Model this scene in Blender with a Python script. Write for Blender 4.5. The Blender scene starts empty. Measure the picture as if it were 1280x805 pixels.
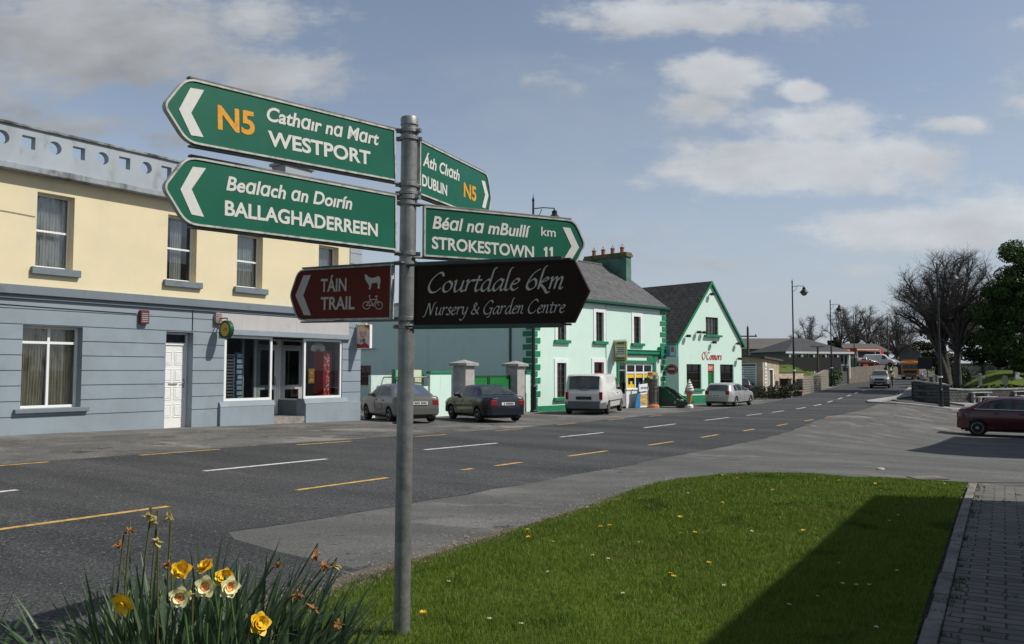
import bpy, bmesh, math, random
import numpy as np
from mathutils import Vector, Matrix
from math import radians as R, sin, cos, pi

# ---------------------------------------------------------------- camera, sky, sun, exposure
scene = bpy.context.scene
COL = scene.collection
F = 1040.0                                   # focal length in photo pixels (photo is 1280 wide)
PITCH = math.atan((464 - 402.5) / F)
CZ = 1.4
cam_d = bpy.data.cameras.new("camera")
cam = bpy.data.objects.new("camera", cam_d); COL.objects.link(cam)
cam.location = (0, 0, CZ); cam.rotation_euler = (pi / 2 + PITCH, 0, 0)
cam_d.sensor_width = 36; cam_d.lens = 36 * F / 1280; cam_d.clip_start = .05; cam_d.clip_end = 4000
scene.camera = cam
scene.view_settings.view_transform = 'Standard'
scene.view_settings.look = 'None'
scene.view_settings.exposure = 0.0
scene.view_settings.gamma = 1
scene.render.engine = 'CYCLES'
scene.cycles.use_denoising = True
scene.cycles.max_bounces = 6
scene.cycles.transparent_max_bounces = 12

SUN_EL = R(47); SUN_DIR = Vector((.985, -.17, 0)).normalized()      # horizontal direction towards the sun
sun_d = bpy.data.lights.new("sun", 'SUN'); sun_d.energy = 4.2; sun_d.angle = R(.53); sun_d.color = (1, .955, .88)
sun = bpy.data.objects.new("sun", sun_d); COL.objects.link(sun)
sv = Vector((SUN_DIR.x * cos(SUN_EL), SUN_DIR.y * cos(SUN_EL), sin(SUN_EL)))
sun.rotation_euler = sv.to_track_quat('Z', 'Y').to_euler(); sun.location = (30, -10, 40)

world = bpy.data.worlds.new("World"); scene.world = world; world.use_nodes = True
NT = world.node_tree; NT.nodes.clear()
def wn(t, **k):
    n = NT.nodes.new(t)
    for a, b in k.items(): setattr(n, a, b)
    return n
def wl(a, b): NT.links.new(a, b)
def wmath(op, a, b=None, c=None, clamp=False):
    n = wn('ShaderNodeMath', operation=op, use_clamp=clamp)
    for i, v in enumerate((a, b, c)):
        if v is None: continue
        if isinstance(v, (int, float)): n.inputs[i].default_value = v
        else: wl(v, n.inputs[i])
    return n.outputs[0]
sky = wn('ShaderNodeTexSky', sky_type='NISHITA', sun_disc=False, sun_elevation=SUN_EL, sun_rotation=math.atan2(SUN_DIR.x, SUN_DIR.y),
         air_density=1.0, dust_density=.6, ozone_density=1.6, altitude=60)
tc = wn('ShaderNodeTexCoord'); sep = wn('ShaderNodeSeparateXYZ'); wl(tc.outputs['Generated'], sep.inputs[0])
dx, dy, dz = sep.outputs
ady = wmath('MAXIMUM', wmath('ABSOLUTE', dy), .12)
qx = wmath('DIVIDE', dx, ady); qz = wmath('DIVIDE', dz, ady)
cq = wn('ShaderNodeCombineXYZ'); wl(qx, cq.inputs[0]); wl(qz, cq.inputs[1])
cs = wn('ShaderNodeVectorMath', operation='MULTIPLY'); wl(cq.outputs[0], cs.inputs[0]); cs.inputs[1].default_value = (1, 2.1, 1)
def wnoise(scale, detail, rough, off):
    ad = wn('ShaderNodeVectorMath', operation='ADD'); wl(cs.outputs[0], ad.inputs[0]); ad.inputs[1].default_value = off
    n = wn('ShaderNodeTexNoise'); n.inputs['Scale'].default_value = scale; n.inputs['Detail'].default_value = detail
    n.inputs['Roughness'].default_value = rough; wl(ad.outputs[0], n.inputs['Vector']); return n.outputs[0]
n1 = wnoise(5.5, 6, .55, (3, 1, 0)); n2 = wnoise(17, 5, .6, (7, 4, 2)); n3 = wnoise(2.2, 5, .6, (11, 2, 5)); n4 = wnoise(10, 5, .5, (5, 9, 1))
# clouds where the photograph has them: photo x, y, half width, half height, strength, base brightness
CL = [(120, 45, 250, 85, .95, .29), (330, 90, 120, 55, .7, .36), (310, 15, 110, 45, .75, .40), (60, 150, 200, 34, .58, .28), (230, 165, 130, 36, .45, .30),
      (860, 12, 190, 34, .95, .42), (1000, 8, 110, 30, .8, .40), (905, 92, 78, 42, .95, .44), (868, 128, 62, 34, .8, .40), (720, 82, 110, 38, .42, .36),
      (1004, 109, 42, 17, .9, .46), (1010, 205, 200, 46, 1.05, .46), (1020, 152, 130, 34, .8, .44), (1130, 200, 120, 50, .75, .45), (1206, 151, 66, 18, .85, .46),
      (1160, 286, 200, 34, .9, .47), (1300, 270, 120, 40, .9, .48), (800, 300, 150, 30, .55, .36), (880, 325, 120, 18, .45, .36), (1070, 338, 80, 14, .6, .44), (700, 270, 90, 30, .35, .34),
      (1500, 120, 260, 90, .9, .42), (-200, 100, 260, 130, .9, .32)]
mask = None; bright = None
for (px, py, rx, ry, st_, br) in CL:
    cx, cz = (px - 640) / F, (464 - py) / F
    a = wmath('DIVIDE', wmath('SUBTRACT', qx, cx), rx / F); b = wmath('DIVIDE', wmath('SUBTRACT', qz, cz), ry / F)
    r2 = wmath('ADD', wmath('MULTIPLY', a, a), wmath('MULTIPLY', b, b))
    f = wmath('MULTIPLY', wmath('EXPONENT', wmath('MULTIPLY', r2, -1.1)), st_)
    mask = f if mask is None else wmath('MAXIMUM', mask, f)
    up = wmath('MULTIPLY', f, wmath('ADD', br, wmath('MULTIPLY', b, .045)))
    bright = (up, f) if bright is None else (wmath('ADD', bright[0], up), wmath('ADD', bright[1], f))
cb = wmath('DIVIDE', bright[0], wmath('MAXIMUM', bright[1], .001))
edge = wmath('ADD', wmath('MULTIPLY', wmath('SUBTRACT', n1, .5), .95), wmath('MULTIPLY', wmath('SUBTRACT', n2, .5), .95))
m1 = wn('ShaderNodeMapRange', interpolation_type='SMOOTHSTEP'); m1.inputs[1].default_value = .26; m1.inputs[2].default_value = .74
wl(wmath('ADD', mask, edge), m1.inputs[0])
# thin veil everywhere
m2 = wn('ShaderNodeMapRange', interpolation_type='SMOOTHSTEP'); m2.inputs[1].default_value = .42; m2.inputs[2].default_value = .75; m2.inputs[4].default_value = .5
wl(wmath('ADD', n3, wmath('MULTIPLY', wmath('SUBTRACT', n4, .5), .25)), m2.inputs[0])
# general cloud field high up and behind the viewer
hi = wn('ShaderNodeMapRange', interpolation_type='SMOOTHSTEP'); hi.inputs[1].default_value = .47; hi.inputs[2].default_value = .62
wl(n3, hi.inputs[0])
bk = wn('ShaderNodeMapRange'); bk.inputs[1].default_value = .05; bk.inputs[2].default_value = -.15; wl(dy, bk.inputs[0])
fmask = wmath('MULTIPLY', hi.outputs[0], bk.outputs[0])
cmask = wmath('MAXIMUM', wmath('MULTIPLY', m1.outputs[0], wmath('SUBTRACT', 1.0, bk.outputs[0])), fmask)
shade = wmath('MULTIPLY', wmath('ADD', cb, wmath('MULTIPLY', wmath('SUBTRACT', n4, .5), .26)), 1.30)
ccol = wn('ShaderNodeCombineColor'); wl(wmath('MULTIPLY', shade, .955), ccol.inputs[0]); wl(wmath('MULTIPLY', shade, 1.0), ccol.inputs[1]); wl(wmath('MULTIPLY', shade, 1.065), ccol.inputs[2])
sm = wn('ShaderNodeVectorMath', operation='SCALE'); sm.inputs['Scale'].default_value = 1.0; wl(sky.outputs[0], sm.inputs[0])
mixv = wn('ShaderNodeMix', data_type='RGBA'); wl(m2.outputs[0], mixv.inputs[0]); 
skyh = wn('ShaderNodeHueSaturation'); skyh.inputs['Saturation'].default_value = .74; skyh.inputs['Value'].default_value = .112; wl(sky.outputs[0], skyh.inputs['Color'])
wl(skyh.outputs[0], mixv.inputs[6]); mixv.inputs[7].default_value = (.385, .43, .49, 1)
hz = wn('ShaderNodeMapRange', interpolation_type='SMOOTHSTEP'); hz.inputs[1].default_value = .30; hz.inputs[2].default_value = -.02; hz.inputs[4].default_value = .85; wl(dz, hz.inputs[0])
mixh = wn('ShaderNodeMix', data_type='RGBA'); wl(hz.outputs[0], mixh.inputs[0]); wl(mixv.outputs[2], mixh.inputs[6]); mixh.inputs[7].default_value = (.43, .48, .555, 1)
mixc = wn('ShaderNodeMix', data_type='RGBA'); wl(cmask, mixc.inputs[0]); wl(mixh.outputs[2], mixc.inputs[6]); wl(ccol.outputs[0], mixc.inputs[7])
bg = wn('ShaderNodeBackground'); bg.inputs[1].default_value = 1.0; wl(mixc.outputs[2], bg.inputs[0])
wo = wn('ShaderNodeOutputWorld'); wl(bg.outputs[0], wo.inputs[0])

# ---------------------------------------------------------------- place frame: rays, road coordinates, ground height
cp_, sp_ = cos(PITCH), sin(PITCH)
A = R(34.7); SA, CA = sin(A), cos(A)          # heading of the street
def ray(px, py):
    x = (px - 640) / F; y = -(py - 402.5) / F
    return Vector((x, cp_ - y * sp_, sp_ + y * cp_))
def pt(px, py, Y):
    d = ray(px, py); k = Y / d.y
    return Vector((d.x * k, Y, CZ + d.z * k))
def interp(tab, x):
    if x <= tab[0][0]: return tab[0][1]
    for i in range(len(tab) - 1):
        a, b = tab[i], tab[i + 1]
        if x <= b[0]:
            p0 = tab[max(i - 1, 0)]; p3 = tab[min(i + 2, len(tab) - 1)]
            m1_ = (b[1] - p0[1]) / (b[0] - p0[0]); m2_ = (p3[1] - a[1]) / (p3[0] - a[0])
            h = b[0] - a[0]; u = (x - a[0]) / h
            return (2*u**3-3*u*u+1)*a[1]+(u**3-2*u*u+u)*h*m1_+(-2*u**3+3*u*u)*b[1]+(u**3-u*u)*h*m2_
    return tab[-1][1]
BT = [(-30,.05),(0,-.02),(9,-.09),(14,-.17),(20,-.28),(27,-.38),(33,-.46),(43,-.57),(52,-.6),(62,-.55),(80,-.36),(95,-.15),(135,.12),(165,.5),(200,.8),(320,1.4),(500,2.)]
TC = [(-40,11.05),(0,11.05),(10,11.0),(20,11.05),(30,11.75),(40,12.35),(50,13.15),(62,14.6),(75,16.2),(100,19.4),(138,24.2),(200,33.5),(500,80)]
def ss(a, b, x):
    u = min(1., max(0., (x - a) / (b - a))); return u * u * (3 - 2 * u)
def st(X, Y): return X * SA + Y * CA, -X * CA + Y * SA
def xy(s, t): return s * SA - t * CA, s * CA + t * SA
def tcen(s): return interp(TC, s)
def G(X, Y):
    s, t = st(X, Y)
    b = interp(BT, s); c = tcen(s)
    lawn = (1 - ss(4.5, 6.7, t)) * (1 - ss(9, 16, s))
    z = b * (1 - lawn)
    z -= .06 * ss(3, 5.5, t) * (1 - ss(8, 14, t)) * (1 - ss(10, 25, s))
    z -= .5 * ss(3.5, 8.5, c - t) * ss(14, 30, s) * (1 - ss(75, 110, s))
    z += 2.3 * ss(4.9, 9, t - c) * ss(66, 95, s)
    q = Y - (60.6 + (X - 31.2) * .36)
    z += 1.5 * ss(2, 16, q) * ss(7, 12, c - t) * ss(30, 33, X)
    return z
def gp(px, py):
    d = ray(px, py); k = 1.
    while k < 900:
        if CZ + d.z * k < G(d.x * k, d.y * k): break
        k *= 1.012
    a, b = k / 1.012, k
    for _ in range(30):
        m = (a + b) / 2
        if CZ + d.z * m < G(d.x * m, d.y * m): b = m
        else: a = m
    return Vector((d.x * b, d.y * b, G(d.x * b, d.y * b)))

# ---------------------------------------------------------------- materials
MATS = {}
def mat(name, col, rough=.7, var=.12, scale=6., bump=0., bscale=None, metal=0., spec=.4, dirt=None, dscale=2., damt=.5, coat=0., stretch=None, fine=0., fscale=150, layers=()):
    m = bpy.data.materials.new(name); m.use_nodes = True; nt = m.node_tree
    p = nt.nodes['Principled BSDF']
    p.inputs['Roughness'].default_value = rough; p.inputs['Metallic'].default_value = metal
    p.inputs['Specular IOR Level'].default_value = spec; p.inputs['Coat Weight'].default_value = coat
    tcn = nt.nodes.new('ShaderNodeTexCoord'); vec = vec0 = tcn.outputs['Object']
    if stretch:
        mp = nt.nodes.new('ShaderNodeMapping'); mp.inputs['Rotation'].default_value[2] = stretch[3] if len(stretch) > 3 else 0
        mp.vector_type = 'TEXTURE'; mp.inputs['Scale'].default_value = [1 / a for a in stretch[:3]]
        nt.links.new(vec, mp.inputs[0]); vec = mp.outputs[0]
    def noise(sc, det=5, ro=.6, vec=vec):
        n = nt.nodes.new('ShaderNodeTexNoise'); n.inputs['Scale'].default_value = sc; n.inputs['Detail'].default_value = det
        n.inputs['Roughness'].default_value = ro; nt.links.new(vec, n.inputs['Vector']); return n.outputs[0]
    def mixc(fac, a, b, lo=.35, hi=.65):
        mr = nt.nodes.new('ShaderNodeMapRange'); mr.interpolation_type = 'SMOOTHSTEP'
        mr.inputs[1].default_value = lo; mr.inputs[2].default_value = hi; nt.links.new(fac, mr.inputs[0])
        mx = nt.nodes.new('ShaderNodeMix'); mx.data_type = 'RGBA'; nt.links.new(mr.outputs[0], mx.inputs[0])
        for s_, v in ((6, a), (7, b)):
            if isinstance(v, tuple): mx.inputs[s_].default_value = (*v, 1)
            else: nt.links.new(v, mx.inputs[s_])
        return mx.outputs[2]
    lo = tuple(c * (1 - var) for c in col); hi = tuple(min(1, c * (1 + var)) for c in col)
    c = mixc(noise(scale), lo, hi, .3, .7)
    if dirt: c = mixc(noise(dscale, 7, .7), c, dirt, 1 - damt - .12, 1 - damt + .16)
    for (lc, ls, l0, l1, ldet, lst) in layers:
        lv = vec0
        if lst:
            mp2 = nt.nodes.new('ShaderNodeMapping'); mp2.vector_type = 'TEXTURE'; mp2.inputs['Scale'].default_value = [1 / a for a in lst[:3]]; mp2.inputs['Rotation'].default_value[2] = lst[3] if len(lst) > 3 else 0
            nt.links.new(vec0, mp2.inputs[0]); lv = mp2.outputs[0]
        c = mixc(noise(ls, ldet, .65, lv), c, lc, l0, l1)
    if fine:
        n = noise(fscale, 2, .5, vec0)
        mr = nt.nodes.new('ShaderNodeMapRange'); mr.inputs[1].default_value = .3; mr.inputs[2].default_value = .7
        mr.inputs[3].default_value = 1 - fine; mr.inputs[4].default_value = 1 + fine; nt.links.new(n, mr.inputs[0])
        vm = nt.nodes.new('ShaderNodeVectorMath'); vm.operation = 'SCALE'; nt.links.new(c, vm.inputs[0]); nt.links.new(mr.outputs[0], vm.inputs['Scale']); c = vm.outputs[0]
    nt.links.new(c, p.inputs['Base Color'])
    if bump:
        bn = nt.nodes.new('ShaderNodeBump'); bn.inputs['Strength'].default_value = bump; bn.inputs['Distance'].default_value = .02
        nt.links.new(noise(bscale or scale * 6, 4, .6, vec0), bn.inputs['Height']); nt.links.new(bn.outputs[0], p.inputs['Normal'])
    MATS[name] = m; return m
def brickmat(name, c1, c2, mortar, bw, bh, ms=.012, rough=.85, axes='xz', bump=.4, var=.25, mossc=None, offset=.5):
    m = bpy.data.materials.new(name); m.use_nodes = True; nt = m.node_tree; p = nt.nodes['Principled BSDF']; p.inputs['Roughness'].default_value = rough
    p.inputs['Specular IOR Level'].default_value = .25
    tcn = nt.nodes.new('ShaderNodeTexCoord'); sp = nt.nodes.new('ShaderNodeSeparateXYZ'); nt.links.new(tcn.outputs['Object'], sp.inputs[0])
    cb_ = nt.nodes.new('ShaderNodeCombineXYZ')
    if axes == 'xyz':           # any vertical face
        ad = nt.nodes.new('ShaderNodeMath'); ad.operation = 'ADD'; nt.links.new(sp.outputs[0], ad.inputs[0]); nt.links.new(sp.outputs[1], ad.inputs[1])
        nt.links.new(ad.outputs[0], cb_.inputs[0]); nt.links.new(sp.outputs[2], cb_.inputs[1])
    else:
        nt.links.new(sp.outputs['xyz'.index(axes[0])], cb_.inputs[0]); nt.links.new(sp.outputs['xyz'.index(axes[1])], cb_.inputs[1])
    # slightly irregular courses
    nz = nt.nodes.new('ShaderNodeTexNoise'); nz.inputs['Scale'].default_value = 1.5 / bw; nt.links.new(cb_.outputs[0], nz.inputs['Vector'])
    va = nt.nodes.new('ShaderNodeVectorMath'); va.operation = 'MULTIPLY_ADD'; nt.links.new(nz.outputs['Color'], va.inputs[0]); va.inputs[1].default_value = (bw * .16, bh * .25, 0); nt.links.new(cb_.outputs[0], va.inputs[2])
    b = nt.nodes.new('ShaderNodeTexBrick'); nt.links.new(va.outputs[0], b.inputs['Vector'])
    b.inputs['Color1'].default_value = (*c1, 1); b.inputs['Color2'].default_value = (*c2, 1); b.inputs['Mortar'].default_value = (*mortar, 1)
    b.inputs['Scale'].default_value = 1; b.inputs['Brick Width'].default_value = bw; b.inputs['Row Height'].default_value = bh
    b.inputs['Mortar Size'].default_value = ms; b.inputs['Mortar Smooth'].default_value = .3; b.offset = offset
    n = nt.nodes.new('ShaderNodeTexNoise'); n.inputs['Scale'].default_value = 4; n.inputs['Detail'].default_value = 8; n.inputs['Roughness'].default_value = .7; nt.links.new(tcn.outputs['Object'], n.inputs['Vector'])
    mr = nt.nodes.new('ShaderNodeMapRange'); mr.inputs[1].default_value = .3; mr.inputs[2].default_value = .7; mr.inputs[3].default_value = 1 - var; mr.inputs[4].default_value = 1 + var; nt.links.new(n.outputs[0], mr.inputs[0])
    sc_ = nt.nodes.new('ShaderNodeVectorMath'); sc_.operation = 'SCALE'; nt.links.new(b.outputs[0], sc_.inputs[0]); nt.links.new(mr.outputs[0], sc_.inputs['Scale'])
    c = sc_.outputs[0]
    if mossc:
        mr2 = nt.nodes.new('ShaderNodeMapRange'); mr2.interpolation_type = 'SMOOTHSTEP'; mr2.inputs[1].default_value = .55; mr2.inputs[2].default_value = .72; nt.links.new(n.outputs[0], mr2.inputs[0])
        mx = nt.nodes.new('ShaderNodeMix'); mx.data_type = 'RGBA'; nt.links.new(mr2.outputs[0], mx.inputs[0]); nt.links.new(c, mx.inputs[6]); mx.inputs[7].default_value = (*mossc, 1); c = mx.outputs[2]
    nt.links.new(c, p.inputs['Base Color'])
    bn = nt.nodes.new('ShaderNodeBump'); bn.inputs['Strength'].default_value = bump; bn.inputs['Distance'].default_value = .02; bn.invert = True
    nt.links.new(b.outputs['Fac'], bn.inputs['Height']); nt.links.new(bn.outputs[0], p.inputs['Normal'])
    MATS[name] = m; return m
def glassmat(name, tint=(.75, .8, .8), refl=.12, rough=.02):
    m = bpy.data.materials.new(name); m.use_nodes = True; nt = m.node_tree; nt.nodes.remove(nt.nodes['Principled BSDF'])
    o = nt.nodes['Material Output']; tr = nt.nodes.new('ShaderNodeBsdfTransparent'); tr.inputs[0].default_value = (*tint, 1)
    gl = nt.nodes.new('ShaderNodeBsdfGlossy'); gl.inputs['Roughness'].default_value = rough; gl.inputs[0].default_value = (.9, .95, 1, 1)
    lw = nt.nodes.new('ShaderNodeLayerWeight'); lw.inputs[0].default_value = .25
    ad = nt.nodes.new('ShaderNodeMath'); ad.operation = 'ADD'; ad.use_clamp = True; ad.inputs[1].default_value = refl
    mu = nt.nodes.new('ShaderNodeMath'); mu.operation = 'MULTIPLY'; mu.inputs[1].default_value = .55; nt.links.new(lw.outputs['Fresnel'], mu.inputs[0]); nt.links.new(mu.outputs[0], ad.inputs[0])
    mx = nt.nodes.new('ShaderNodeMixShader'); nt.links.new(ad.outputs[0], mx.inputs[0]); nt.links.new(tr.outputs[0], mx.inputs[1]); nt.links.new(gl.outputs[0], mx.inputs[2]); nt.links.new(mx.outputs[0], o.inputs[0])
    MATS[name] = m; return m
def leafmat(name, c1, c2, trans=.3, rough=.5, spec=.3, patch=None):
    m = bpy.data.materials.new(name); m.use_nodes = True; nt = m.node_tree; p = nt.nodes['Principled BSDF']; p.inputs['Roughness'].default_value = rough
    p.inputs['Specular IOR Level'].default_value = spec
    g = nt.nodes.new('ShaderNodeNewGeometry'); mx = nt.nodes.new('ShaderNodeMix'); mx.data_type = 'RGBA'; nt.links.new(g.outputs['Random Per Island'], mx.inputs[0])
    mx.inputs[6].default_value = (*c1, 1); mx.inputs[7].default_value = (*c2, 1)
    for (pc, ps, p0, p1) in (patch or ()):
        tcn = nt.nodes.new('ShaderNodeTexCoord'); nz = nt.nodes.new('ShaderNodeTexNoise'); nz.inputs['Scale'].default_value = ps; nz.inputs['Detail'].default_value = 5; nt.links.new(tcn.outputs['Object'], nz.inputs['Vector'])
        mr = nt.nodes.new('ShaderNodeMapRange'); mr.interpolation_type = 'SMOOTHSTEP'; mr.inputs[1].default_value = p0; mr.inputs[2].default_value = p1; mr.inputs[4].default_value = .75; nt.links.new(nz.outputs[0], mr.inputs[0])
        m3 = nt.nodes.new('ShaderNodeMix'); m3.data_type = 'RGBA'; nt.links.new(mr.outputs[0], m3.inputs[0]); nt.links.new(mx.outputs[2], m3.inputs[6]); m3.inputs[7].default_value = (*pc, 1); mx = m3
    nt.links.new(mx.outputs[2], p.inputs['Base Color'])
    if trans:
        t = nt.nodes.new('ShaderNodeBsdfTranslucent'); nt.links.new(mx.outputs[2], t.inputs[0]); ms = nt.nodes.new('ShaderNodeMixShader'); ms.inputs[0].default_value = trans
        nt.links.new(p.outputs[0], ms.inputs[1]); nt.links.new(t.outputs[0], ms.inputs[2]); nt.links.new(ms.outputs[0], nt.nodes['Material Output'].inputs[0])
    MATS[name] = m; return m

# ---------------------------------------------------------------- mesh builder and object helpers
class MB:
    def __init__(s): s.v = []; s.f = []; s.m = []; s.cm = 0
    def face(s, pts):
        n = len(s.v); s.v += [tuple(p) for p in pts]; s.f.append(tuple(range(n, n + len(pts)))); s.m.append(s.cm); return s
    def raw(s, vs, fs):
        n = len(s.v); s.v += [tuple(p) for p in vs]
        for f in fs: s.f.append(tuple(i + n for i in f)); s.m.append(s.cm)
        return s
    def box(s, x0, x1, y0, y1, z0, z1, M=None):
        vs = [Vector(p) for p in ((x0,y0,z0),(x1,y0,z0),(x1,y1,z0),(x0,y1,z0),(x0,y0,z1),(x1,y0,z1),(x1,y1,z1),(x0,y1,z1))]
        if M: vs = [M @ p for p in vs]
        return s.raw(vs, [(0,3,2,1),(4,5,6,7),(0,1,5,4),(1,2,6,5),(2,3,7,6),(3,0,4,7)])
    def prism(s, poly, d0, d1, ax='y', M=None):
        def mk(a, b, d): return Vector({'y': (a, d, b), 'x': (d, a, b), 'z': (a, b, d)}[ax])
        n = len(poly); vs = [mk(a, b, d0) for a, b in poly] + [mk(a, b, d1) for a, b in poly]
        if M: vs = [M @ p for p in vs]
        return s.raw(vs, [tuple(range(n)), tuple(range(2 * n - 1, n - 1, -1))] + [(i, i + n, (i + 1) % n + n, (i + 1) % n) for i in range(n)])
    def tube(s, pts, r, n=8, cap=True):
        pts = [Vector(p) for p in pts]; rr = r if isinstance(r, (list, tuple)) else [r] * len(pts)
        base = len(s.v); up = None
        for i, p in enumerate(pts):
            d = (pts[min(i + 1, len(pts) - 1)] - pts[max(i - 1, 0)])
            if d.length < 1e-9: d = Vector((0, 0, 1))
            d.normalize()
            if up is None: up = Vector((0, 0, 1)) if abs(d.z) < .9 else Vector((1, 0, 0))
            a = d.cross(up)
            if a.length < 1e-6: a = d.orthogonal()
            a.normalize(); b = a.cross(d); up = b
            for k in range(n):
                t = 2 * pi * k / n; s.v.append(tuple(p + (a * cos(t) + b * sin(t)) * rr[i]))
        for i in range(len(pts) - 1):
            for k in range(n):
                s.f.append((base+i*n+k, base+i*n+(k+1)%n, base+(i+1)*n+(k+1)%n, base+(i+1)*n+k)); s.m.append(s.cm)
        if cap:
            s.f.append(tuple(base + k for k in range(n - 1, -1, -1))); s.m.append(s.cm)
            e = base + (len(pts) - 1) * n; s.f.append(tuple(e + k for k in range(n))); s.m.append(s.cm)
        return s
    def lathe(s, prof, c=(0,0,0), n=20, M=None, cap=True):
        base = len(s.v); c = Vector(c)
        for r, z in prof:
            for k in range(n):
                t = 2 * pi * k / n; p = Vector((r * cos(t), r * sin(t), z))
                s.v.append(tuple((M @ p if M else p) + c))
        for i in range(len(prof) - 1):
            for k in range(n):
                s.f.append((base+i*n+k, base+i*n+(k+1)%n, base+(i+1)*n+(k+1)%n, base+(i+1)*n+k)); s.m.append(s.cm)
        if cap:
            s.f.append(tuple(base + k for k in range(n - 1, -1, -1))); s.m.append(s.cm)
            e = base + (len(prof) - 1) * n; s.f.append(tuple(e + k for k in range(n))); s.m.append(s.cm)
        return s
    def mesh(s, name, mats, smooth=False):
        me = bpy.data.meshes.new(name); me.from_pydata(s.v, [], s.f); 
        for m in (mats if isinstance(mats, (list, tuple)) else [mats]): me.materials.append(m)
        if isinstance(mats, (list, tuple)) and len(mats) > 1: me.polygons.foreach_set('material_index', s.m)
        if smooth: me.polygons.foreach_set('use_smooth', [True] * len(me.polygons))
        me.update(); return me
    def build(s, name, mats, parent=None, smooth=False, bevel=0, loc=None, rotz=None, auto=None):
        o = bpy.data.objects.new(name, s.mesh(name, mats, smooth)); COL.objects.link(o)
        if parent: o.parent = parent
        if loc is not None: o.location = loc
        if rotz is not None: o.rotation_euler = (0, 0, rotz)
        if bevel:
            b = o.modifiers.new('bevel', 'BEVEL'); b.width = bevel; b.segments = 2; b.limit_method = 'ANGLE'; b.angle_limit = R(35)
        if auto is not None:
            bm = bmesh.new(); bm.from_mesh(o.data); bmesh.ops.remove_doubles(bm, verts=bm.verts, dist=1e-4)
            bmesh.ops.recalc_face_normals(bm, faces=bm.faces)
            for e in bm.edges:
                e.smooth = not (len(e.link_faces) == 2 and e.calc_face_angle(0) > auto)
            for f in bm.faces: f.smooth = True
            bm.to_mesh(o.data); bm.free()
        return o
def tag(o, label=None, cat=None, group=None, kind=None):
    if label: o['label'] = label
    if cat: o['category'] = cat
    if group: o['group'] = group
    if kind: o['kind'] = kind
    return o
def thing(name, label, cat, loc=(0,0,0), rotz=0, group=None):
    o = bpy.data.objects.new(name, None); COL.objects.link(o); o.empty_display_size = .2
    o.location = loc; o.rotation_euler = (0, 0, rotz); return tag(o, label, cat, group)
def children(o): return [c for c in bpy.data.objects if c.parent == o]
def copy_tree(o, parent=None):
    c = o.copy(); COL.objects.link(c); c.parent = parent
    for ch in list(o.children): copy_tree(ch, c)
    return c
def dup(root, loc, rotz, label=None, scale=None):
    c = copy_tree(root); c.location = loc; c.rotation_euler = (0, 0, rotz)
    if label: c['label'] = label
    if scale: c.scale = (scale,) * 3 if isinstance(scale, (int, float)) else scale
    return c
def ground_loc(X, Y, dz=0): return (X, Y, G(X, Y) + dz)
rnd = random.Random(7)
def smoothpts(P, k=6, closed=False):
    P = [Vector(p) for p in P]; out = []; n = len(P)
    if n < 3: return P
    for i in range(n if closed else n - 1):
        p0 = P[(i - 1) % n] if closed or i else P[0]; p1 = P[i]; p2 = P[(i + 1) % n]; p3 = P[(i + 2) % n] if closed or i + 2 < n else P[-1]
        for j in range(k):
            u = j / k; out.append(.5 * ((2*p1) + (p2-p0)*u + (2*p0-5*p1+4*p2-p3)*u*u + (3*p1-p0-3*p2+p3)*u**3))
    out.append(P[0].copy() if closed else P[-1]); return out

# ---------------------------------------------------------------- lettering
def text_faces(body, shear=0, bold=0.0, space=1.0):
    cu = bpy.data.curves.new('t', 'FONT'); cu.body = body; cu.shear = shear; cu.offset = bold; cu.resolution_u = 4; cu.space_character = space
    o = bpy.data.objects.new('t', cu); COL.objects.link(o)
    dg = bpy.context.evaluated_depsgraph_get(); me = bpy.data.meshes.new_from_object(o.evaluated_get(dg))
    vs = [v.co.copy() for v in me.vertices]; fs = [tuple(p.vertices) for p in me.polygons]
    bpy.data.objects.remove(o); bpy.data.curves.remove(cu); bpy.data.meshes.remove(me); return vs, fs
CAPH = None
def fit_text(mb, body, x0, x1, z0, cap, y=-.002, shear=0, bold=.012, space=1.0, slope=0.0):
    """lettering in the x-z plane: from x0 to x1, baseline z0, capital height cap, facing -y; slope lifts the baseline along x"""
    global CAPH
    if CAPH is None: CAPH = max(v.y for v in text_faces('H', 0, 0)[0])
    vs, fs = text_faces(body, shear, bold, space)
    a = min(v.x for v in vs); b = max(v.x for v in vs); kx = (x1 - x0) / (b - a); kz = cap / (CAPH + bold)
    mb.raw([(x0 + (v.x - a) * kx, y, z0 + v.y * kz + slope * (v.x - a) * kx) for v in vs], fs)
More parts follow.
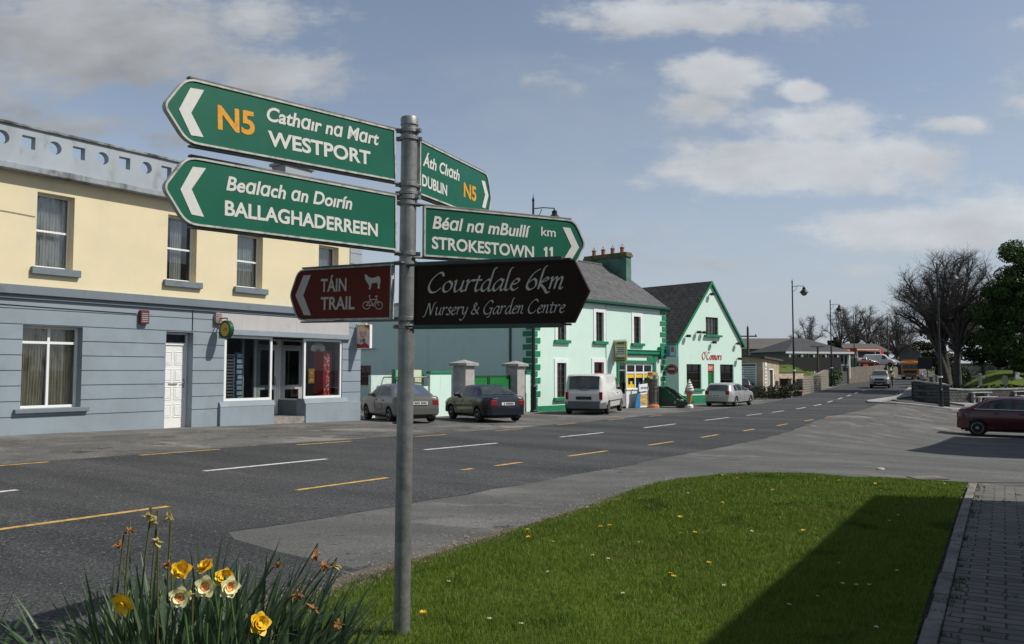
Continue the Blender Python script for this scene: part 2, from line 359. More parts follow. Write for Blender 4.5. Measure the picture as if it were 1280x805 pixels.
GL = {
 'C': (1.35, [[(1.22,1.45),(1.05,1.75),(.7,1.7),(.25,1.15),(.12,.5),(.42,.02),(.85,.05),(1.22,.4)]]),
 'G': (1.45, [[(1.22,1.45),(1.05,1.75),(.7,1.7),(.25,1.15),(.12,.5),(.42,.02),(.8,.02),(1.15,.3)],[(1.2,.75),(1.15,.1),(1.0,-.35),(.7,-.45)],[(.85,.75),(1.4,.75)]]),
 'c': (.78, [[(.7,.85),(.45,1),(.15,.65),(.12,.2),(.4,0),(.72,.22)]]),
 'o': (.9, [[(.45,1),(.12,.7),(.1,.25),(.35,0),(.7,.25),(.76,.72),(.45,1)]]),
 'u': (1.02, [[(.02,.88),(.18,1),(.18,.3),(.33,0),(.6,.2),(.8,.6)],[(.82,1),(.76,.2),(.92,.02),(1.05,.15)]]),
 'r': (.76, [[(.02,.88),(.2,1),(.14,0)],[(.17,.55),(.4,.92),(.6,1),(.72,.88)]]),
 't': (.62, [[(.32,1.4),(.2,.35),(.34,0),(.6,.18)],[(-.02,1),(.62,1)]]),
 'd': (1.0, [[(.75,.88),(.5,1),(.15,.6),(.13,.15),(.38,0),(.72,.45)],[(1.05,2.05),(.82,1.8),(.72,.2),(.88,0),(1.02,.14)]]),
 'a': (.98, [[(.75,.9),(.5,1),(.15,.6),(.12,.15),(.35,0),(.7,.5)],[(.82,1),(.72,.2),(.86,0),(1.0,.14)]]),
 'l': (.48, [[(.42,2.05),(.2,1.7),(.13,.25),(.28,0),(.46,.14)]]),
 'e': (.78, [[(.12,.5),(.5,.6),(.66,.84),(.45,1),(.15,.65),(.12,.2),(.4,0),(.72,.22)]]),
 '6': (1.0, [[(.92,1.8),(.45,1.4),(.15,.7),(.16,.2),(.45,0),(.8,.25),(.8,.7),(.55,.92),(.22,.6)]]),
 'k': (.9, [[(.42,2.05),(.2,1.7),(.1,0)],[(.13,.5),(.55,1),(.7,.82),(.2,.5),(.55,.1),(.85,-.3),(1.08,-.22)]]),
 'm': (1.25, [[(.0,.88),(.15,1),(.1,0)],[(.13,.55),(.42,1),(.54,.85),(.48,0)],[(.5,.55),(.82,1),(.95,.85),(.9,.15),(1.02,0),(1.16,.14)]]),
 'n': (.9, [[(.0,.88),(.15,1),(.1,0)],[(.13,.55),(.45,1),(.6,.85),(.55,.15),(.68,0),(.82,.14)]]),
 'N': (1.5, [[(-.2,-.2),(.05,-.05),(.32,1.6)],[(.2,1.45),(.34,1.6),(.5,1.3),(.9,.0)],[(.9,0),(1.12,1.4),(1.4,1.75)]]),
 's': (.66, [[(.62,.88),(.4,1),(.2,.8),(.5,.38),(.42,.05),(.2,0),(.02,.14)]]),
 'y': (.92, [[(.02,.88),(.18,1),(.2,.3),(.4,.05),(.7,.45)],[(.82,1),(.7,.2),(.5,-.5),(.2,-.75),(-.05,-.6)]]),
 '&': (1.25, [[(1.1,.95),(.8,.25),(.4,0),(.1,.3),(.4,.85),(.66,1.2),(.5,1.5),(.3,1.25),(.5,.7),(1.15,0)]]),
 'O': (1.5, [[(.75,1.75),(.2,1.3),(.15,.5),(.6,0),(1.2,.4),(1.3,1.2),(.75,1.75)]]),
 "'": (.35, [[(.25,2.0),(.12,1.5)]]), '-': (.6, [[(.05,.5),(.5,.55)]]), ' ': (.5, [])}
def script(mb, body, x0, x1, z0, xh, y=-.003, slant=.22, nib=.19, thin=.05, ang=40, axis=None, shearz=0):
    """broad-nib italic lettering laid in the x-z plane"""
    adv = 0; items = []
    for ch in body:
        a, st_ = GL[ch]; items.append((adv, st_)); adv += a
    kx = (x1 - x0) / adv; kz = xh; yy = y
    for off, strokes in items:
        for s_ in strokes:
            P = smoothpts([(a + off + slant * b, b, 0) for a, b in s_], 6)
            L = []
            for i, p in enumerate(P):
                d = (P[min(i + 1, len(P) - 1)] - P[max(i - 1, 0)]); th = math.atan2(d.y, d.x)
                w = math.hypot(nib * sin(th - R(ang)), thin) * .5
                L.append((p, Vector((-sin(th), cos(th), 0)) * w))
            yy -= .00008
            for i in range(len(L) - 1):
                (p, n), (q, m_) = L[i], L[i + 1]
                pts = []
                for r_ in (p - n, q - m_, q + m_, p + n):
                    X = x0 + r_.x * kx; Z = z0 + r_.y * kz
                    pts.append((X, yy - i * 2e-6, Z))
                mb.face(pts)
# ================================================================ materials used all over
TUR = R(90) - A
m_gravel = mat('worn_tarmac', (.128, .124, .117), .95, .22, .35, .35, 40, spec=.15, dirt=(.075, .073, .07), dscale=.8, damt=.42, fine=.45, fscale=38, layers=[((.225, .212, .193), .55, .53, .64, 8, (1, .8, 1, TUR)), ((.055, .053, .051), 1.3, .585, .65, 8, None), ((.24, .225, .20), 5, .62, .68, 5, None), ((.17, .14, .10), .35, .63, .72, 6, None)])
m_apron = mat('pale_tarmac', (.128, .126, .121), .95, .2, .8, .3, 60, spec=.15, dirt=(.10, .098, .095), dscale=.7, damt=.47, stretch=(1, .45, 1, TUR), fine=.34, fscale=45, layers=[((.175, .17, .16), 1.3, .56, .66, 7, (1, .5, 1, TUR)), ((.055, .054, .053), 2.6, .655, .69, 5, (1, .55, 1, TUR)), ((.08, .078, .075), 7, .64, .68, 4, None)])
m_road = mat('dark_asphalt', (.046, .047, .048), .88, .22, .5, .5, 90, spec=.3, dirt=(.075, .075, .074), dscale=.5, damt=.46, stretch=(1, .18, 1, TUR), fine=.8, fscale=46, layers=[((.105, .104, .10), .9, .60, .74, 7, (1, .25, 1, TUR)), ((.03, .03, .031), 1.6, .64, .72, 6, (1, .12, 1, TUR)), ((.20, .195, .19), 34, .635, .68, 2, None)])
m_white = mat('road_white', (.62, .62, .6), .8, .1, 8, dirt=(.2, .2, .2), dscale=9, damt=.42, fine=.15, fscale=60)
m_yellow = mat('road_yellow', (.60, .37, .09), .8, .12, 8, dirt=(.14, .12, .08), dscale=9, damt=.45, fine=.2, fscale=60)
m_conc = mat('concrete', (.36, .35, .33), .9, .15, 1.5, .3, 40, spec=.2, dirt=(.2, .19, .17), dscale=1.2, damt=.45, fine=.15, fscale=60)
m_soil = mat('soil', (.13, .105, .08), 1, .35, 5, .8, 40, spec=.1, dirt=(.25, .23, .2), dscale=9, damt=.4, fine=.4, fscale=120)
m_turf = mat('turf', (.075, .115, .018), 1, .3, 1.2, .6, 60, spec=.05, dirt=(.09, .10, .028), dscale=.9, damt=.42, fine=.5, fscale=90)
m_grassland = mat('rough_grass', (.075, .12, .024), 1, .35, .25, .5, 8, spec=.05, dirt=(.12, .13, .045), dscale=.15, damt=.45, fine=.3, fscale=6)
m_paver = brickmat('pavers', (.175, .163, .145), (.125, .117, .105), (.04, .04, .034), .21, .105, .008, .9, 'xy', .6, .22, (.10, .105, .06))

def grid_sheet(name, xs, ys, fn, m, kind='structure'):
    nx, ny = len(xs), len(ys)
    v = [(x, y, fn(x, y)) for y in ys for x in xs]
    f = [(j*nx+i, j*nx+i+1, (j+1)*nx+i+1, (j+1)*nx+i) for j in range(ny-1) for i in range(nx-1)]
    mb = MB(); mb.raw(v, f); o = mb.build(name, m, smooth=True); return tag(o, kind=kind)
def frange(a, b, s): return [a + (b - a) * i / max(1, round((b - a) / s)) for i in range(max(1, round((b - a) / s)) + 1)]
xs = [-900,-500,-250,-150,-100,-70,-50,-40,-32] + frange(-26, -10, 1.0) + frange(-9.5, 13, .5) + frange(14, 66, 1.0) + [70,76,84,95,110,130,160,200,260,350,500,800,1200,1800]
ys = [-200,-100,-60,-40,-25,-15,-8] + frange(-4, 22, .5) + frange(23, 130, 1.0) + [134,140,148,158,170,185,205,230,260,300,360,450,600,850,1300,2000]
grid_sheet('ground', xs, ys, lambda x, y: G(x, y) - .008, m_gravel)

def strip(name, svals, tlo, thi, off, m, n=6, kind='structure', side=0., smooth=True, parent=None, edge_noise=0., seed=1):
    """sheet draped on the ground between two curves t=tlo(s) and t=thi(s)"""
    r = random.Random(seed); mb = MB(); vs = []
    for s in svals:
        a, b = tlo(s), thi(s)
        if edge_noise: a += r.uniform(-1, 1) * edge_noise; b += r.uniform(-1, 1) * edge_noise
        for j in range(n + 1):
            X, Y = xy(s, a + (b - a) * j / n); vs.append((X, Y, G(X, Y) + (off(s) if callable(off) else off)))
    k = n + 1
    fs = [(i*k+j, (i+1)*k+j, (i+1)*k+j+1, i*k+j+1) for i in range(len(svals)-1) for j in range(n)]
    if side:                      # skirts, so a raised slab has real edges
        nb = len(vs); vs += [(a, b, c - side) for a, b, c in vs]
        L = len(svals)
        for i in range(L-1):
            fs.append((i*k, nb+i*k, nb+(i+1)*k, (i+1)*k)); fs.append((i*k+n, (i+1)*k+n, nb+(i+1)*k+n, nb+i*k+n))
        for j in range(n):
            fs.append((j, j+1, nb+j+1, nb+j)); e=(L-1)*k; fs.append((e+j, nb+e+j, nb+e+j+1, e+j+1))
    mb.raw(vs, fs); o = mb.build(name, m, parent, smooth=smooth and not side); return tag(o, kind=kind) if not parent else o
roff = lambda s: .003 + .022 * ss(30, 90, s)
S_road = frange(-60, 2, .8) + frange(2.2, 6, .2) + frange(6.5, 60, .6) + frange(61.5, 200, 1.5)[0:] + frange(205, 480, 6)
def near_edge(s):      # where the dark surface ends towards the viewer
    b = tcen(s) - 4.2 - .35 * ss(2, 9, s) * (1 - ss(9, 20, s)) + 1.2 * ss(20, 40, s) * (1 - ss(55, 66, s)) + .9 * ss(66, 75, s)
    return b - 4.2 * (1 - ss(3.9, 5.0, s)) 
def far_edge(s): return tcen(s) + 3.05 + .35 * ss(20, 35, s)
strip('road', S_road, near_edge, far_edge, roff, m_road, 10, edge_noise=.05)
# pale apron between the lawn and the road, ending in a wedge at the left
S_ap = frange(-8, 34, .5)
strip('apron', S_ap, lambda s: 3.0 - 2.6 * ss(11, 14, s) - 3 * ss(18, 30, s), lambda s: tcen(s) - 3.2, -.002, m_apron, 10, edge_noise=.07)
# footpath in front of the cream and blue building, then the parking strip
strip('footpath', frange(-20, 20.6, .8), lambda s: 18.4, lambda s: 20.0, .05, mat('footpath_tarmac', (.135, .13, .122), .95, .2, .6, .3, 50, spec=.15, dirt=(.22, .21, .19), dscale=1.3, damt=.42, stretch=(1, .4, 1, TUR), fine=.25, fscale=60), 5, side=.1, edge_noise=.05)
# dashes: pixels of the photograph turned into ground points, then kept on smooth offsets from the centre line
def dash(mb, s0, s1, off, w, m_):
    n = max(2, int((s1 - s0) / .8)); k = len(mb.v); r = random.Random(int(s0 * 10))
    pts = []
    for i in range(n + 1):
        s = s0 + (s1 - s0) * i / n; c = tcen(s) + off + r.uniform(-.006, .006)
        pts.append((s, c))
    for i in range(n):
        q = []
        for (s, c), sg in ((pts[i], -1), (pts[i+1], -1), (pts[i+1], 1), (pts[i], 1)):
            X, Y = xy(s, c + sg * w / 2); q.append((X, Y, G(X, Y) + roff(s) + .004 + .01 * ss(40, 90, s)))
        mb.face(q)
mw = MB()
for a, b in [(-6.6,-4.2),(-.6,1.9),(4.0,5.5-.4),(7.75,10.2),(12.8,15.25),(18.0,20.4),(23.3,26.2),(29.4,32.4),(34.9,37.3),(39.2,41.6),(44.4,46.9),(49.6,52.2),(55.0,57.6),(60.8,63.4),(66.5,69),(72.5,75),(79,81.5),(86,88.5),(93,96),(101,104),(110,113),(119,122),(128,131),(138,141),(150,153)]:
    dash(mw, a, b, 0, .11, None)
for a, b in [(65.5,67.2),(71,73),(76.5,78.5)]: dash(mw, a, b, -3.2, .11, None)
tag(mw.build('white_road_marking', m_white), kind='structure')
my = MB()
for a, b in [(-6,-3.6),(-1,1.3),(2.6,5.55),(7.3,9.0),(10.5,10.78),(11.35,12.15),(13.7,15.25),(17.2,18.6),(20.4,21.75),(23.8,25),(27.5,29),(31.5,33),(35.5,37)]:
    dash(my, a, b, -2.55 - .3 * ss(5, 12, a) + .05 - .35 * ss(18, 30, a), .10, None)
for a, b in [(-7,-4.5),(-1,1.2),(3.4,6.87),(8.4,10.05),(11.75,13.3),(15.4,16.6),(18.9,20.3),(22.9,24.3),(27,28.5),(31,32.5)]:
    dash(my, a, b, 2.85 - .28 * ss(7, 12, a) + .35 * ss(17, 24, a), .10, None)
tag(my.build('yellow_road_marking', m_yellow), kind='structure')

# ---------------------------------------------------------------- lawn, path, soil
PATH_T = lambda s: .43 + .0733 * s
LT = [(-6,3.85),(3.7,4.02),(5.2,4.18),(7,4.28),(8.6,4.45),(10.1,4.6),(10.8,4.48),(11.35,4.15),(11.75,3.6),(11.95,3.0),(12.05,2.2),(12.1,1.35)]
def lawn_hi(s):
    return max(PATH_T(s) + .02, interp(LT, s))
S_l = frange(-6, 10, .35) + frange(10.1, 12.1, .1)
LH = .035
def LZ(X, Y):
    s, t = st(X, Y); e = min(lawn_hi(s) - t, 12.1 - s + .15)
    return G(X, Y) + LH * ss(0, .35, e) + .012 * sin(X * 3.1) * sin(Y * 2.7) * ss(0, .6, e)
mb = MB(); vs = []; n = 26
for s in S_l:
    a, b = PATH_T(s), lawn_hi(s)
    for j in range(n + 1):
        X, Y = xy(s, a + (b - a) * j / n); vs.append((X, Y, LZ(X, Y) + .004))
k = n + 1
mb.raw(vs, [(i*k+j, (i+1)*k+j, (i+1)*k+j+1, i*k+j+1) for i in range(len(S_l)-1) for j in range(n)])
tag(mb.build('lawn', m_turf, smooth=True), kind='structure')
strip('soil_verge', frange(-6, 12.0, .3), lambda s: lawn_hi(s) - .25, lambda s: lawn_hi(s) + .10 + .16 * (1 - ss(3, 7, s)), .008, m_soil, 4, edge_noise=.07, seed=5)
# block paved path beside the house that throws the shadow
def path_sheet():
    mb = MB(); ang = math.atan2(*(xy(12, PATH_T(12))[i] - xy(-6, PATH_T(-6))[i] for i in (1, 0)))
    O = Vector((*xy(-6, PATH_T(-6)), 0)); ux = Vector((cos(ang), sin(ang), 0)); uy = Vector((-ux.y, ux.x, 0)) * -1
    L = (Vector((*xy(12.05, PATH_T(12.05)), 0)) - O).length
    vs = []; fs = []; ny = 60; nx = 6
    for j in range(ny + 1):
        for i in range(nx + 1):
            p = O + ux * (L * j / ny) + uy * (.11 + 2.25 * i / nx); vs.append((.11 + 2.25 * i / nx, L * j / ny, G(p.x, p.y) + .03))
    fs = [(j*(nx+1)+i, j*(nx+1)+i+1, (j+1)*(nx+1)+i+1, (j+1)*(nx+1)+i) for j in range(ny) for i in range(nx)]
    mb.raw(vs, fs); p = mb.build('paved_path', m_paver); p.location = (O.x, O.y, 0); p.rotation_euler = (0, 0, ang - pi / 2)
    tag(p, kind='structure')
    # edging kerbs, one block after another
    ke = MB(); r = random.Random(3); y = 0
    while y < L - .2:
        l = .62; q = O + ux * (y + l / 2) + uy * .05
        ke.box(.02 + r.uniform(-.006, .006), .105, y + .006, y + l - .006, G(q.x, q.y) - .1, G(q.x, q.y) + .045 + r.uniform(-.006, .006)); y += l
    kk = ke.build('path_kerb', mat('worn_kerb', (.22, .21, .19), .95, .2, 3, .4, 40, spec=.15, dirt=(.11, .11, .085), dscale=4, damt=.45), bevel=.008); kk.location = p.location; kk.rotation_euler = p.rotation_euler; tag(kk, kind='structure')
    tf = MB(); r = random.Random(8)
    for _ in range(150):         # weeds in the joints
        cx = .11 + .105 * r.randint(0, 12); cy = .105 * r.randint(20, int(L / .105)); q = O + ux * cy + uy * cx; z = G(q.x, q.y) + .03
        if r.random() < .55: cx = .1 + r.uniform(-.03, .05)
        for _ in range(r.randint(5, 16)):
            a = r.uniform(0, 2 * pi); h = r.uniform(.012, .035); w = .004; x0 = cx + r.gauss(0, .03); y0 = cy + r.gauss(0, .012)
            tf.face([(x0 - w, y0, z), (x0 + w, y0, z), (x0 + cos(a) * h * .7, y0 + sin(a) * h * .7, z + h)])
    t = tf.build('path_weeds', leafmat('weed_leaf', (.04, .075, .012), (.08, .10, .03), .2)); t.location = p.location; t.rotation_euler = p.rotation_euler; tag(t, kind='stuff')
path_sheet()
# grass blades
def blades():
    r = np.random.default_rng(4); N = 270000
    s = r.uniform(-.5, 12.1, N * 2); u = r.random(N * 2)
    # more blades where they show larger
    keep = r.random(N * 2) < np.clip(1.25 - s / 14, .35, 1); s = s[keep][:N]; u = u[keep][:N]
    lo = .43 + .0733 * s; hi = np.interp(s, [a for a, b in LT], [b for a, b in LT]); hi = np.maximum(hi, lo + .02)
    t = lo + (hi - lo + .05) * u
    X = s * SA - t * CA; Y = s * CA + t * SA; n = len(s)
    # smooth ground by sampling a coarse table
    gs = np.linspace(-1, 12.2, 67); gt = np.linspace(-.2, 5, 40)
    T = np.array([[LZ(*xy(a, b)) for b in gt] for a in gs])
    fi = np.clip((s + 1) / 13.2 * 66, 0, 65.99); fj = np.clip((t + .2) / 5.2 * 39, 0, 38.99); i = fi.astype(int); j = fj.astype(int); di = fi - i; dj = fj - j
    Z = T[i, j]*(1-di)*(1-dj) + T[i+1, j]*di*(1-dj) + T[i, j+1]*(1-di)*dj + T[i+1, j+1]*di*dj
    patch = .5 + .5 * np.sin(X * 2.3 + 1.3 * np.sin(Y * 1.7)) * np.sin(Y * 1.9 + 1.1 * np.sin(X * 1.2))
    tuft = (np.sin(X * 9 + 2 * np.sin(Y * 7)) * np.sin(Y * 8 + X * 3) > .72)
    h = r.uniform(.016, .036, n) * (.75 + .5 * patch) * np.where(tuft, 1.45, 1) * np.clip(1.25 - .02 * s, .9, 1.3)
    near = np.clip(s / 5, .8, 2.4); w = r.uniform(.0013, .0026, n) * near
    a = r.uniform(0, 2 * np.pi, n); lean = r.uniform(.1, .75, n) * h; b = r.uniform(0, 2 * np.pi, n)
    wx, wy = np.cos(a) * w, np.sin(a) * w; lx, ly = np.cos(b) * lean, np.sin(b) * lean
    V = np.empty((n, 5, 3), np.float32)
    V[:, 0] = np.stack([X - wx, Y - wy, Z - .004], 1); V[:, 1] = np.stack([X + wx, Y + wy, Z - .004], 1)
    V[:, 2] = np.stack([X + lx*.4 + wx*.8, Y + ly*.4 + wy*.8, Z + h*.6], 1); V[:, 3] = np.stack([X + lx*.4 - wx*.8, Y + ly*.4 - wy*.8, Z + h*.6], 1)
    V[:, 4] = np.stack([X + lx, Y + ly, Z + h], 1)
    me = bpy.data.meshes.new('lawn_grass'); me.vertices.add(n * 5); me.vertices.foreach_set('co', V.ravel())
    base = (np.arange(n) * 5)[:, None]
    lq = base + np.array([0, 1, 2, 3]); lt = base + np.array([3, 2, 4])
    me.loops.add(n * 7); me.loops.foreach_set('vertex_index', np.concatenate([lq, lt], 1).ravel().astype(np.int32))
    me.polygons.add(n * 2); st_ = np.empty((n, 2), np.int32); st_[:, 0] = np.arange(n) * 7; st_[:, 1] = st_[:, 0] + 4
    me.polygons.foreach_set('loop_start', st_.ravel()); me.update(calc_edges=True); me.validate()
    me.materials.append(leafmat('grass_blade', (.086, .142, .014), (.195, .256, .038), .35, .5, .3, [((.20, .20, .05), .9, .56, .74), ((.045, .10, .012), 1.7, .58, .68), ((.20, .165, .07), 3.1, .66, .74)]))
    o = bpy.data.objects.new('lawn_grass', me); COL.objects.link(o); tag(o, kind='stuff')
blades()
# traffic island kerb and its footway at the far junction
def poly_slab(name, P, z_off, th, m, bevel=0, kind='structure'):
    mb = MB(); n = len(P); vs = [(x, y, G(x, y) + z_off) for x, y in P] + [(x, y, G(x, y) + z_off - th) for x, y in P]
    mb.raw(vs, [tuple(range(n))] + [(i, i + n, (i + 1) % n + n, (i + 1) % n) for i in range(n)])
    o = mb.build(name, m, bevel=bevel, auto=R(30)); return tag(o, kind=kind)
IS = [(22.4, 50.4), (24.5, 49.9), (27.3, 50.1), (29.0, 52.2), (29.2, 53.3), (27.5, 54.4), (26.2, 56), (37, 74), (46, 91), (62, 121), (61, 121.4), (45, 91.5), (35.6, 74.6), (29.6, 62.6), (24.0, 53.6)]
mb = MB()
def band(mb, line, w, h, z=0, dp=.25):       # a kerb or low wall along a line
    n = len(line)
    L = []
    for i, p in enumerate(line):
        a = Vector(line[max(i - 1, 0)]); b = Vector(line[min(i + 1, n - 1)]); d = (b - a).normalized(); nn = Vector((-d.y, d.x)); L.append((Vector(p), nn))
    for i in range(n - 1):
        (p, a), (q, b) = L[i], L[i + 1]
        c = [p - a * w / 2, q - b * w / 2, q + b * w / 2, p + a * w / 2]
        lo = [(v.x, v.y, G(v.x, v.y) - dp) for v in c]; hi = [(v.x, v.y, G(v.x, v.y) + z + (h[i] if isinstance(h, list) else h)) for v in c]
        if isinstance(h, list): 
            for j in (1, 2): hi[j] = (hi[j][0], hi[j][1], G(c[j].x, c[j].y) + z + h[i + 1])
        mb.raw(lo + hi, [(4, 5, 6, 7), (0, 1, 5, 4), (2, 3, 7, 6)] + ([(3, 0, 4, 7)] if i == 0 else []) + ([(1, 2, 6, 5)] if i == n - 2 else []))
def resample(line, step):
    out = []
    for i in range(len(line) - 1):
        a, b = Vector(line[i]), Vector(line[i + 1]); n = max(1, int((b - a).length / step))
        out += [tuple(a + (b - a) * j / n) for j in range(n)]
    return out + [line[-1]]
edge_line = [xy(s, tcen(s) - 3.95) for s in (67, 72, 80, 95, 115, 140)]
kl = resample([(29.3, 52.6), (26.6, 51.2), (23.6, 51.3), (22.7, 52.2), (23.4, 54.0)] + [tuple(Vector(p)) for p in edge_line], 1.5)
band(mb, kl, .9, .11)
tag(mb.build('island_kerb', m_conc), kind='structure')
mb = MB(); band(mb, resample([(26.2, 53.4), (27.2, 57.5)] + [tuple(Vector(p) + Vector((1.5, -.8))) for p in edge_line], 1.5), 2.6, .07)
tag(mb.build('island_footway', mat('footway_tarmac', (.09, .088, .085), .95, .2, .5, .3, 40, fine=.3, fscale=50)), kind='structure')
mb = MB(); band(mb, resample([(30.6, 57.9), (34.5, 60.0), (44, 63.6)], 1.2), 1.6, .13)
tag(mb.build('bench_paving', m_conc), kind='structure')
# rough grass: bank in front of the pavilion, graveyard, verge by the junction, fields beyond
def gpatch(name, poly_fn, x0, x1, y0, y1, step, off, m=m_grassland):
    mb = MB(); xs_ = frange(x0, x1, step); ys_ = frange(y0, y1, step); idx = {}; vs = []; fs = []
    def vid(i, j):
        if (i, j) not in idx: idx[(i, j)] = len(vs); vs.append((xs_[i], ys_[j], G(xs_[i], ys_[j]) + off))
        return idx[(i, j)]
    for i in range(len(xs_) - 1):
        for j in range(len(ys_) - 1):
            if poly_fn((xs_[i] + xs_[i+1]) / 2, (ys_[j] + ys_[j+1]) / 2): fs.append((vid(i, j), vid(i+1, j), vid(i+1, j+1), vid(i, j+1)))
    mb.raw(vs, fs); return tag(mb.build(name, m, smooth=True), kind='structure')
def bank(x, y): s, t = st(x, y); return s > 63 and t - tcen(s) > 5.6
gpatch('grass_bank', bank, -40, 60, 58, 150, 1.0, .03)
def yardg(x, y): s, t = st(x, y); return y > 60.8 + (x - 31.2) * .36 and x > 30 and tcen(s) - t > 6.6
gpatch('graveyard_grass', yardg, 30, 130, 60, 140, 1.25, .03)
gpatch('field', lambda x, y: (lambda q: q[1] - tcen(q[0]) > 6 or tcen(q[0]) - q[1] > 6)(st(x, y)), -300, 500, 145, 700, 12, .12)
def drain():
    mb = MB(); c = gp(1160, 598)
    for i in range(5): mb.box(-.22, .22, -.16 + i * .07, -.13 + i * .07, 0, .012)
    mb.box(-.22, -.19, -.13, .155, 0, .011); mb.box(.19, .22, -.13, .155, 0, .011); mb.box(-.21, .21, -.15, .15, -.02, .003)
    t = mb.build('drain_grating', mat('pale_iron', (.30, .29, .27), .7, .2, 8, dirt=(.15, .12, .1)), loc=(c.x, c.y, c.z + .004), rotz=R(5)); tag(t, 'pale metal drain grating in the tarmac beyond the lawn corner', 'drain')
drain()

# ================================================================ the direction signpost
m_galv = mat('galvanised_steel', (.27, .275, .27), .48, .18, 14, .12, 60, metal=.55, dirt=(.17, .17, .16), dscale=6, damt=.42)
m_rim = mat('sign_edge', (.52, .52, .48), .6, .1, 20, dirt=(.16, .15, .12), dscale=16, damt=.44)
m_back = mat('sign_rail', (.17, .175, .17), .6, .2, 10, dirt=(.08, .07, .06), dscale=12, damt=.4)
m_sgreen = mat('sign_green', (.003, .108, .062), .42, .08, 2.2, dirt=(.012, .125, .08), dscale=3, damt=.4)
m_sbrown = mat('sign_brown', (.135, .022, .010), .6, .08, 3, spec=.15)
m_sblack = mat('sign_black', (.026, .015, .010), .6, .2, 3, spec=.15)
m_steal = mat('sign_teal_rail', (.05, .085, .08), .55, .15, 9)
m_letter = mat('reflective_white', (.66, .66, .62), .55, .06, 30, dirt=(.40, .37, .29), dscale=30, damt=.36)
m_lettr2 = mat('faded_cream', (.56, .52, .47), .6, .08, 30)
m_orange = mat('route_orange', (.72, .34, .02), .5, .1, 30, dirt=(.5, .2, .02), dscale=40, damt=.4)
m_rustedge = mat('rust_edge', (.36, .16, .03), .8, .35, 40)
POLE_B = Vector((-.575, 4.40, 0)); POLE_T = pt(512, 149, 4.32)
def pole_at(z): u = z / POLE_T.z; return POLE_B + (POLE_T - POLE_B) * u
post = thing('direction_signpost', 'tall galvanised pole carrying six road direction fingers, on the lawn edge', 'signpost', (POLE_B.x, POLE_B.y, G(POLE_B.x, POLE_B.y)))
P0 = post.location.copy()
pm = MB(); pm.tube([Vector((0, 0, -.3)), POLE_T - POLE_B], .0428, 28); pole = pm.build('pole', m_galv, post, auto=R(40))
cm_ = MB(); c0 = POLE_T - P0; cm_.lathe([(.047, -.035), (.0475, 0), (.044, .008), (.02, .011), (.001, .012)], c0, 24); cm_.build('cap', m_galv, post, auto=R(40))
def fillet(poly, r, k=5):
    out = []; n = len(poly)
    for i in range(n):
        p0, p, p1 = Vector(poly[i-1]), Vector(poly[i]), Vector(poly[(i+1) % n])
        rr = r[i] if isinstance(r, list) else r
        if rr <= 0: out.append(tuple(p)); continue
        a = (p0 - p).normalized(); b = (p1 - p).normalized()
        for j in range(k + 1):
            u = j / k; q = (1-u)**2 * (p + a*rr) + 2*u*(1-u) * p + u*u * (p + b*rr); out.append(tuple(q))
    return out
def inset(poly, d):
    n = len(poly); out = []; area = sum(poly[i-1][0]*poly[i][1] - poly[i][0]*poly[i-1][1] for i in range(n)); sg = 1 if area > 0 else -1
    for i in range(n):
        p0, p, p1 = Vector(poly[i-1]), Vector(poly[i]), Vector(poly[(i+1) % n])
        a = (p - p0); b = (p1 - p)
        if a.length < 1e-9: a = b
        if b.length < 1e-9: b = a
        a.normalize(); b.normalize(); n1_ = Vector((-a.y, a.x)) * sg; n2_ = Vector((-b.y, b.x)) * sg; m_ = n1_ + n2_
        m_ = m_.normalized() if m_.length > 1e-6 else n1_; c = max(.35, m_.dot(n1_)); out.append(tuple(p + m_ * (d / c)))
    return out
def finger(label, A_, B_, h, tip, left, face, rim, tipr=.03, railm=None, th=.022):
    """panel from A_ (its image-left end) to B_ (image-right end), both at mid height; the pole is at B_ when it points left"""
    o_ = (B_ if left else A_); d = B_ - A_; L = d.length; d.normalize()
    zx = Vector((0, 0, 1)); yy = zx.cross(d).normalized(); zz = d.cross(yy).normalized()
    M = Matrix((( *d, ), (*yy,), (*zz,))).transposed().to_4x4(); M.translation = o_ - P0
    x0, x1 = (-L, 0) if left else (0, L)
    H = h / 2
    if left: poly = [(0, -H), (0, H), (x0, H), (x0 - tip, 0), (x0, -H)]; rr = [.004, .004, .05, tipr, .05]
    else: poly = [(0, -H), (x1, -H), (x1 + tip, 0), (x1, H), (0, H)]; rr = [.004, .05, tipr, .05, .004]
    if tipr == 0: rr = [0] * 5
    P = fillet(poly, rr)
    pa = MB(); pa.prism(inset(P, .003), -.001, .012); panel = pa.build('sign_panel', face, post); panel.matrix_local = M
    tag(panel, label)
    ri = MB(); I = inset(P, .0085); n = len(P)
    for i in range(n):
        j = (i + 1) % n
        ri.face([(P[i][0], -.006, P[i][1]), (P[j][0], -.006, P[j][1]), (I[j][0], -.006, I[j][1]), (I[i][0], -.006, I[i][1])])
        ri.face([(P[i][0], -.006, P[i][1]), (P[i][0], th, P[i][1]), (P[j][0], th, P[j][1]), (P[j][0], -.006, P[j][1])])
        ri.face([(I[i][0], -.006, I[i][1]), (I[j][0], -.006, I[j][1]), (I[j][0], -.0005, I[j][1]), (I[i][0], -.0005, I[i][1])])
    ri.build('edge_frame', rim, panel)
    br = MB()                # stiffening rails behind, reaching to the pole
    xa, xb = (x0 + .02, .055) if left else (-.055, x1 - .02)
    for z in (H + .001, -H - .013): br.box(xa, xb, .002, .030, z + .002, z + .011)
    br.build('rail', railm or m_back, panel, bevel=.002)
    inv = (Matrix.Translation(P0) @ M).inverted()
    def uv(px, py):          # a photograph pixel on this panel's plane
        r0 = inv @ Vector((0, 0, CZ)); r1 = inv.to_3x3() @ ray(px, py); k = -r0.y / r1.y; q = r0 + r1 * k; return q.x, q.z
    return panel, uv
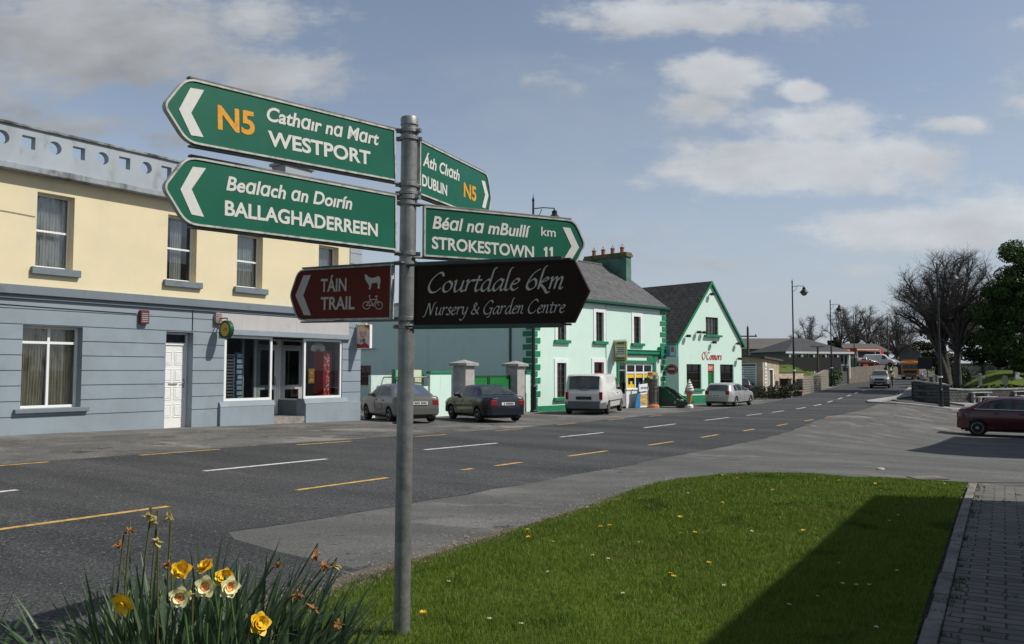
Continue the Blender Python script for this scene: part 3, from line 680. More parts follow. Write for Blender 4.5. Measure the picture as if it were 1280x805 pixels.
def lettering(panel, uv, items, mat_=None, y=-.0026, rust=None):
    mb = MB(); rb = MB()
    for it in items:
        body, (ax, ay), (bx, by), cap_px, kw = it
        u0, v0 = uv(ax, ay); u1, v1 = uv(bx, by); cap = uv(ax, ay - cap_px)[1] - v0
        fit_text(mb, body, u0, u1, v0, cap, y, slope=(v1 - v0) / (u1 - u0), **kw)
        if rust: 
            kk = dict(kw); kk['bold'] = kw.get('bold', .012) + .006
            fit_text(rb, body, u0 - .0012, u1 + .0012, v0 - .0004, cap * 1.03, y + .0011, slope=(v1 - v0) / (u1 - u0), **kk)
    o = mb.build('lettering', mat_ or m_letter, panel)
    if rust: rb.build('rust_outline', rust, panel)
    return o
def chevron(panel, uv, pts, m_=None, y=-.0026):
    mb = MB(); P = [uv(*p) for p in pts]
    n = len(P); mb.face([(a, y, b) for a, b in (P[0], P[1], P[2], P[5])]); mb.face([(a, y, b) for a, b in (P[5], P[2], P[3], P[4])]) if n == 6 else None
    mb.build('arrow', m_ or m_letter, panel)
c1 = lambda x, y: (190 + x / 3.353, 80 + y / 3.353)
c2 = lambda x, y: (350 + x / 2.875, 140 + y / 2.875)
c7 = lambda x, y: (350 + x / 6.095, 310 + y / 6.095)
IT = dict(shear=.2, bold=.024)
BO = dict(bold=.028)
# rust that shows only in patches round the old letters
mr_ = bpy.data.materials.new('patchy_rust'); mr_.use_nodes = True; _nt = mr_.node_tree; _p = _nt.nodes['Principled BSDF']; _p.inputs['Base Color'].default_value = (.42, .20, .03, 1); _p.inputs['Roughness'].default_value = .9
_t = _nt.nodes.new('ShaderNodeTexCoord'); _n = _nt.nodes.new('ShaderNodeTexNoise'); _n.inputs['Scale'].default_value = 55; _n.inputs['Detail'].default_value = 4; _nt.links.new(_t.outputs['Object'], _n.inputs['Vector'])
_m = _nt.nodes.new('ShaderNodeMapRange'); _m.inputs[1].default_value = .50; _m.inputs[2].default_value = .56; _nt.links.new(_n.outputs[0], _m.inputs[0]); _nt.links.new(_m.outputs[0], _p.inputs['Alpha'])
# WESTPORT
pn, uv = finger('green finger sign pointing left, Cathair na Mart over WESTPORT, rusty N5 beside it', pt(232.5, 137.5, 3.37), pt(494, 194, 4.27), .272, .10, True, m_sgreen, m_rim)
lettering(pn, uv, [('Cath\u0251\u0131r n\u0251 M\u0251rt', c1(480, 236), c1(950, 341), 17.5, IT), ('WESTPORT', c1(485, 340), c1(915, 422), 18.3, BO)], rust=mr_)
lettering(pn, uv, [('N5', c1(275, 270), c1(430, 297), 29, BO)], m_orange, rust=mr_)
chevron(pn, uv, [c1(160, 100), c1(217, 110), c1(163, 205), c1(215, 307), c1(163, 299), c1(112, 190)])
# BALLAGHADERREEN
pn, uv = finger('green finger sign pointing left reading Bealach an Doirín over BALLAGHADERREEN', pt(232.5, 237.6, 3.42), pt(495, 278.5, 4.27), .288, .10, True, m_sgreen, m_rim)
lettering(pn, uv, [('Be\u0251l\u0251ch \u0251n Do\u0131rín', c1(310, 527), c1(838, 610), 17.5, IT), ('BALLAGHADERREEN', c1(304, 632), c1(945, 722), 18.3, BO)], rust=mr_)
chevron(pn, uv, [c1(170, 431), c1(225, 437), c1(165, 525), c1(217, 641), c1(165, 631), c1(118, 525)])
# DUBLIN
pn, uv = finger('green finger sign pointing away right, Áth Cliath over DUBLIN with orange N5', pt(524, 209, 4.36), pt(609, 246.5, 5.12), .292, .05, False, m_sgreen, m_rim, tipr=.02)
lettering(pn, uv, [('\u0251\u0301th Cl\u0131\u0251th' if False else 'Áth Cl\u0131\u0251th', c2(512, 191), c2(644, 248), 14.5, IT), ('DUBLIN', c2(509, 263), c2(599, 301), 14, BO)])
lettering(pn, uv, [('N5', c2(659, 303), c2(704, 321), 18, BO)], m_orange)
chevron(pn, uv, [c2(723, 246), c2(735, 249), c2(748, 300), c2(737, 347), c2(725, 342), c2(736, 297)])
# STROKESTOWN
pn, uv = finger('green finger sign pointing right, Béal na mBuillí over STROKESTOWN, 11 km', pt(529.8, 288.8, 4.32), pt(718.7, 304, 4.74), .266, .07, False, m_sgreen, m_rim)
lettering(pn, uv, [('Bé\u0251l n\u0251 mBu\u0131llí', c2(547, 418), c2(900, 451), 15.6, IT), ('STROKESTOWN', c2(545, 490), c2(912, 524), 15, BO),
                   ('km', c2(938, 444), c2(990, 449), 11, dict(bold=.012))])
mb = MB()
for x_ in (948, 968):
    mb.face([(a, -.0026, b) for a, b in [uv(*c2(*p)) for p in [(x_ + 4, 526), (x_ + 12, 527), (x_ + 12, 485), (x_ + 5, 485), (x_ - 1, 492), (x_ - 1, 499), (x_ + 4, 497)]]])
mb.build('distance_number', m_letter, pn)
chevron(pn, uv, [c2(1015, 414), c2(1042, 417), c2(1074, 487), c2(1048, 530), c2(1020, 527), c2(1047, 483)])
# TAIN TRAIL
pn, uv = finger('brown finger sign pointing left reading TÁIN TRAIL, white bull and bicycle on it', pt(372.6, 369, 4.62), pt(489.8, 364.3, 4.29), .287, .06, True, m_sbrown, m_rim)
lettering(pn, uv, [('TÁIN', c7(312, 333), c7(508, 327), 15.8, dict(bold=.02)), ('TRAIL', c7(312, 470), c7(570, 464), 15.6, dict(bold=.02))], m_lettr2)
chevron(pn, uv, [c7(182, 210), c7(238, 206), c7(180, 360), c7(238, 512), c7(184, 511), c7(120, 362)], m_lettr2)
mb = MB(); bull = [(648,203),(660,201),(676,220),(700,229),(725,226),(748,214),(763,219),(768,240),(768,264),(761,284),(763,310),(745,308),(749,285),(742,263),(722,267),(700,270),(696,298),(690,317),(677,315),(683,296),(675,275),(660,255),(651,236)]
mb.face([(a, -.0026, b) for a, b in [uv(*c7(*p)) for p in bull]]); mb.build('bull_symbol', m_lettr2, pn)
mb = MB(); ly = [-.0026]
def stroke2(pts, w):
    P = [Vector(uv(*c7(*p))) for p in pts]; ly[0] -= .0001
    for a, b in zip(P, P[1:]):
        d = (b - a).normalized(); n_ = Vector((-d.y, d.x)) * w / 2; e = d * w * .3
        mb.face([(v.x, ly[0], v.y) for v in (a - n_ - e, b - n_ + e, b + n_ + e, a + n_ - e)])
for cx in (661, 756): stroke2([(cx + 27 * cos(t * pi / 12), 438 + 28 * sin(t * pi / 12)) for t in range(25)], .005)
for l in ([(661,438),(689,394),(738,391),(713,437),(689,394)], [(713,437),(661,438)], [(680,365),(692,364)], [(684,364),(689,394)], [(735,368),(741,392),(756,438)], [(728,368),(748,366)], [(705,430),(722,446)]): stroke2(l, .0045)
mb.build('bicycle_symbol', m_lettr2, pn)
# COURTDALE
pn, uv = finger('black pointed board pointing right, Courtdale 6km Nursery & Garden Centre in grey script', pt(518, 369.5, 4.26), pt(718, 363.9, 3.97), .303, .075, False, m_sblack, m_sblack, tipr=0, railm=m_steal)
mb = MB(); 
for z0, z1 in ((.1525, .172), (-.172, -.1525)): mb.box(0, .79, -.008, .03, z0 + (.0 if z0 > 0 else 0), z1)
mb.build('board_rail', m_steal, pn, bevel=.002)
mb = MB()
u0, v0 = uv(533, 366); u1, v1 = uv(705, 363.2); xh = (uv(533, 352.5)[1] - v0)
script(mb, 'Courtdale 6km', u0, u1, v0 + .001, xh, nib=.22, thin=.07)
u0, v0 = uv(531, 394.5); u1, v1 = uv(706, 389.5); xh = (uv(531, 385.4)[1] - v0)
script(mb, 'Nursery & Garden Centre', u0, u1, v0 + .002, xh, nib=.21, thin=.075)
mb.build('lettering', m_lettr2, pn)
# clamps: a band round the pole at each rail, with its bolts
cl = MB(); zs_ = [pt(508, y, 4.3).z for y in (163, 172, 230, 246, 316, 327.5, 408)] + [pt(508, y, 4.3).z for y in (240, 253, 398)]
for i, z in enumerate(zs_):
    c = pole_at(z) - P0; w = .010
    mb = MB(); mb.lathe([(.0455, -w), (.0505, -w), (.0505, w), (.0455, w)], c, 24, cap=False)
    for a in (R(-20 + 25 * (i % 3)), R(195 - 20 * (i % 2))):
        M = Matrix.Translation(c) @ Matrix.Rotation(a, 4, 'Z'); mb.box(.046, .068, -.013, .013, -w * .95, w * .95, M)
        mb.tube([M @ Vector((.058, -.024, 0)), M @ Vector((.058, .024, 0))], .0045, 6)
    mb.build('clamp', m_galv, post, bevel=.001)
# ================================================================ buildings
m_cream = mat('cream_render', (.73, .635, .42), .85, .04, .8, .12, 60, spec=.2, dirt=(.62, .54, .37), dscale=.6, damt=.36, layers=[((.55, .48, .34), 1.1, .62, .80, 7, (2.6, 2.6, .30)), ((.66, .60, .45), .5, .55, .70, 5, None)])
m_blue = mat('blue_grey_render', (.265, .315, .35), .8, .06, .9, .15, 60, spec=.25, dirt=(.22, .258, .283), dscale=.8, damt=.42, layers=[((.20, .225, .235), 1.0, .60, .78, 7, (2.6, 2.6, .3)), ((.30, .325, .335), .8, .60, .70, 6, None), ((.17, .175, .165), 5, .70, .76, 4, None)])
m_trim = mat('grey_trim', (.165, .20, .225), .75, .1, 2, .1, 40, dirt=(.12, .14, .15), dscale=2, damt=.4)
m_par = mat('parapet_render', (.36, .40, .43), .9, .08, 1.2, .25, 50, spec=.2, dirt=(.17, .175, .17), dscale=1.6, damt=.36, stretch=(1, 1, .45))
m_cap = mat('weathered_capping', (.30, .32, .32), .95, .2, 3, .4, 40, spec=.1, dirt=(.07, .07, .06), dscale=2.2, damt=.5)
m_upvc = mat('white_upvc', (.78, .78, .76), .35, .03, 3, dirt=(.66, .65, .62), dscale=4, damt=.3)
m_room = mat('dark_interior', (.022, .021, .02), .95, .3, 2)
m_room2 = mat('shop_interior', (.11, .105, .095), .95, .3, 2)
m_glass = glassmat('window_glass', (.74, .78, .78), .10)
m_glassd = glassmat('shop_glass', (.72, .76, .76), .035)
m_net = mat('net_curtain', (.56, .54, .50), .9, .25, 6, stretch=(14, 1, .6))
m_beige = mat('beige_curtain', (.50, .44, .31), .9, .3, 5, stretch=(14, 1, .5))
m_slate = brickmat('roof_slates', (.13, .13, .13), (.095, .096, .10), (.045, .045, .045), .32, .20, .012, .75, 'xy', .7, .3, (.15, .15, .12))
m_slate2 = brickmat('dark_roof_tiles', (.055, .052, .05), (.075, .072, .066), (.02, .02, .02), .34, .28, .02, .85, 'xy', .7, .35, (.12, .12, .09))
m_terra = mat('terracotta', (.33, .135, .075), .85, .15, 6)
m_grime = mat('dirty_threshold', (.22, .21, .19), .95, .2, 3, .4, 40)
m_black = mat('black_iron', (.012, .013, .013), .5, .2, 8)
m_steel = mat('dull_steel', (.35, .36, .36), .45, .1, 8, metal=.6)
m_fasc = mat('bare_fascia_board', (.46, .44, .435), .8, .05, 1.2, dirt=(.36, .35, .34), dscale=2, damt=.35)

def facade(mb, X, Z, openings=(), grooves=(), thick=.28, gw=.022, gd=.022, y0=0.0, zproud=()):
    """wall in the x-z plane with real openings and recessed joints"""
    xc = sorted({X[0], X[1], *[v for o in openings for v in o[:2]]}); zc = {Z[0], Z[1], *[v for o in openings for v in o[2:4]]}
    for g in grooves: zc |= {g - gw / 2, g + gw / 2}
    zc = sorted(z for z in zc if Z[0] <= z <= Z[1]); xc = [x for x in xc if X[0] <= x <= X[1]]
    def dep(i, j):
        if not (0 <= i < len(xc) - 1 and 0 <= j < len(zc) - 1): return None
        x, z = (xc[i] + xc[i+1]) / 2, (zc[j] + zc[j+1]) / 2
        for o in openings:
            if o[0] < x < o[1] and o[2] < z < o[3]: return None
        for g in grooves:
            if abs(z - g) < gw / 2: return gd
        return 0.
    for i in range(len(xc) - 1):
        for j in range(len(zc) - 1):
            d = dep(i, j)
            if d is None: continue
            a, b, c, e = xc[i], xc[i+1], zc[j], zc[j+1]; y = y0 + d
            mb.face([(a, y, c), (b, y, c), (b, y, e), (a, y, e)])
            for di, dj in ((1, 0), (-1, 0), (0, 1), (0, -1)):
                q = dep(i + di, j + dj); qy = y0 + (thick if q is None else q)
                if qy <= y + 1e-6: continue
                if di: x = b if di > 0 else a; mb.face([(x, y, c), (x, y, e), (x, qy, e), (x, qy, c)])
                else: z = e if dj > 0 else c; mb.face([(a, y, z), (b, y, z), (b, qy, z), (a, qy, z)])
def frame_bars(mb, x0, x1, z0, z1, y, w, d, mull=(), trans=(), wi=None, cut=None):
    """outer frame with mullions (x) and transoms (z); no two bars share a face"""
    wi = wi or w
    mb.box(x0, x0 + w, y, y + d, z0, z1); mb.box(x1 - w, x1, y, y + d, z0, z1)
    mb.box(x0 + w, x1 - w, y, y + d, z0, z0 + w); mb.box(x0 + w, x1 - w, y, y + d, z1 - w, z1)
    for m in mull: mb.box(m - wi/2, m + wi/2, y + .002, y + d - .002, z0 + w, z1 - w)
    for t in trans: mb.box(x0 + w, x1 - w, y + .004, y + d - .004, t - wi/2, t + wi/2)
def curtain(mb, x0, x1, z0, z1, y, amp=.02, k=14, seed=0, gather=0.):
    r = random.Random(seed); n = max(12, int((x1 - x0) * k * 5)); ph = r.uniform(0, 6)
    rows = 5
    P = []
    for j in range(rows + 1):
        v = j / rows; z = z0 + (z1 - z0) * v
        P.append([(x0 + (x1 - x0) * i / n * (1 - gather * (1 - v)), y + amp * sin(ph + i / n * (x1 - x0) * k * 2 * pi + .5 * sin(i * .13 * k)), z) for i in range(n + 1)])
    for j in range(rows):
        for i in range(n): mb.face([P[j][i], P[j][i+1], P[j+1][i+1], P[j+1][i]])
def window(root, x0, x1, z0, z1, y, w=.055, mull=(), trans=(), fm=None, gm=None, cur=None, cseed=0, sill=None, silm=None, wi=None, d=.06, lab=None):
    mb = MB(); frame_bars(mb, x0, x1, z0, z1, y, w, d, mull, trans, wi)
    f = mb.build('window', fm or m_upvc, root, bevel=.004)
    if lab: f['label'] = lab
    p = MB(); p.face([(x0 + w*.8, y + d*.55, z0 + w*.8), (x1 - w*.8, y + d*.55, z0 + w*.8), (x1 - w*.8, y + d*.55, z1 - w*.8), (x0 + w*.8, y + d*.55, z1 - w*.8)]); p.build('pane', gm or m_glass, f)
    if cur:
        for i, (a, b, c, e, cm, am, g) in enumerate(cur):
            q = MB(); curtain(q, a, b, c, e, y + .14 + i * .03, am, seed=cseed + i, gather=g); q.build('curtain', cm, f, smooth=True)
    if sill:
        s = MB(); s.box(*sill); s.build('sill', silm or m_trim, f, bevel=.008)
    return f

# ---------------------------------------------------------------- cream and blue building with the parapet
ROT = R(90) - A
yb = thing('terraced_building', 'long two storey building, cream above blue-grey, with pierced parapet and shopfront', 'building', (*xy(0, 20), 0), ROT)
L_ = 20.0
up_open = [(9.47, 10.34, 3.82, 5.58), (12.82, 13.70, 3.82, 5.57), (15.02, 15.92, 3.82, 5.5 - .12), (18.10, 18.95, 3.82, 5.42), (6.1, 6.97, 3.82, 5.58), (2.6, 3.45, 3.82, 5.58)]
mb = MB(); facade(mb, (0, 19.45), (3.35, 5.95), up_open); mb.build('upper_wall', m_cream, yb)
mb = MB(); facade(mb, (19.45, 20.0), (3.16, 6.0), (), [3.55 + .352 * k for k in range(7)], y0=-.03); mb.build('corner_pilaster', m_par, yb)
gr_open = [(9.25, 10.63, .54, 2.46), (12.85, 13.66, -.5, 2.45), (14.66, 16.36, .55, 2.42), (16.36, 17.58, -.5, 2.42), (17.58, 19.17, .55, 2.42), (5.4, 6.8, .54, 2.46), (2.2, 3.1, -.5, 2.45)]
GV = [.36 + .3525 * k for k in range(8)]
mb = MB(); facade(mb, (0, 20.0), (-.8, 3.15), gr_open, GV, thick=.34); mb.build('ground_floor_wall', m_blue, yb)
mb = MB(); mb.box(0, 19.44, -.13, .2, 3.15, 3.36); mb.box(0, 19.44, -.06, .0, 3.05, 3.149); mb.build('string_course', m_trim, yb, bevel=.01)
# parapet pierced with squares and circles
mb = MB(); z0, z1 = 6.1, 6.98; yf, yk = -.12, .08; hz = 6.655; sq = .148
cxs = [(9.18 + 1.16 * k, 's') for k in range(-7, 9)] + [(9.77 + 1.16 * k, 'c') for k in range(-8, 9)]
cxs = sorted(c for c in cxs if .4 < c[0] < 19.6); xprev = 0.
for i, (cx, ty) in enumerate(cxs):
    xn = (cx + cxs[i+1][0]) / 2 if i + 1 < len(cxs) else 20.0
    for y in (yf, yk):
        if ty == 's': inner = [(cx - sq, hz - sq), (cx + sq, hz - sq), (cx + sq, hz + sq), (cx - sq, hz + sq)]
        else: inner = [(cx + .155 * cos(t), hz + .155 * sin(t)) for t in [2 * pi * k / 32 - 3 * pi / 4 for k in range(32)]]
        outer4 = [(xprev, z0), (xn, z0), (xn, z1), (xprev, z1)]; n = len(inner); q = n // 4
        for s in range(4):
            a, b = outer4[s], outer4[(s + 1) % 4]
            for k in range(q):
                p0 = (a[0] + (b[0]-a[0]) * k / q, a[1] + (b[1]-a[1]) * k / q); p1 = (a[0] + (b[0]-a[0]) * (k+1) / q, a[1] + (b[1]-a[1]) * (k+1) / q)
                i0, i1 = inner[(s*q + k) % n], inner[(s*q + k + 1) % n]
                mb.face([(p0[0], y, p0[1]), (p1[0], y, p1[1]), (i1[0], y, i1[1]), (i0[0], y, i0[1])])
    for k in range(len(inner)):
        a, b = inner[k], inner[(k+1) % len(inner)]; mb.face([(a[0], yf, a[1]), (b[0], yf, b[1]), (b[0], yk, b[1]), (a[0], yk, a[1])])
    xprev = xn
for x in (0, 20.0): mb.face([(x, yf, z0), (x, yk, z0), (x, yk, z1), (x, yf, z1)])
mb.build('parapet', m_par, yb)
mb = MB(); mb.box(0, 20.02, -.17, .13, 6.98, 7.045); mb.build('parapet_capping', m_cap, yb, bevel=.012)
mb = MB(); mb.box(0, 20.02, -.27, .10, 5.95, 6.10); mb.build('cornice', mat('cornice_render', (.31, .34, .36), .95, .12, 2, .3, 40, spec=.1, dirt=(.09, .09, .085), dscale=2.6, damt=.43, stretch=(1, 1, .5)), yb, bevel=.015)
mb = MB(); mb.box(0, .05, .34, 8.8, -.8, 6.1); mb.box(19.95, 20.0, .345, 8.8, -.8, 5.9); mb.box(.05, 19.95, 8.7, 8.8, -.8, 6.0); mb.box(.05, 19.95, .15, 8.7, 5.99, 6.09); mb.build('rear_walls', m_blue, yb)
# pitched roof behind the parapet
mb = MB(); x0r, x1r = 11.6, 19.9
mb.raw([(x0r, .3, 6.1), (x1r, .3, 6.1), (x1r, 8.6, 6.1), (x0r, 8.6, 6.1), (x0r + 1.2, 4.4, 7.6), (x1r, 4.4, 7.6)], [(0, 1, 5, 4), (2, 3, 4, 5), (3, 0, 4), (1, 2, 5)])
rf = mb.build('roof', mat('brown_roof_tiles', (.10, .065, .05), .9, .3, 3, .5, 14, dirt=(.16, .10, .07), dscale=5, damt=.4), yb)
mb = MB(); mb.box(18.55, 19.75, 2.2, 2.9, 6.5, 8.42); mb.box(18.48, 19.82, 2.13, 2.97, 8.42, 8.52); ch = mb.build('chimney', m_par, rf, bevel=.01)
mb = MB()
for x in (18.85, 19.42): mb.lathe([(.14, 8.5), (.125, 8.62), (.13, 8.78), (.15, 8.8), (.15, 8.84), (.1, 8.84)], (x, 2.55, 0), 14)
mb.build('chimney_pot', m_terra, rf, smooth=False)
# windows
for i, (a, b, c, e) in enumerate(up_open):
    mid = c + (e - c) * .5
    window(yb, a + .0, b - .0, c, e, .20, .05, (), (mid,), cur=[(a + .05, b - .03, c + .05, e - .05, m_net, .018, .0)] if i != 1 else [(a + .3, a + .62, c, e, m_net, .02, 0)], cseed=i, sill=(a - .1, b + .16, -.10, .199, c - .17, c - .004))
window(yb, 9.25, 10.63, .54, 2.46, .22, .06, (9.94,), (2.07,), cur=[(9.28, 9.98, .58, 2.42, m_beige, .03, .12), (9.96, 10.62, .58, 2.42, m_beige, .03, .0)], cseed=11, sill=(9.1, 10.8, -.10, .219, .44, .536))
window(yb, 5.4, 6.8, .54, 2.46, .22, .06, (6.1,), (2.07,), cur=[(5.43, 6.78, .58, 2.42, m_beige, .03, 0)], cseed=21, sill=(5.25, 6.95, -.10, .219, .44, .536))
# doors
def upvc_door(x0, x1):
    mb = MB(); y = .26; mb.box(x0, x0 + .05, y, y + .07, -.2, 2.44); mb.box(x1 - .05, x1, y, y + .07, -.2, 2.44); mb.box(x0 + .05, x1 - .05, y, y + .07, 2.1, 2.17); mb.box(x0 + .05, x1 - .05, y, y + .07, 2.39, 2.44)
    d = mb.build('door_frame', m_upvc, yb, bevel=.004)
    mb = MB(); zb = -.12; mb.box(x0 + .052, x1 - .052, y + .03, y + .06, zb, 2.098); xm = (x0 + x1) / 2; w = (x1 - x0 - .3) / 2
    lf = mb
    for k in range(4):
        for s in (-1, 1):
            cx = xm + s * (w / 2 + .035); z = .16 + k * .47
            frame_bars(lf, cx - w/2, cx + w/2, z, z + .36, y + .019, .022, .02); lf.box(cx - w/2 + .045, cx + w/2 - .045, y + .018, y + .035, z + .05, z + .31)
    l = lf.build('door_leaf', m_upvc, d, bevel=.004)
    mb = MB(); mb.box(xm - .13, xm + .13, y + .012, y + .029, 1.03, 1.08); mb.build('letter_plate', m_steel, d, bevel=.004)
    mb = MB(); mb.box(x1 - .105, x1 - .075, y + .01, y + .029, .95, 1.2); mb.tube([(x1 - .09, y + .012, 1.1), (x1 - .09, y - .03, 1.1), (x1 - .19, y - .035, 1.1)], .009, 8); mb.build('handle', m_steel, d)
    mb = MB(); mb.face([(x0 + .05, y + .04, 2.17), (x1 - .05, y + .04, 2.17), (x1 - .05, y + .04, 2.39), (x0 + .05, y + .04, 2.39)]); mb.build('pane', m_glass, d)
    mb = MB(); mb.box(x0 - .04, x1 + .04, -.1, .3, -.6, -.115); mb.build('step', m_grime, yb, bevel=.015)
upvc_door(12.85, 13.66); upvc_door(2.2, 3.1)
# shopfront: stall risers, windows, recessed door
sf = MB(); sf.box(14.5, 16.36, -.09, -.001, -.6, .40); sf.raw([(14.5,-.10,.40),(16.40,-.10,.40),(16.40,.1,.40),(14.5,.1,.40),(14.5,-.04,.54),(16.40,-.04,.54),(16.40,.1,.54),(14.5,.1,.54)], [(0,1,5,4),(1,2,6,5),(3,0,4,7),(4,5,6,7),(0,3,2,1)])
sf.build('stall_riser', m_blue, yb, bevel=.006); sf = MB(); sf.box(17.58, 19.93, -.09, -.001, -.65, .40); sf.raw([(17.54,-.10,.40),(19.36,-.10,.40),(19.36,.1,.40),(17.54,.1,.40),(17.54,-.04,.54),(19.36,-.04,.54),(19.36,.1,.54),(17.54,.1,.54)], [(0,1,5,4),(1,2,6,5),(3,0,4,7),(4,5,6,7),(0,3,2,1)])
sf.build('stall_riser', m_blue, yb, bevel=.006)
mb = MB(); mb.box(17.585, 17.64, .0, 1.26, -.4, .50); mb.box(16.34, 16.40, .0, 1.26, -.4, .5); mb.build('porch_side', m_trim, yb)
mb = MB(); mb.box(16.37, 17.60, -.05, 1.25, -.5, .02); mb.build('porch_floor', mat('porch_tiles', (.30, .27, .24), .8, .2, 3, dirt=(.18, .16, .14), dscale=4), yb)
wl_ = window(yb, 14.68, 16.36, .55, 2.42, .03, .075, (), (), gm=m_glassd, d=.07)
wr_ = window(yb, 17.58, 19.17, .55, 2.42, .03, .075, (), (), gm=m_glassd, d=.07)
mb = MB(); mb.face([(17.61, .1, .55), (17.63, 1.2, .55), (17.63, 1.2, 2.42), (17.61, .1, 2.42)]); mb.face([(16.37, .1, .55), (16.66, 1.2, .55), (16.66, 1.2, 2.42), (16.37, .1, 2.42)]); mb.build('side_glazing', m_glassd, yb)
mb = MB(); mb.box(17.58, 17.64, 1.19, 1.26, .5, 2.42); mb.box(16.62, 16.70, 1.19, 1.26, .02, 2.42); mb.box(17.585, 17.64, .1, 1.19, .50, .545); mb.build('glazing_post', m_upvc, yb)
mb = MB(); frame_bars(mb, 16.72, 17.57, .03, 2.42, 1.2, .06, .06, (), (2.2,)); mb.box(16.79, 16.87, 1.205, 1.25, .09, 2.16); mb.box(17.42, 17.50, 1.205, 1.25, .09, 2.16)
mb.box(16.87, 17.42, 1.205, 1.25, .09, .2); mb.box(16.87, 17.42, 1.205, 1.25, .82, .96); mb.box(16.87, 17.42, 1.205, 1.25, 2.06, 2.16)
sd = mb.build('shop_door', m_upvc, yb, bevel=.004)
mb = MB(); mb.face([(16.8, 1.23, .1), (17.5, 1.23, .1), (17.5, 1.23, 2.4), (16.8, 1.23, 2.4)]); mb.build('pane', m_glassd, sd)
mb = MB(); mb.tube([(17.40, 1.2, .95), (17.40, 1.15, .96), (17.40, 1.15, 1.22), (17.40, 1.2, 1.23)], .011, 8); mb.build('handle', m_black, sd)
mb = MB(); mb.box(14.51, 19.40, -.05, -.001, 2.585, 3.03)
for x in (15.2, 16.1, 17.2, 18.3): mb.box(x - .004, x + .004, -.053, -.0505, 2.6, 3.01)
mb.build('fascia_board', m_fasc, yb, bevel=.004)
mb = MB(); mb.box(14.5, 19.45, -.10, -.001, 2.425, 2.58); mb.build('shop_lintel', m_blue, yb, bevel=.012)
# interior behind the openings; dark sheets added to stop light leaking through
mb = MB(); mb.box(.1, 14.2, .75, .8, -.5, 5.9); mb.box(14.2, 19.9, .75, .8, 2.7, 5.9); mb.build('light_stop_wall', m_room, yb)
mb = MB(); mb.face([(14.25, 4.2, -.3), (19.9, 4.2, -.3), (19.9, 4.2, 2.7), (14.25, 4.2, 2.7)]); mb.face([(14.25, .34, -.3), (14.25, 4.2, -.3), (14.25, 4.2, 2.7), (14.25, .34, 2.7)]); mb.face([(19.55, .34, -.3), (19.55, 4.2, -.3), (19.55, 4.2, 2.7), (19.55, .34, 2.7)])
mb.face([(14.25, .1, 2.46), (19.55, .1, 2.46), (19.55, 4.2, 2.46), (14.25, 4.2, 2.46)]); mb.box(14.3, 16.3, .12, .7, .2, .53); mb.box(17.66, 19.5, .12, .9, .2, .53); mb.build('shop_room', m_room2, yb)
mb = MB(); mb.box(15.95, 16.02, .9, .98, .5, 2.4); mb.box(19.3, 19.5, .5, .52, .55, 2.4); mb.build('partition_post', mat('pale_partition', (.42, .38, .34), .8), yb)
mb = MB()
for k in range(13):
    a = R(-10 + 200 * k / 12); mb.face([(18.2 + .05 * cos(a), .088, 2.02 + .04 * sin(a)), (18.2 + .30 * cos(a - .05), .088, 2.10 + .20 * sin(a - .05)), (18.2 + .30 * cos(a + .05), .088, 2.10 + .20 * sin(a + .05))])
mb.build('price_burst', mat('white_paper', (.7, .72, .7), .8), yb)
mb = MB(); mb.box(17.86, 18.10, .125, .13, 1.02, 1.48); ps = mb.build('poster', mat('orange_poster', (.55, .24, .03), .6, .3, 9), yb)
mb = MB(); mb.box(17.93, 18.03, .122, .1235, 1.3, 1.4); mb.box(17.9, 18.06, .122, .1235, 1.08, 1.16); mb.build('poster_print', mat('poster_cream', (.62, .5, .3), .6), ps)
mb = MB(); mb.box(17.66, 17.665, .35, .72, .6, .98); p2 = mb.build('sticker', mat('sticker_white', (.55, .53, .5), .6), yb)
mb = MB(); mb.lathe([(.03, 0), (.11, 0), (.11, .003), (.03, .003)], (17.655, .52, .78), 18, Matrix.Rotation(R(-90), 4, 'Y')); mb.build('sticker_heart', mat('sticker_red', (.55, .05, .03), .6), p2)
# alarm boxes
def alarm(x, z, w, h, cols, lab):
    mb = MB(); M = None
    mb.prism(fillet([(x - w/2, z - h/2), (x + w/2, z - h/2), (x + w/2, z + h/2), (x - w/2, z + h/2)], .04), -.11, -.001); a = mb.build('alarm_box', cols[0], yb, bevel=.01); a['label'] = lab
    mb = MB()
    for k in range(5): mb.box(x - w*.36, x + w*.36, -.118, -.111, z - h*.36 + k*.05, z - h*.36 + k*.05 + .03)
    mb.build('louvre', cols[1], a)
alarm(12.17, 2.79, .24, .36, (mat('alarm_maroon', (.11, .03, .025), .5), mat('alarm_grey', (.3, .28, .27), .5)), 'maroon alarm box on the blue wall beside the white door')
alarm(14.40, 2.88, .22, .30, (mat('alarm_cream', (.5, .46, .42), .6, .2, 4, dirt=(.22, .13, .1), dscale=3), mat('alarm_rust', (.3, .2, .17), .6)), 'pale rust-stained alarm box at the left end of the blank fascia')
# wires stapled along the front
mb = MB(); mb.tube(smoothpts([(0, -.015, 4.98), (4, -.015, 5.0), (8, -.015, 5.02), (9.43, -.015, 4.98)], 6), .006, 5); mb.tube(smoothpts([(0, -.012, 3.0), (6, -.012, 2.96), (9, -.012, 2.9), (12.0, -.012, 2.87)], 8), .009, 5); mb.tube([(13.62, -.012, 3.1), (13.62, -.012, 2.5)], .01, 5); mb.build('wire', m_black, yb)

def in_frame(root, name, mb, m, label, cat, **k):      # a separate thing that sits at a building's coordinates
    pass
def at_yb(x, y, z=0): X, Y = xy(x, 20 + y); return (X, Y, z)
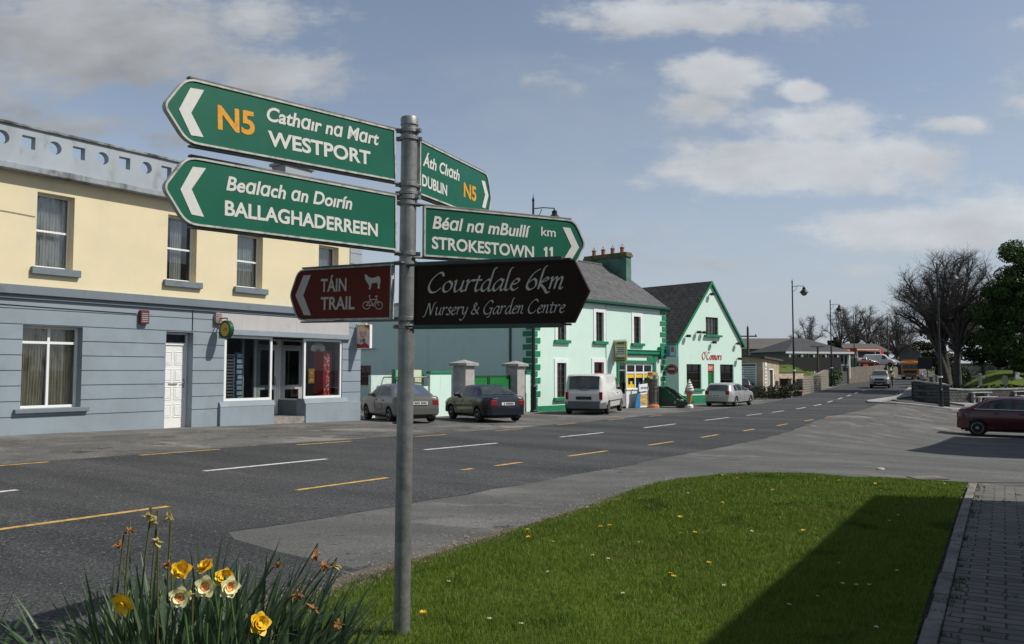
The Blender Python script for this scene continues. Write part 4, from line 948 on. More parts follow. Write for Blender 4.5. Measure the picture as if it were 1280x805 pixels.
# things in and on the shopfront
dr = thing('display_rack', 'grey wire magazine rack standing in the left shop window', 'rack', at_yb(14.95, .45, .53), ROT)
mb = MB(); frame_bars(mb, -.26, .40, 0, 1.36, 0, .035, .05); mb.build('frame', m_steel, dr)
mb = MB()
for k in range(14): mb.box(-.225, .365, .012, .03, .06 + k * .092, .06 + k * .092 + .05)
mb.build('shelf', mat('rack_grey', (.22, .22, .21), .7), dr)
lt_ = thing('leaflet_stand', 'narrow stand of pale blue leaflets next to the wire rack', 'stand', at_yb(15.52, .42, .53), ROT)
mb = MB(); r = random.Random(2)
for k in range(9): mb.box(-.09 + r.uniform(-.02, .02), .09 + r.uniform(-.02, .02), r.uniform(0, .04), .06 + r.uniform(0, .03), .02 + k * .155, .13 + k * .155)
mb.build('leaflet', mat('pale_blue_paper', (.42, .55, .62), .7, .3, 5), lt_)
mb = MB(); mb.box(-.10, .10, .10, .13, 0, 1.42); mb.build('back_board', mat('stand_blue', (.10, .22, .33), .7), lt_)
fr_ = thing('drinks_fridge', 'tall red drinks fridge with white script, behind the right shop window', 'fridge', at_yb(18.9, .35, .50), ROT)
mb = MB(); mb.box(-.22, .14, 0, .5, 0, 1.55); bd = mb.build('cabinet', mat('fridge_red', (.62, .03, .02), .4, .05, 3), fr_, bevel=.012)
mb = MB(); mb.box(.142, .40, .03, .5, 0, 1.5); mb.build('door', mat('fridge_dark', (.05, .045, .045), .3, .5, 12), fr_, bevel=.012)
lm = MB(); script(lm, 'Coca-Cola', 0, 1.42, 0, .105, y=-.004, nib=.3, thin=.09, slant=.3)
# turn the line of script upright
lm.v = [(-(z) + .02, y, x + .04) for x, y, z in lm.v]; lm.build('lettering', mat('fridge_white', (.75, .75, .75), .5), fr_)
# round projecting sign
hs = thing('round_sign', 'round green projecting sign with yellow centre, above the left shop window', 'sign', at_yb(14.42, -.40, 2.55), ROT)
D = Matrix.Rotation(R(90), 4, 'Y')
mb = MB(); mb.lathe([(.01, -.07), (.24, -.07), (.255, -.055), (.255, .055), (.24, .07), (.01, .07)], (0, 0, 0), 32, D); mb.build('disc', mat('dark_green_sign', (.006, .07, .035), .45), hs, auto=R(30))
mb = MB(); mb.lathe([(.01, -.0745), (.185, -.0745), (.185, -.07)], (0, -.02, 0), 28, D); fc = mb.build('face', mat('amber_face', (.62, .36, .04), .5, .1, 9), hs)
mb = MB(); sm_ = MB(); script(sm_, 'an', -.10, .13, -.03, .07, nib=.25); sm_.v = [(-.077 + y * .2, -.02 - x * .85, z) for x, y, z in sm_.v]; sm_.build('emblem', mat('emblem_green', (.03, .12, .04), .5), fc)
mb = MB(); mb.tube([(0, .40, .32), (0, -.02, .32), (0, -.02, .26)], .016, 8); mb.tube([(0, .40, .05), (0, .25, .05)], .016, 8); mb.build('bracket', m_black, hs)
# ice cream sign on the corner
ic = thing('ice_cream_sign', 'red and cream lightbox with heart and HB, projecting from the corner of the blue wall', 'sign', at_yb(19.80, -.36, 2.54), ROT)
mb = MB(); mb.box(-.06, .06, -.30, .30, -.39, .39); mb.build('case', m_upvc, ic, bevel=.012); mb = MB(); mb.box(-.0604, -.0600, -.285, .285, -.375, .375); mb.build('face_backing', mat('sign_red', (.40, .03, .045), .4, .05, 3), ic)
mb = MB(); mb.prism([(.27, -.22), (.27, .30), (-.0, .36), (-.27, .25), (-.27, -.30), (-.1, -.20), (.1, -.26)], -.0625, -.0605, 'x'); mb.build('face', mat('sign_cream', (.72, .62, .50), .5), ic)
mb = MB(); mb.prism([(.27, .30), (.1, .33), (-.27, .20), (-.27, .25), (0, .365), (.27, .345)], -.0655, -.0635, 'x'); mb.build('yellow_swoosh', mat('sign_gold', (.7, .48, .1), .5), ic)
mb = MB()
def heart(sc, n=26): return [(sc * 16 * sin(t) ** 3 / 17, sc * (13 * cos(t) - 5 * cos(2*t) - 2 * cos(3*t) - cos(4*t)) / 17) for t in [2 * pi * k / n for k in range(n + 1)]]
for sc, w in ((.16, .03), (.085, .028)):
    H_ = heart(sc)
    for a, b in zip(H_, H_[1:]):
        ia, ib = (a[0] * (1 - w / sc), a[1] * (1 - w / sc)), (b[0] * (1 - w / sc), b[1] * (1 - w / sc)); mb.face([(-.067, -p[0], p[1] + .06) for p in (a, b, ib, ia)])
mb.build('heart', mat('heart_red', (.6, .03, .04), .5), ic)
mb = MB(); fit_text(mb, 'HB', -.11, .11, -.20, .13, 0, bold=.03); mb.v = [(-.0672, -x, z) for x, y, z in mb.v]; mb.build('lettering', mat('sign_blue', (.03, .05, .2), .5), ic)
mb = MB(); mb.tube([(0, .36, .43), (0, -.1, .43), (0, -.1, .385)], .02, 8); mb.tube([(0, .36, -.2), (0, .28, -.2)], .02, 8); mb.build('bracket', m_upvc, ic)
# ================================================================ mint green house with the shop
m_mint = mat('mint_render', (.61, .79, .695), .85, .035, .7, .1, 60, spec=.2, dirt=(.55, .725, .635), dscale=.7, damt=.38, layers=[((.50, .62, .55), 1.0, .60, .80, 7, (2.6, 2.6, .3)), ((.44, .52, .46), 3, .68, .78, 5, (1.5, 1.5, .6))])
m_green = mat('green_trim', (.012, .205, .095), .5, .12, 4, dirt=(.02, .16, .08), dscale=4, damt=.35)
m_green2 = mat('green_gate_paint', (.012, .16, .035), .5, .12, 3)
m_surr = mat('white_surround', (.76, .78, .77), .8, .05, 3)
m_wood = mat('dark_brown_frame', (.045, .028, .02), .5, .2, 10)
m_red = mat('red_door_paint', (.50, .02, .025), .4, .08, 5)
m_pebble = mat('grey_block', (.38, .36, .35), .95, .12, 4, .4, 30, spec=.15, dirt=(.28, .26, .25), dscale=3, damt=.4)
m_net2 = mat('white_net', (.62, .58, .52), .9, .12, 6, stretch=(10, 1, .6))
m_brnroof = mat('mossy_ridge', (.10, .10, .09), .9, .25, 6)
m_dglass = glassmat('dark_pane', (.35, .38, .38), .05)
MR = R(90 - 42.7); MO = (.93, 38.5)
def at_m(x, y, z=0): return (MO[0] + x * cos(MR) - y * sin(MR), MO[1] + x * sin(MR) + y * cos(MR), z)
mh = thing('corner_shop_house', 'mint green two storey house with green quoins, grey slate roof and yellow-trimmed shopfront', 'house', (*MO, 0), MR)
W = 11.4; EZ = 5.02; D_ = 7.2
ups = [(1.84, 2.48, 2.9, 4.42), (4.88, 5.53, 2.92, 4.40), (8.24, 8.88, 2.90, 4.34)]
los = [(1.78, 2.48, .14, 1.80), (4.70, 5.52, -1, 1.86), (6.86, 10.08, -1, 1.80)]
mb = MB(); facade(mb, (0, W), (-1.2, EZ), ups + los, thick=.25)
mb.box(0, .02, .25, D_, -1.2, EZ); mb.box(W - .02, W, .25, D_, -1.2, EZ); mb.box(0, W, D_ - .02, D_, -1.2, EZ)
RZ = 7.62
for x in (0.001, W - .001): mb.face([(x, 0, EZ), (x, D_, EZ), (x, D_ / 2, RZ - .03)])
mb.build('wall', m_mint, mh)
mb = MB(); mb.box(.02, W - .02, .6, .65, -1, 5); mb.build('light_stop_wall', m_room, mh)  # added dark sheet, keeps light from leaking in behind the windows
# rear annexe along the yard: the long plain wall behind the gate
mb = MB(); mb.box(.05, 5, D_ + .01, 17, -1.2, 5.0); mb.build('rear_annexe', m_mint, mh)
mb = MB(); mb.box(-.06, 5.1, D_ + .02, 17.1, 5.0, 5.10); mb.build('annexe_roof_edge', m_par, mh)
mb = MB(); mb.tube([(-.03, 1.35, 5.0), (-.03, 1.35, -.5)], .06, 8); mb.tube([(-.03, 9.3, 5.0), (-.03, 9.3, -.5)], .055, 8); mb.build('downpipe', mat('pipe_green', (.05, .085, .075), .6), mh)
mb = MB(); mb.tube([(-.1, 13.4, 2.6), (-.1, 11.5, 2.65)], .03, 6); mb.build('wall_pipe', m_par, mh)
# annexe window with red frame
mb = MB(); frame_bars(mb, 0, .9, 0, 1.1, 0, .07, .05, (.45,), (.5,)); f = mb.build('window', mat('faded_red_frame', (.22, .03, .03), .6), mh); f.location = (.0, 13.0, .62); f.rotation_euler = (0, 0, R(-90)); f['label'] = 'small red framed window in the side wall'
mb = MB(); mb.face([(.03, .02, .03), (.87, .02, .03), (.87, .02, 1.07), (.03, .02, 1.07)]); mb.build('pane', m_glassd, f); mb = MB(); mb.box(.02, .88, .03, .04, .02, 1.08); mb.build('dark_backing', m_room, f)  # near-black sheet in the room colour, right behind the pane
# roof with overhang
mb = MB(); ov = .22; sl = (RZ - EZ) / (D_ / 2)
def roofprism(mb, x0, x1, d, ez, rz, ov, th=.07):
    sl = (rz - ez) / (d / 2)
    for sg in (0, 1):
        y0 = -ov if sg == 0 else d + ov; ym = d / 2; z0 = ez - sl * ov
        mb.raw([(x0, y0, z0), (x1, y0, z0), (x1, ym, rz), (x0, ym, rz), (x0, y0, z0 - th), (x1, y0, z0 - th), (x1, ym, rz - th), (x0, ym, rz - th)], [(0, 1, 2, 3), (4, 7, 6, 5), (0, 4, 5, 1), (1, 5, 6, 2), (0, 3, 7, 4)])
roofprism(mb, -.10, W + .10, D_, EZ + .05, RZ, ov); rf = mb.build('roof', m_slate, mh)
mb = MB(); mb.tube([(-.1, D_/2, RZ + .01), (W - .9, D_/2, RZ + .01)], .07, 8); mb.build('ridge', m_brnroof, rf)
mb = MB(); mb.box(-.1, W + .1, -.27, -.19, EZ - .16, EZ - .04); mb.box(0, W, -.19, -.001, EZ - .2, EZ - .1); mb.build('gutter', mat('dark_green_gutter', (.01, .075, .045), .5), mh)
mb = MB(); mb.box(10.62, 11.12, 2.1, 5.1, 6.2, 8.02); mb.build('chimney', mat('chimney_green', (.10, .22, .165), .8, .12, 3, dirt=(.05, .10, .08), dscale=1.5), rf)
ch = rf.children[-1]
mb = MB(); mb.box(10.54, 11.20, 2.02, 5.18, 8.02, 8.16); mb.box(10.58, 11.16, 2.06, 5.14, 8.16, 8.28); mb.build('chimney_cap', mat('mossy_cap', (.13, .125, .05), .95, .3, 4, .5, 30), rf)
for i in range(4):
    y = 2.55 + i * .68; mb = MB(); mb.lathe([(.13, 8.26), (.115, 8.4), (.12, 8.55), (.14, 8.57), (.14, 8.62), (.09, 8.62)], (10.87, y, 0), 12)
    p = mb.build('chimney_pot', m_terra, rf, auto=R(40)); mb = MB()
    for a in (0, 1, 2): mb.tube([(10.87 + .1 * cos(a * 2.1), y + .1 * sin(a * 2.1), 8.6), (10.87, y, 8.82)], .012, 4)
    mb.build('wire_guard', m_black, p)
# quoins
mb = MB(); mq = MB(); k = 0; z = -.1
while z < EZ - .2:
    w = .56 if k % 2 else .36; h = .27
    mb.box(-.035, w, -.035, -.0005, z + .02, z + h); mb.box(-.035, -.0005, -.0345, .56 if k % 2 == 0 else .36, z + .021, z + h - .001)
    mq.box(W - w, W + .035, -.035, -.0005, z + .02, z + h); z += .31; k += 1
mb.build('quoins', m_green, mh, bevel=.006); mq.build('quoins', m_green, mh, bevel=.006)
mb = MB(); mb.box(.36, 4.5, -.03, -.0005, -1.2, -.22); mb.box(5.75, 6.8, -.03, -.0005, -1.2, -.22); mb.box(10.15, W + .03, -.03, -.0005, -1.2, -.22); mb.box(-.03, .36, -.03, -.0005, -1.2, -.11); mb.box(-.03, -.0005, -.0005, 9, -1.2, -.2); mb.build('plinth', m_green, mh)
mb = MB(); mb.box(5.72, 5.75, -.035, -.0005, -.2, EZ - .25); mb.box(5.75, 10.8, -.02, -.0005, 4.70, 4.715); mb.build('facade_pipe', mat('mint_pipe', (.42, .56, .49), .7), mh)
def surround(mb, x0, x1, z0, z1, w=.19): mb.box(x0 - w, x0, -.03, -.0005, z0, z1 + w); mb.box(x1, x1 + w, -.03, -.0005, z0, z1 + w); mb.box(x0, x1, -.03, -.0005, z1, z1 + w)
for o in ups + los[:2]: mb = MB(); surround(mb, *o); mb.build('window_surround', m_surr, mh)
def lattice(x0, x1, z0, z1, cseed, sill=True):
    trans = [z0 + (z1 - z0) * k / 5 for k in range(1, 5)]
    return window(mh, x0, x1, z0, z1, .10, .06, ((x0 + x1) / 2,), trans, fm=m_wood, cur=[(x0 + .06, x1 - .06, z0 + .05, z1 - .05, m_net2, .02, 0)], cseed=cseed,
                  sill=(x0 - .26, x1 + .26, -.14, .09, z0 - .15, z0 - .002), silm=m_green, wi=.04)
for i, o in enumerate(ups): lattice(*o, 30 + i)
lattice(*los[0], 40)
# red door with dark fanlight
x0, x1 = 4.70, 5.52
mb = MB(); frame_bars(mb, x0, x1, -.5, 1.86, .10, .06, .08, (), (1.30,)); rd = mb.build('door_frame', m_red, mh); rd['label'] = 'red front door and frame'
mb = MB(); mb.box(x0 + .062, x1 - .062, .12, .16, -.45, 1.26); 
for z in (.1, .75): mb.box(x0 + .14, (x0+x1)/2 - .04, .108, .121, z, z + .42); mb.box((x0+x1)/2 + .04, x1 - .14, .108, .121, z, z + .42)
mb.build('door_leaf', m_red, rd, bevel=.006); mb = MB(); mb.face([(x0 + .05, .14, 1.31), (x1 - .05, .14, 1.31), (x1 - .05, .14, 1.81), (x0 + .05, .14, 1.81)]); mb.build('pane', m_dglass, rd)
mb = MB(); mb.lathe([(.028, 0), (.03, .03), (.012, .05)], (x1 - .16, .118, .55), 10, Matrix.Rotation(R(90), 4, 'X')); mb.build('handle', m_steel, rd)
# shopfront: glazed door at the left, white windows with yellow panels
mb = MB(); frame_bars(mb, 6.88, 7.56, -.45, 1.78, .05, .075, .06, (), (1.45,)); mb.box(6.955, 7.485, .052, .10, -.40, .22); sd = mb.build('shop_door', mat('grey_aluminium', (.30, .31, .31), .45, .1, 6, metal=.3), mh, bevel=.004)
mb = MB(); mb.face([(6.94, .08, .2), (7.5, .08, .2), (7.5, .08, 1.72), (6.94, .08, 1.72)]); mb.build('pane', m_dglass, sd)
mb = MB(); mb.box(7.42, 7.45, .0, .05, .5, .8); mb.build('handle', m_black, sd)
mb = MB(); xs3 = [7.62, 8.42, 9.22, 10.02]
frame_bars(mb, 7.58, 10.06, .42, 1.80, .04, .08, .07, (8.42, 9.22), (1.32,), wi=.10); mb.box(7.585, 10.055, .045, .10, -.6, .418); mb.box(7.56, 10.08, .0, .12, .40, .46)
sw = mb.build('shop_window', m_upvc, mh, bevel=.004)
mb = MB(); mb.face([(7.6, .085, .45), (10.04, .085, .45), (10.04, .085, 1.76), (7.6, .085, 1.76)]); mb.build('pane', m_dglass, sw)
mb = MB(); ym = mat('yellow_vinyl', (.72, .52, .04), .5, .06, 4)
for a, b in ((7.67, 8.37), (8.47, 9.17), (9.27, 9.98)):
    mb.box(a, b, .078, .083, 1.05, 1.265)
mb.box(7.67, 7.80, .078, .083, .46, 1.05); mb.box(7.80, 8.37, .078, .083, .46, .70); mb.box(9.90, 9.98, .078, .083, .46, 1.05); mb.box(9.27, 9.9, .078, .083, .46, .62); mb.box(8.0, 8.2, .078, .083, .70, .86)
mb.build('yellow_panel', ym, sw)
mb = MB(); r = random.Random(4)
for a in (7.9, 8.1, 8.6, 8.8, 9.0, 9.4, 9.6):
    mb.box(a, a + .16, .16, .2, .5 + r.uniform(0, .3), .95 + r.uniform(-.1, .1))
mb.build('window_display', mat('display_pale', (.35, .42, .45), .7, .4, 8), sw)
mb = MB(); mb.box(7.3, 10.6, -.10, -.0005, 2.26, 2.32); mb.box(7.3, 10.6, -.16, -.0005, 2.32, 2.50); mb.box(7.3, 10.6, -.20, -.0005, 2.50, 2.55); mb.box(7.6, 10.12, -.05, -.0005, 1.84, 1.98); mb.box(9.5, 10.3, -.045, -.0005, 1.98, 2.16)
mb.box(10.12, 10.34, -.06, -.0005, -.5, 2.26); mb.box(6.66, 6.84, -.06, -.0005, -.5, 2.0); mb.box(6.66, 7.56, -.055, -.0005, 1.82, 2.0); mb.build('shop_cornice', m_green, mh, bevel=.01)
mb = MB(); mb.box(10.55, 10.85, -.24, -.0005, 2.2, 2.75); mb.tube([(10.7, -.12, 2.2), (10.7, -.12, 2.05)], .1, 10); mb.build('scroll_bracket', m_green, mh, bevel=.05)
# link between the two buildings
lk = MB(); lk.box(W + .04, W + 1.35, 1.0, 1.2, -1.2, 2.5); lk.build('link_wall', m_mint, mh)
mb = MB(); mb.raw([(W + .02, .75, 2.45), (W + 1.5, .75, 2.45), (W + 1.5, 3.2, 3.6), (W + .02, 3.2, 3.6), (W + .02, .75, 2.36), (W + 1.5, .75, 2.36), (W + 1.5, 3.2, 3.5), (W + .02, 3.2, 3.5)], [(0,1,2,3),(4,7,6,5),(0,4,5,1)]); mb.build('link_roof', m_slate2, mh)
mb = MB(); mb.tube(smoothpts([(W + 1.0, .92, -.5), (W + 1.0, .92, 1.6), (W + 1.02, .92, 1.9), (W + .8, .92, 2.0)], 5), .05, 8); mb.build('link_downpipe', m_black, mh)
# ---- signs on the mint house
hb = thing('hanging_board_sign', 'yellow-green framed hanging board with dark lines of lettering, left of the mint shopfront', 'sign', at_m(6.42, -.44, 2.42), MR)
mb = MB(); mb.box(-.05, .05, -.38, .38, -.53, .53); mb.build('board', mat('olive_sign', (.30, .32, .10), .6, .15, 5), hb, bevel=.01)
mb = MB(); mb.box(-.054, -.0505, -.31, .31, -.28, .30); pa = mb.build('panel', mat('sign_paper', (.55, .56, .46), .7), hb)
mb = MB(); r = random.Random(5)
for z, h in ((.42, .09), (.20, .05), (.10, .07), (-.02, .07), (-.13, .05), (-.36, .08), (-.47, .06)):
    y = -.26
    while y < .22: w = r.uniform(.03, .09); mb.box(-.0565, -.0545, y, y + w, z - h/2, z + h/2); y += w + .02
mb.build('lettering', mat('sign_dark_print', (.05, .05, .03), .7), hb)
mb = MB(); mb.tube([(0, .42, .58), (0, -.36, .58)], .018, 6); mb.tube([(0, .42, -.56), (0, -.2, -.56)], .014, 6); mb.tube([(0, .42, .6), (0, .42, -.7)], .012, 6); mb.build('bracket', m_black, hb)
bs = thing('blue_box_sign', 'small pale blue and red projecting box sign on the right corner of the mint house', 'sign', at_m(W - .05, -.40, 2.52), MR)
mb = MB(); mb.box(-.05, .05, -.34, .34, -.32, .32); mb.build('case', mat('pale_blue_sign', (.10, .28, .45), .5), bs, bevel=.01)
mb = MB(); mb.box(-.053, -.0505, -.30, .05, -.25, .28); p_ = mb.build('face', mat('pale_sign_face', (.45, .55, .6), .5), bs); mb = MB(); mb.box(-.056, -.0535, -.2, .0, -.05, .24); mb.build('red_patch', mat('dull_red_print', (.45, .10, .07), .5), bs)
mb = MB(); mb.tube([(0, .44, .1), (0, .33, .1)], .02, 6); mb.build('bracket', m_black, bs)
os_ = thing('oval_sign', 'dark red oval sign with pale centre line, under the blue box sign', 'sign', at_m(W - .05, -.42, 1.50), MR)
mb = MB(); mb.lathe([(.01, -.05), (.36, -.05), (.38, -.035), (.38, .035), (.36, .05), (.01, .05)], (0, 0, 0), 32, D @ Matrix.Diagonal((.78, 1, 1, 1))); mb.build('disc', mat('maroon_sign', (.13, .012, .02), .45), os_, auto=R(30))
mb = MB(); mb.lathe([(.30, -.053), (.335, -.053), (.335, -.051), (.30, -.051)], (0, 0, 0), 32, D @ Matrix.Diagonal((.78, 1, 1, 1)), cap=False); mb.box(-.0535, -.0515, -.22, .22, -.03, .09); mb.build('print', mat('pink_print', (.5, .33, .32), .6), os_)
mb = MB(); mb.tube([(0, .45, 0), (0, .37, 0)], .02, 6); mb.build('bracket', m_black, os_)

# ================================================================ gabled pub
OR_ = R(90 - 48); OO = (10.2, 51.0)
def at_o(x, y, z=0): return (OO[0] + x * cos(OR_) - y * sin(OR_), OO[1] + x * sin(OR_) + y * cos(OR_), z)
ob = thing('gabled_pub', 'mint green gable-fronted pub with dark tiled roof and red lettering over the door', 'pub', (*OO, 0), OR_)
W2, E2, A2, D2 = 6.9, 3.40, 7.12, 12
og = [(.80, 2.34, .28, 1.84), (3.05, 3.74, -1, 1.86), (4.40, 5.93, .35, 1.84), (2.88, 4.26, 3.72, 4.86)]
mb = MB(); facade(mb, (0, W2), (-1.3, E2), [o for o in og if o[3] < E2], thick=.25)
# gable above the eaves, cut round its window
xm = W2 / 2; s2 = (A2 - E2) / xm
def gx(z): return (z - E2) / s2
zs2 = [E2, 3.72, 4.86, A2]
w0, w1 = og[3][0], og[3][1]
mb.face([(0, 0, E2), (W2, 0, E2), (W2 - gx(3.72), 0, 3.72), (gx(3.72), 0, 3.72)])
mb.face([(gx(3.72), 0, 3.72), (w0, 0, 3.72), (w0, 0, 4.86), (gx(4.86), 0, 4.86)]); mb.face([(w1, 0, 3.72), (W2 - gx(3.72), 0, 3.72), (W2 - gx(4.86), 0, 4.86), (w1, 0, 4.86)])
mb.face([(gx(4.86), 0, 4.86), (W2 - gx(4.86), 0, 4.86), (xm, 0, A2)])
for q in ([(w0,0,3.72),(w0,.25,3.72),(w0,.25,4.86),(w0,0,4.86)], [(w1,0,3.72),(w1,.25,3.72),(w1,.25,4.86),(w1,0,4.86)], [(w0,0,3.72),(w1,0,3.72),(w1,.25,3.72),(w0,.25,3.72)], [(w0,0,4.86),(w1,0,4.86),(w1,.25,4.86),(w0,.25,4.86)]): mb.face(q)
mb.box(0, .05, .25, D2, -1.3, E2); mb.box(W2 - .05, W2, .25, D2, -1.3, E2); mb.box(.05, W2 - .05, D2 - .05, D2, -1.3, E2); mb.face([(0, D2, E2), (W2, D2, E2), (xm, D2, A2)])
mb.build('wall', m_mint, ob)
mb = MB(); mb.box(.1, W2 - .1, .5, .55, -1, 3.6); mb.box(2.2, 4.8, .5, .55, 3.6, 5.0); mb.build('light_stop_wall', m_room, ob)  # added dark sheets against light leaking through the pub openings
mb = MB()
for sg in (0, 1):
    xe = -.28 if sg == 0 else W2 + .28; ze = E2 - .28 * s2
    q = [(xe, -.12, ze), (xm, -.12, A2 + .06), (xm, D2 + .1, A2 + .06), (xe, D2 + .1, ze)]
    mb.raw(q + [(x, y, z - .09) for x, y, z in q], [(0, 1, 2, 3), (4, 7, 6, 5), (0, 4, 5, 1), (0, 3, 7, 4), (2, 6, 7, 3)])
rf = mb.build('roof', m_slate2, ob)
mb = MB()
for sg in (0, 1):
    xe = -.28 if sg == 0 else W2 + .28; ze = E2 - .28 * s2
    q = [(xe, ze + .03), (xm, A2 + .09), (xm, A2 - .13), (xe, ze - .19)]; mb.raw([(x, -.15, z) for x, z in q] + [(x, -.121, z) for x, z in q], [(0, 1, 2, 3), (4, 7, 6, 5), (0, 4, 5, 1), (3, 2, 6, 7), (0, 3, 7, 4)])
mb.build('barge_board', m_green, ob)
mb = MB(); mb.box(-.40, -.28, -.14, D2, E2 - .42, E2 - .30); mb.box(W2 + .28, W2 + .40, -.14, D2, E2 - .42, E2 - .30); mb.build('gutter', m_green, ob)
mb = MB(); mb.box(-.02, 3.05, -.03, -.0005, -1.3, -.10); mb.box(3.74, W2 + .02, -.03, -.0005, -1.3, -.10); mb.box(-.03, -.0005, -.0005, 6, -1.3, -.1); mb.build('plinth', m_green, ob)
for i, (a, b, c, e) in enumerate((og[0], og[2])):
    window(ob, a, b, c, e, .10, .05, ((a + b) / 2,), [c + (e - c) * k / 3 for k in (1, 2)], fm=m_wood, gm=m_dglass, cur=[(a + .1, b - .1, c + .1, c + .7, m_room, .02, 0)], sill=(a - .16, b + .16, -.14, .09, c - .13, c - .002), silm=m_green, wi=.035)
a, b, c, e = og[3]; window(ob, a, b, c, e, .10, .06, [a + (b - a) * k / 4 for k in (1, 2, 3)], [c + (e - c) * k / 4 for k in (1, 2, 3)], fm=m_wood, cur=[(a + .1, b - .1, c + .1, e - .1, m_net2, .02, 0)], sill=(a - .2, b + .2, -.2, .09, c - .13, c - .002), silm=m_green, wi=.035)
mb = MB(); mb.box(3.051, 3.739, .12, .18, -.7, 1.40); dl = mb.build('door', m_green2, ob); mb = MB(); mb.box(3.58, 3.66, .09, .12, .4, .52); mb.build('handle', m_steel, dl)
mb = MB(); mb.box(3.051, 3.739, .06, .18, 1.41, 1.855); sg_ = mb.build('door_sign', mat('pink_red_sign', (.62, .12, .10), .6), ob); mb = MB(); script(mb, 'Bar' if False else 'rar', 3.2, 3.6, 1.53, .14, y=.056, nib=.3); mb.build('lettering', m_surr, sg_)
mb = MB(); script(mb, "O'Connors", 2.42, 4.58, 2.14, .27, y=-.012, nib=.33, thin=.12, slant=.0, ang=35); mb.build('lettering', mat('pub_red', (.36, .012, .012), .5), ob)
mb = MB()
for x, z in ((1.83, 3.82), (2.40, 3.82), (3.46, 3.22), (.72, 4.15 - .6), (6.2, 3.2), (6.35, 2.2), (3.3, 6.3)):
    mb.tube([(x, 0, z), (x, -.18, z + .06)], .03, 6); mb.box(x - .12, x + .12, -.34, -.16, z - .06, z + .10)
mb.build('floodlight', m_black, ob)

# ================================================================ yard wall, pillars, gate, hoardings
def S(s, t, z=0): return (*xy(s, t), z)
wall_rot = R(90) - R(32)
def panelwall(name, label, s0, s1, t, ztop, m, cat='wall', capm=None, th=.14, posts=None):
    a = Vector((*xy(s0, t), 0)); b = Vector((*xy(s1, t), 0)); d = b - a; L = d.length
    root = thing(name, label, cat, (a.x, a.y, 0), math.atan2(d.y, d.x))
    mb = MB(); mb.box(0, L, 0, th, -1, ztop); mb.build('panel', m, root, bevel=.006)
    if capm: mb = MB(); mb.box(-.03, L + .03, -.04, th + .04, ztop, ztop + .10); mb.build('coping', capm, root, bevel=.008)
    if posts:
        mb = MB()
        for x in posts: mb.box(x - .05, x + .05, -.03, th - .002, -1, ztop + .02)
        mb.build('post', m_green, root)
    return root
panelwall('yard_wall', 'mint rendered yard wall with green coping, left of the first stone gate pillar', 24.7, 26.0, 20.95, 1.30, m_mint, capm=m_green)
panelwall('yard_wall', 'narrow mint wall with green coping between the right gate pillar and the house quoins', 31.4, 32.3, 21.2, 1.28, m_mint, capm=m_green)
m_lime = mat('faded_lime_board', (.56, .64, .38), .85, .08, 1.5, dirt=(.60, .62, .45), dscale=2)
panelwall('board_fence', 'pale lime board fence with dark green posts, behind the grey car', 23.0, 24.65, 21.25, 1.45, m_lime, 'fence', posts=(.05, .82, 1.6))
panelwall('low_panel', 'plain pale mint panel beside the corner of the blue building', 22.45, 23.7, 21.9, 1.25, mat('pale_mint_board', (.56, .68, .62), .8), 'wall')
panelwall('block_wall', 'short unpainted block wall beside the red framed window', 21.2, 22.3, 22.6, 1.30, m_pebble, 'wall', th=.3)
def pillar(s, t, label, w=.62, h=1.62):
    X, Y = xy(s, t); p = thing('gate_pillar', label, 'gate pillar', (X, Y, G(X, Y)), R(90) - R(33), 'yard gate pillars'); b = G(X, Y)
    mb = MB(); mb.box(-w/2, w/2, -w/2, w/2, -.3, h - b); mb.build('shaft', mat('pillar_stone', (.42, .395, .38), .95, .12, 5, .5, 25, dirt=(.33, .31, .30), dscale=3) if 'pillar_stone' not in MATS else MATS['pillar_stone'], p, bevel=.01)
    mb = MB(); e = w/2 + .13; z = h - b; mb.raw([(-e,-e,z),(e,-e,z),(e,e,z),(-e,e,z),(-e,-e,z+.11),(e,-e,z+.11),(e,e,z+.11),(-e,e,z+.11),(0,0,z+.25)], [(0,3,2,1),(0,1,5,4),(1,2,6,5),(2,3,7,6),(3,0,4,7),(4,5,8),(5,6,8),(6,7,8),(7,4,8)]); mb.build('cap_stone', m_conc, p)
pillar(26.75, 20.9, 'pebbled stone gate pillar with pyramid cap, nearest the lime board fence')
pillar(30.95, 21.25, 'pebbled stone gate pillar with pyramid cap, next to the mint house')
gt = thing('yard_gate', 'pair of solid dark green sheet gates between the two stone pillars', 'gate', (*xy(27.1, 21.1), 0), math.atan2(*[xy(30.6, 21.3)[i] - xy(27.1, 21.1)[i] for i in (1, 0)]))
mb = MB(); mb.box(0, 1.72, 0, .05, -.4, 1.22); mb.box(1.78, 3.5, 0, .05, -.4, 1.22); mb.build('leaf', m_green2, gt)
mb = MB()
for x in (.03, 1.69, 1.81, 3.47): mb.box(x - .03, x + .03, -.03, -.001, -.4, 1.22)
for z in (-.3, 1.19): mb.box(0, 1.72, -.025, -.001, z - .03, z + .03); mb.box(1.78, 3.5, -.025, -.001, z - .03, z + .03)
mb.build('gate_frame', mat('gate_dark', (.008, .09, .025), .5), gt)
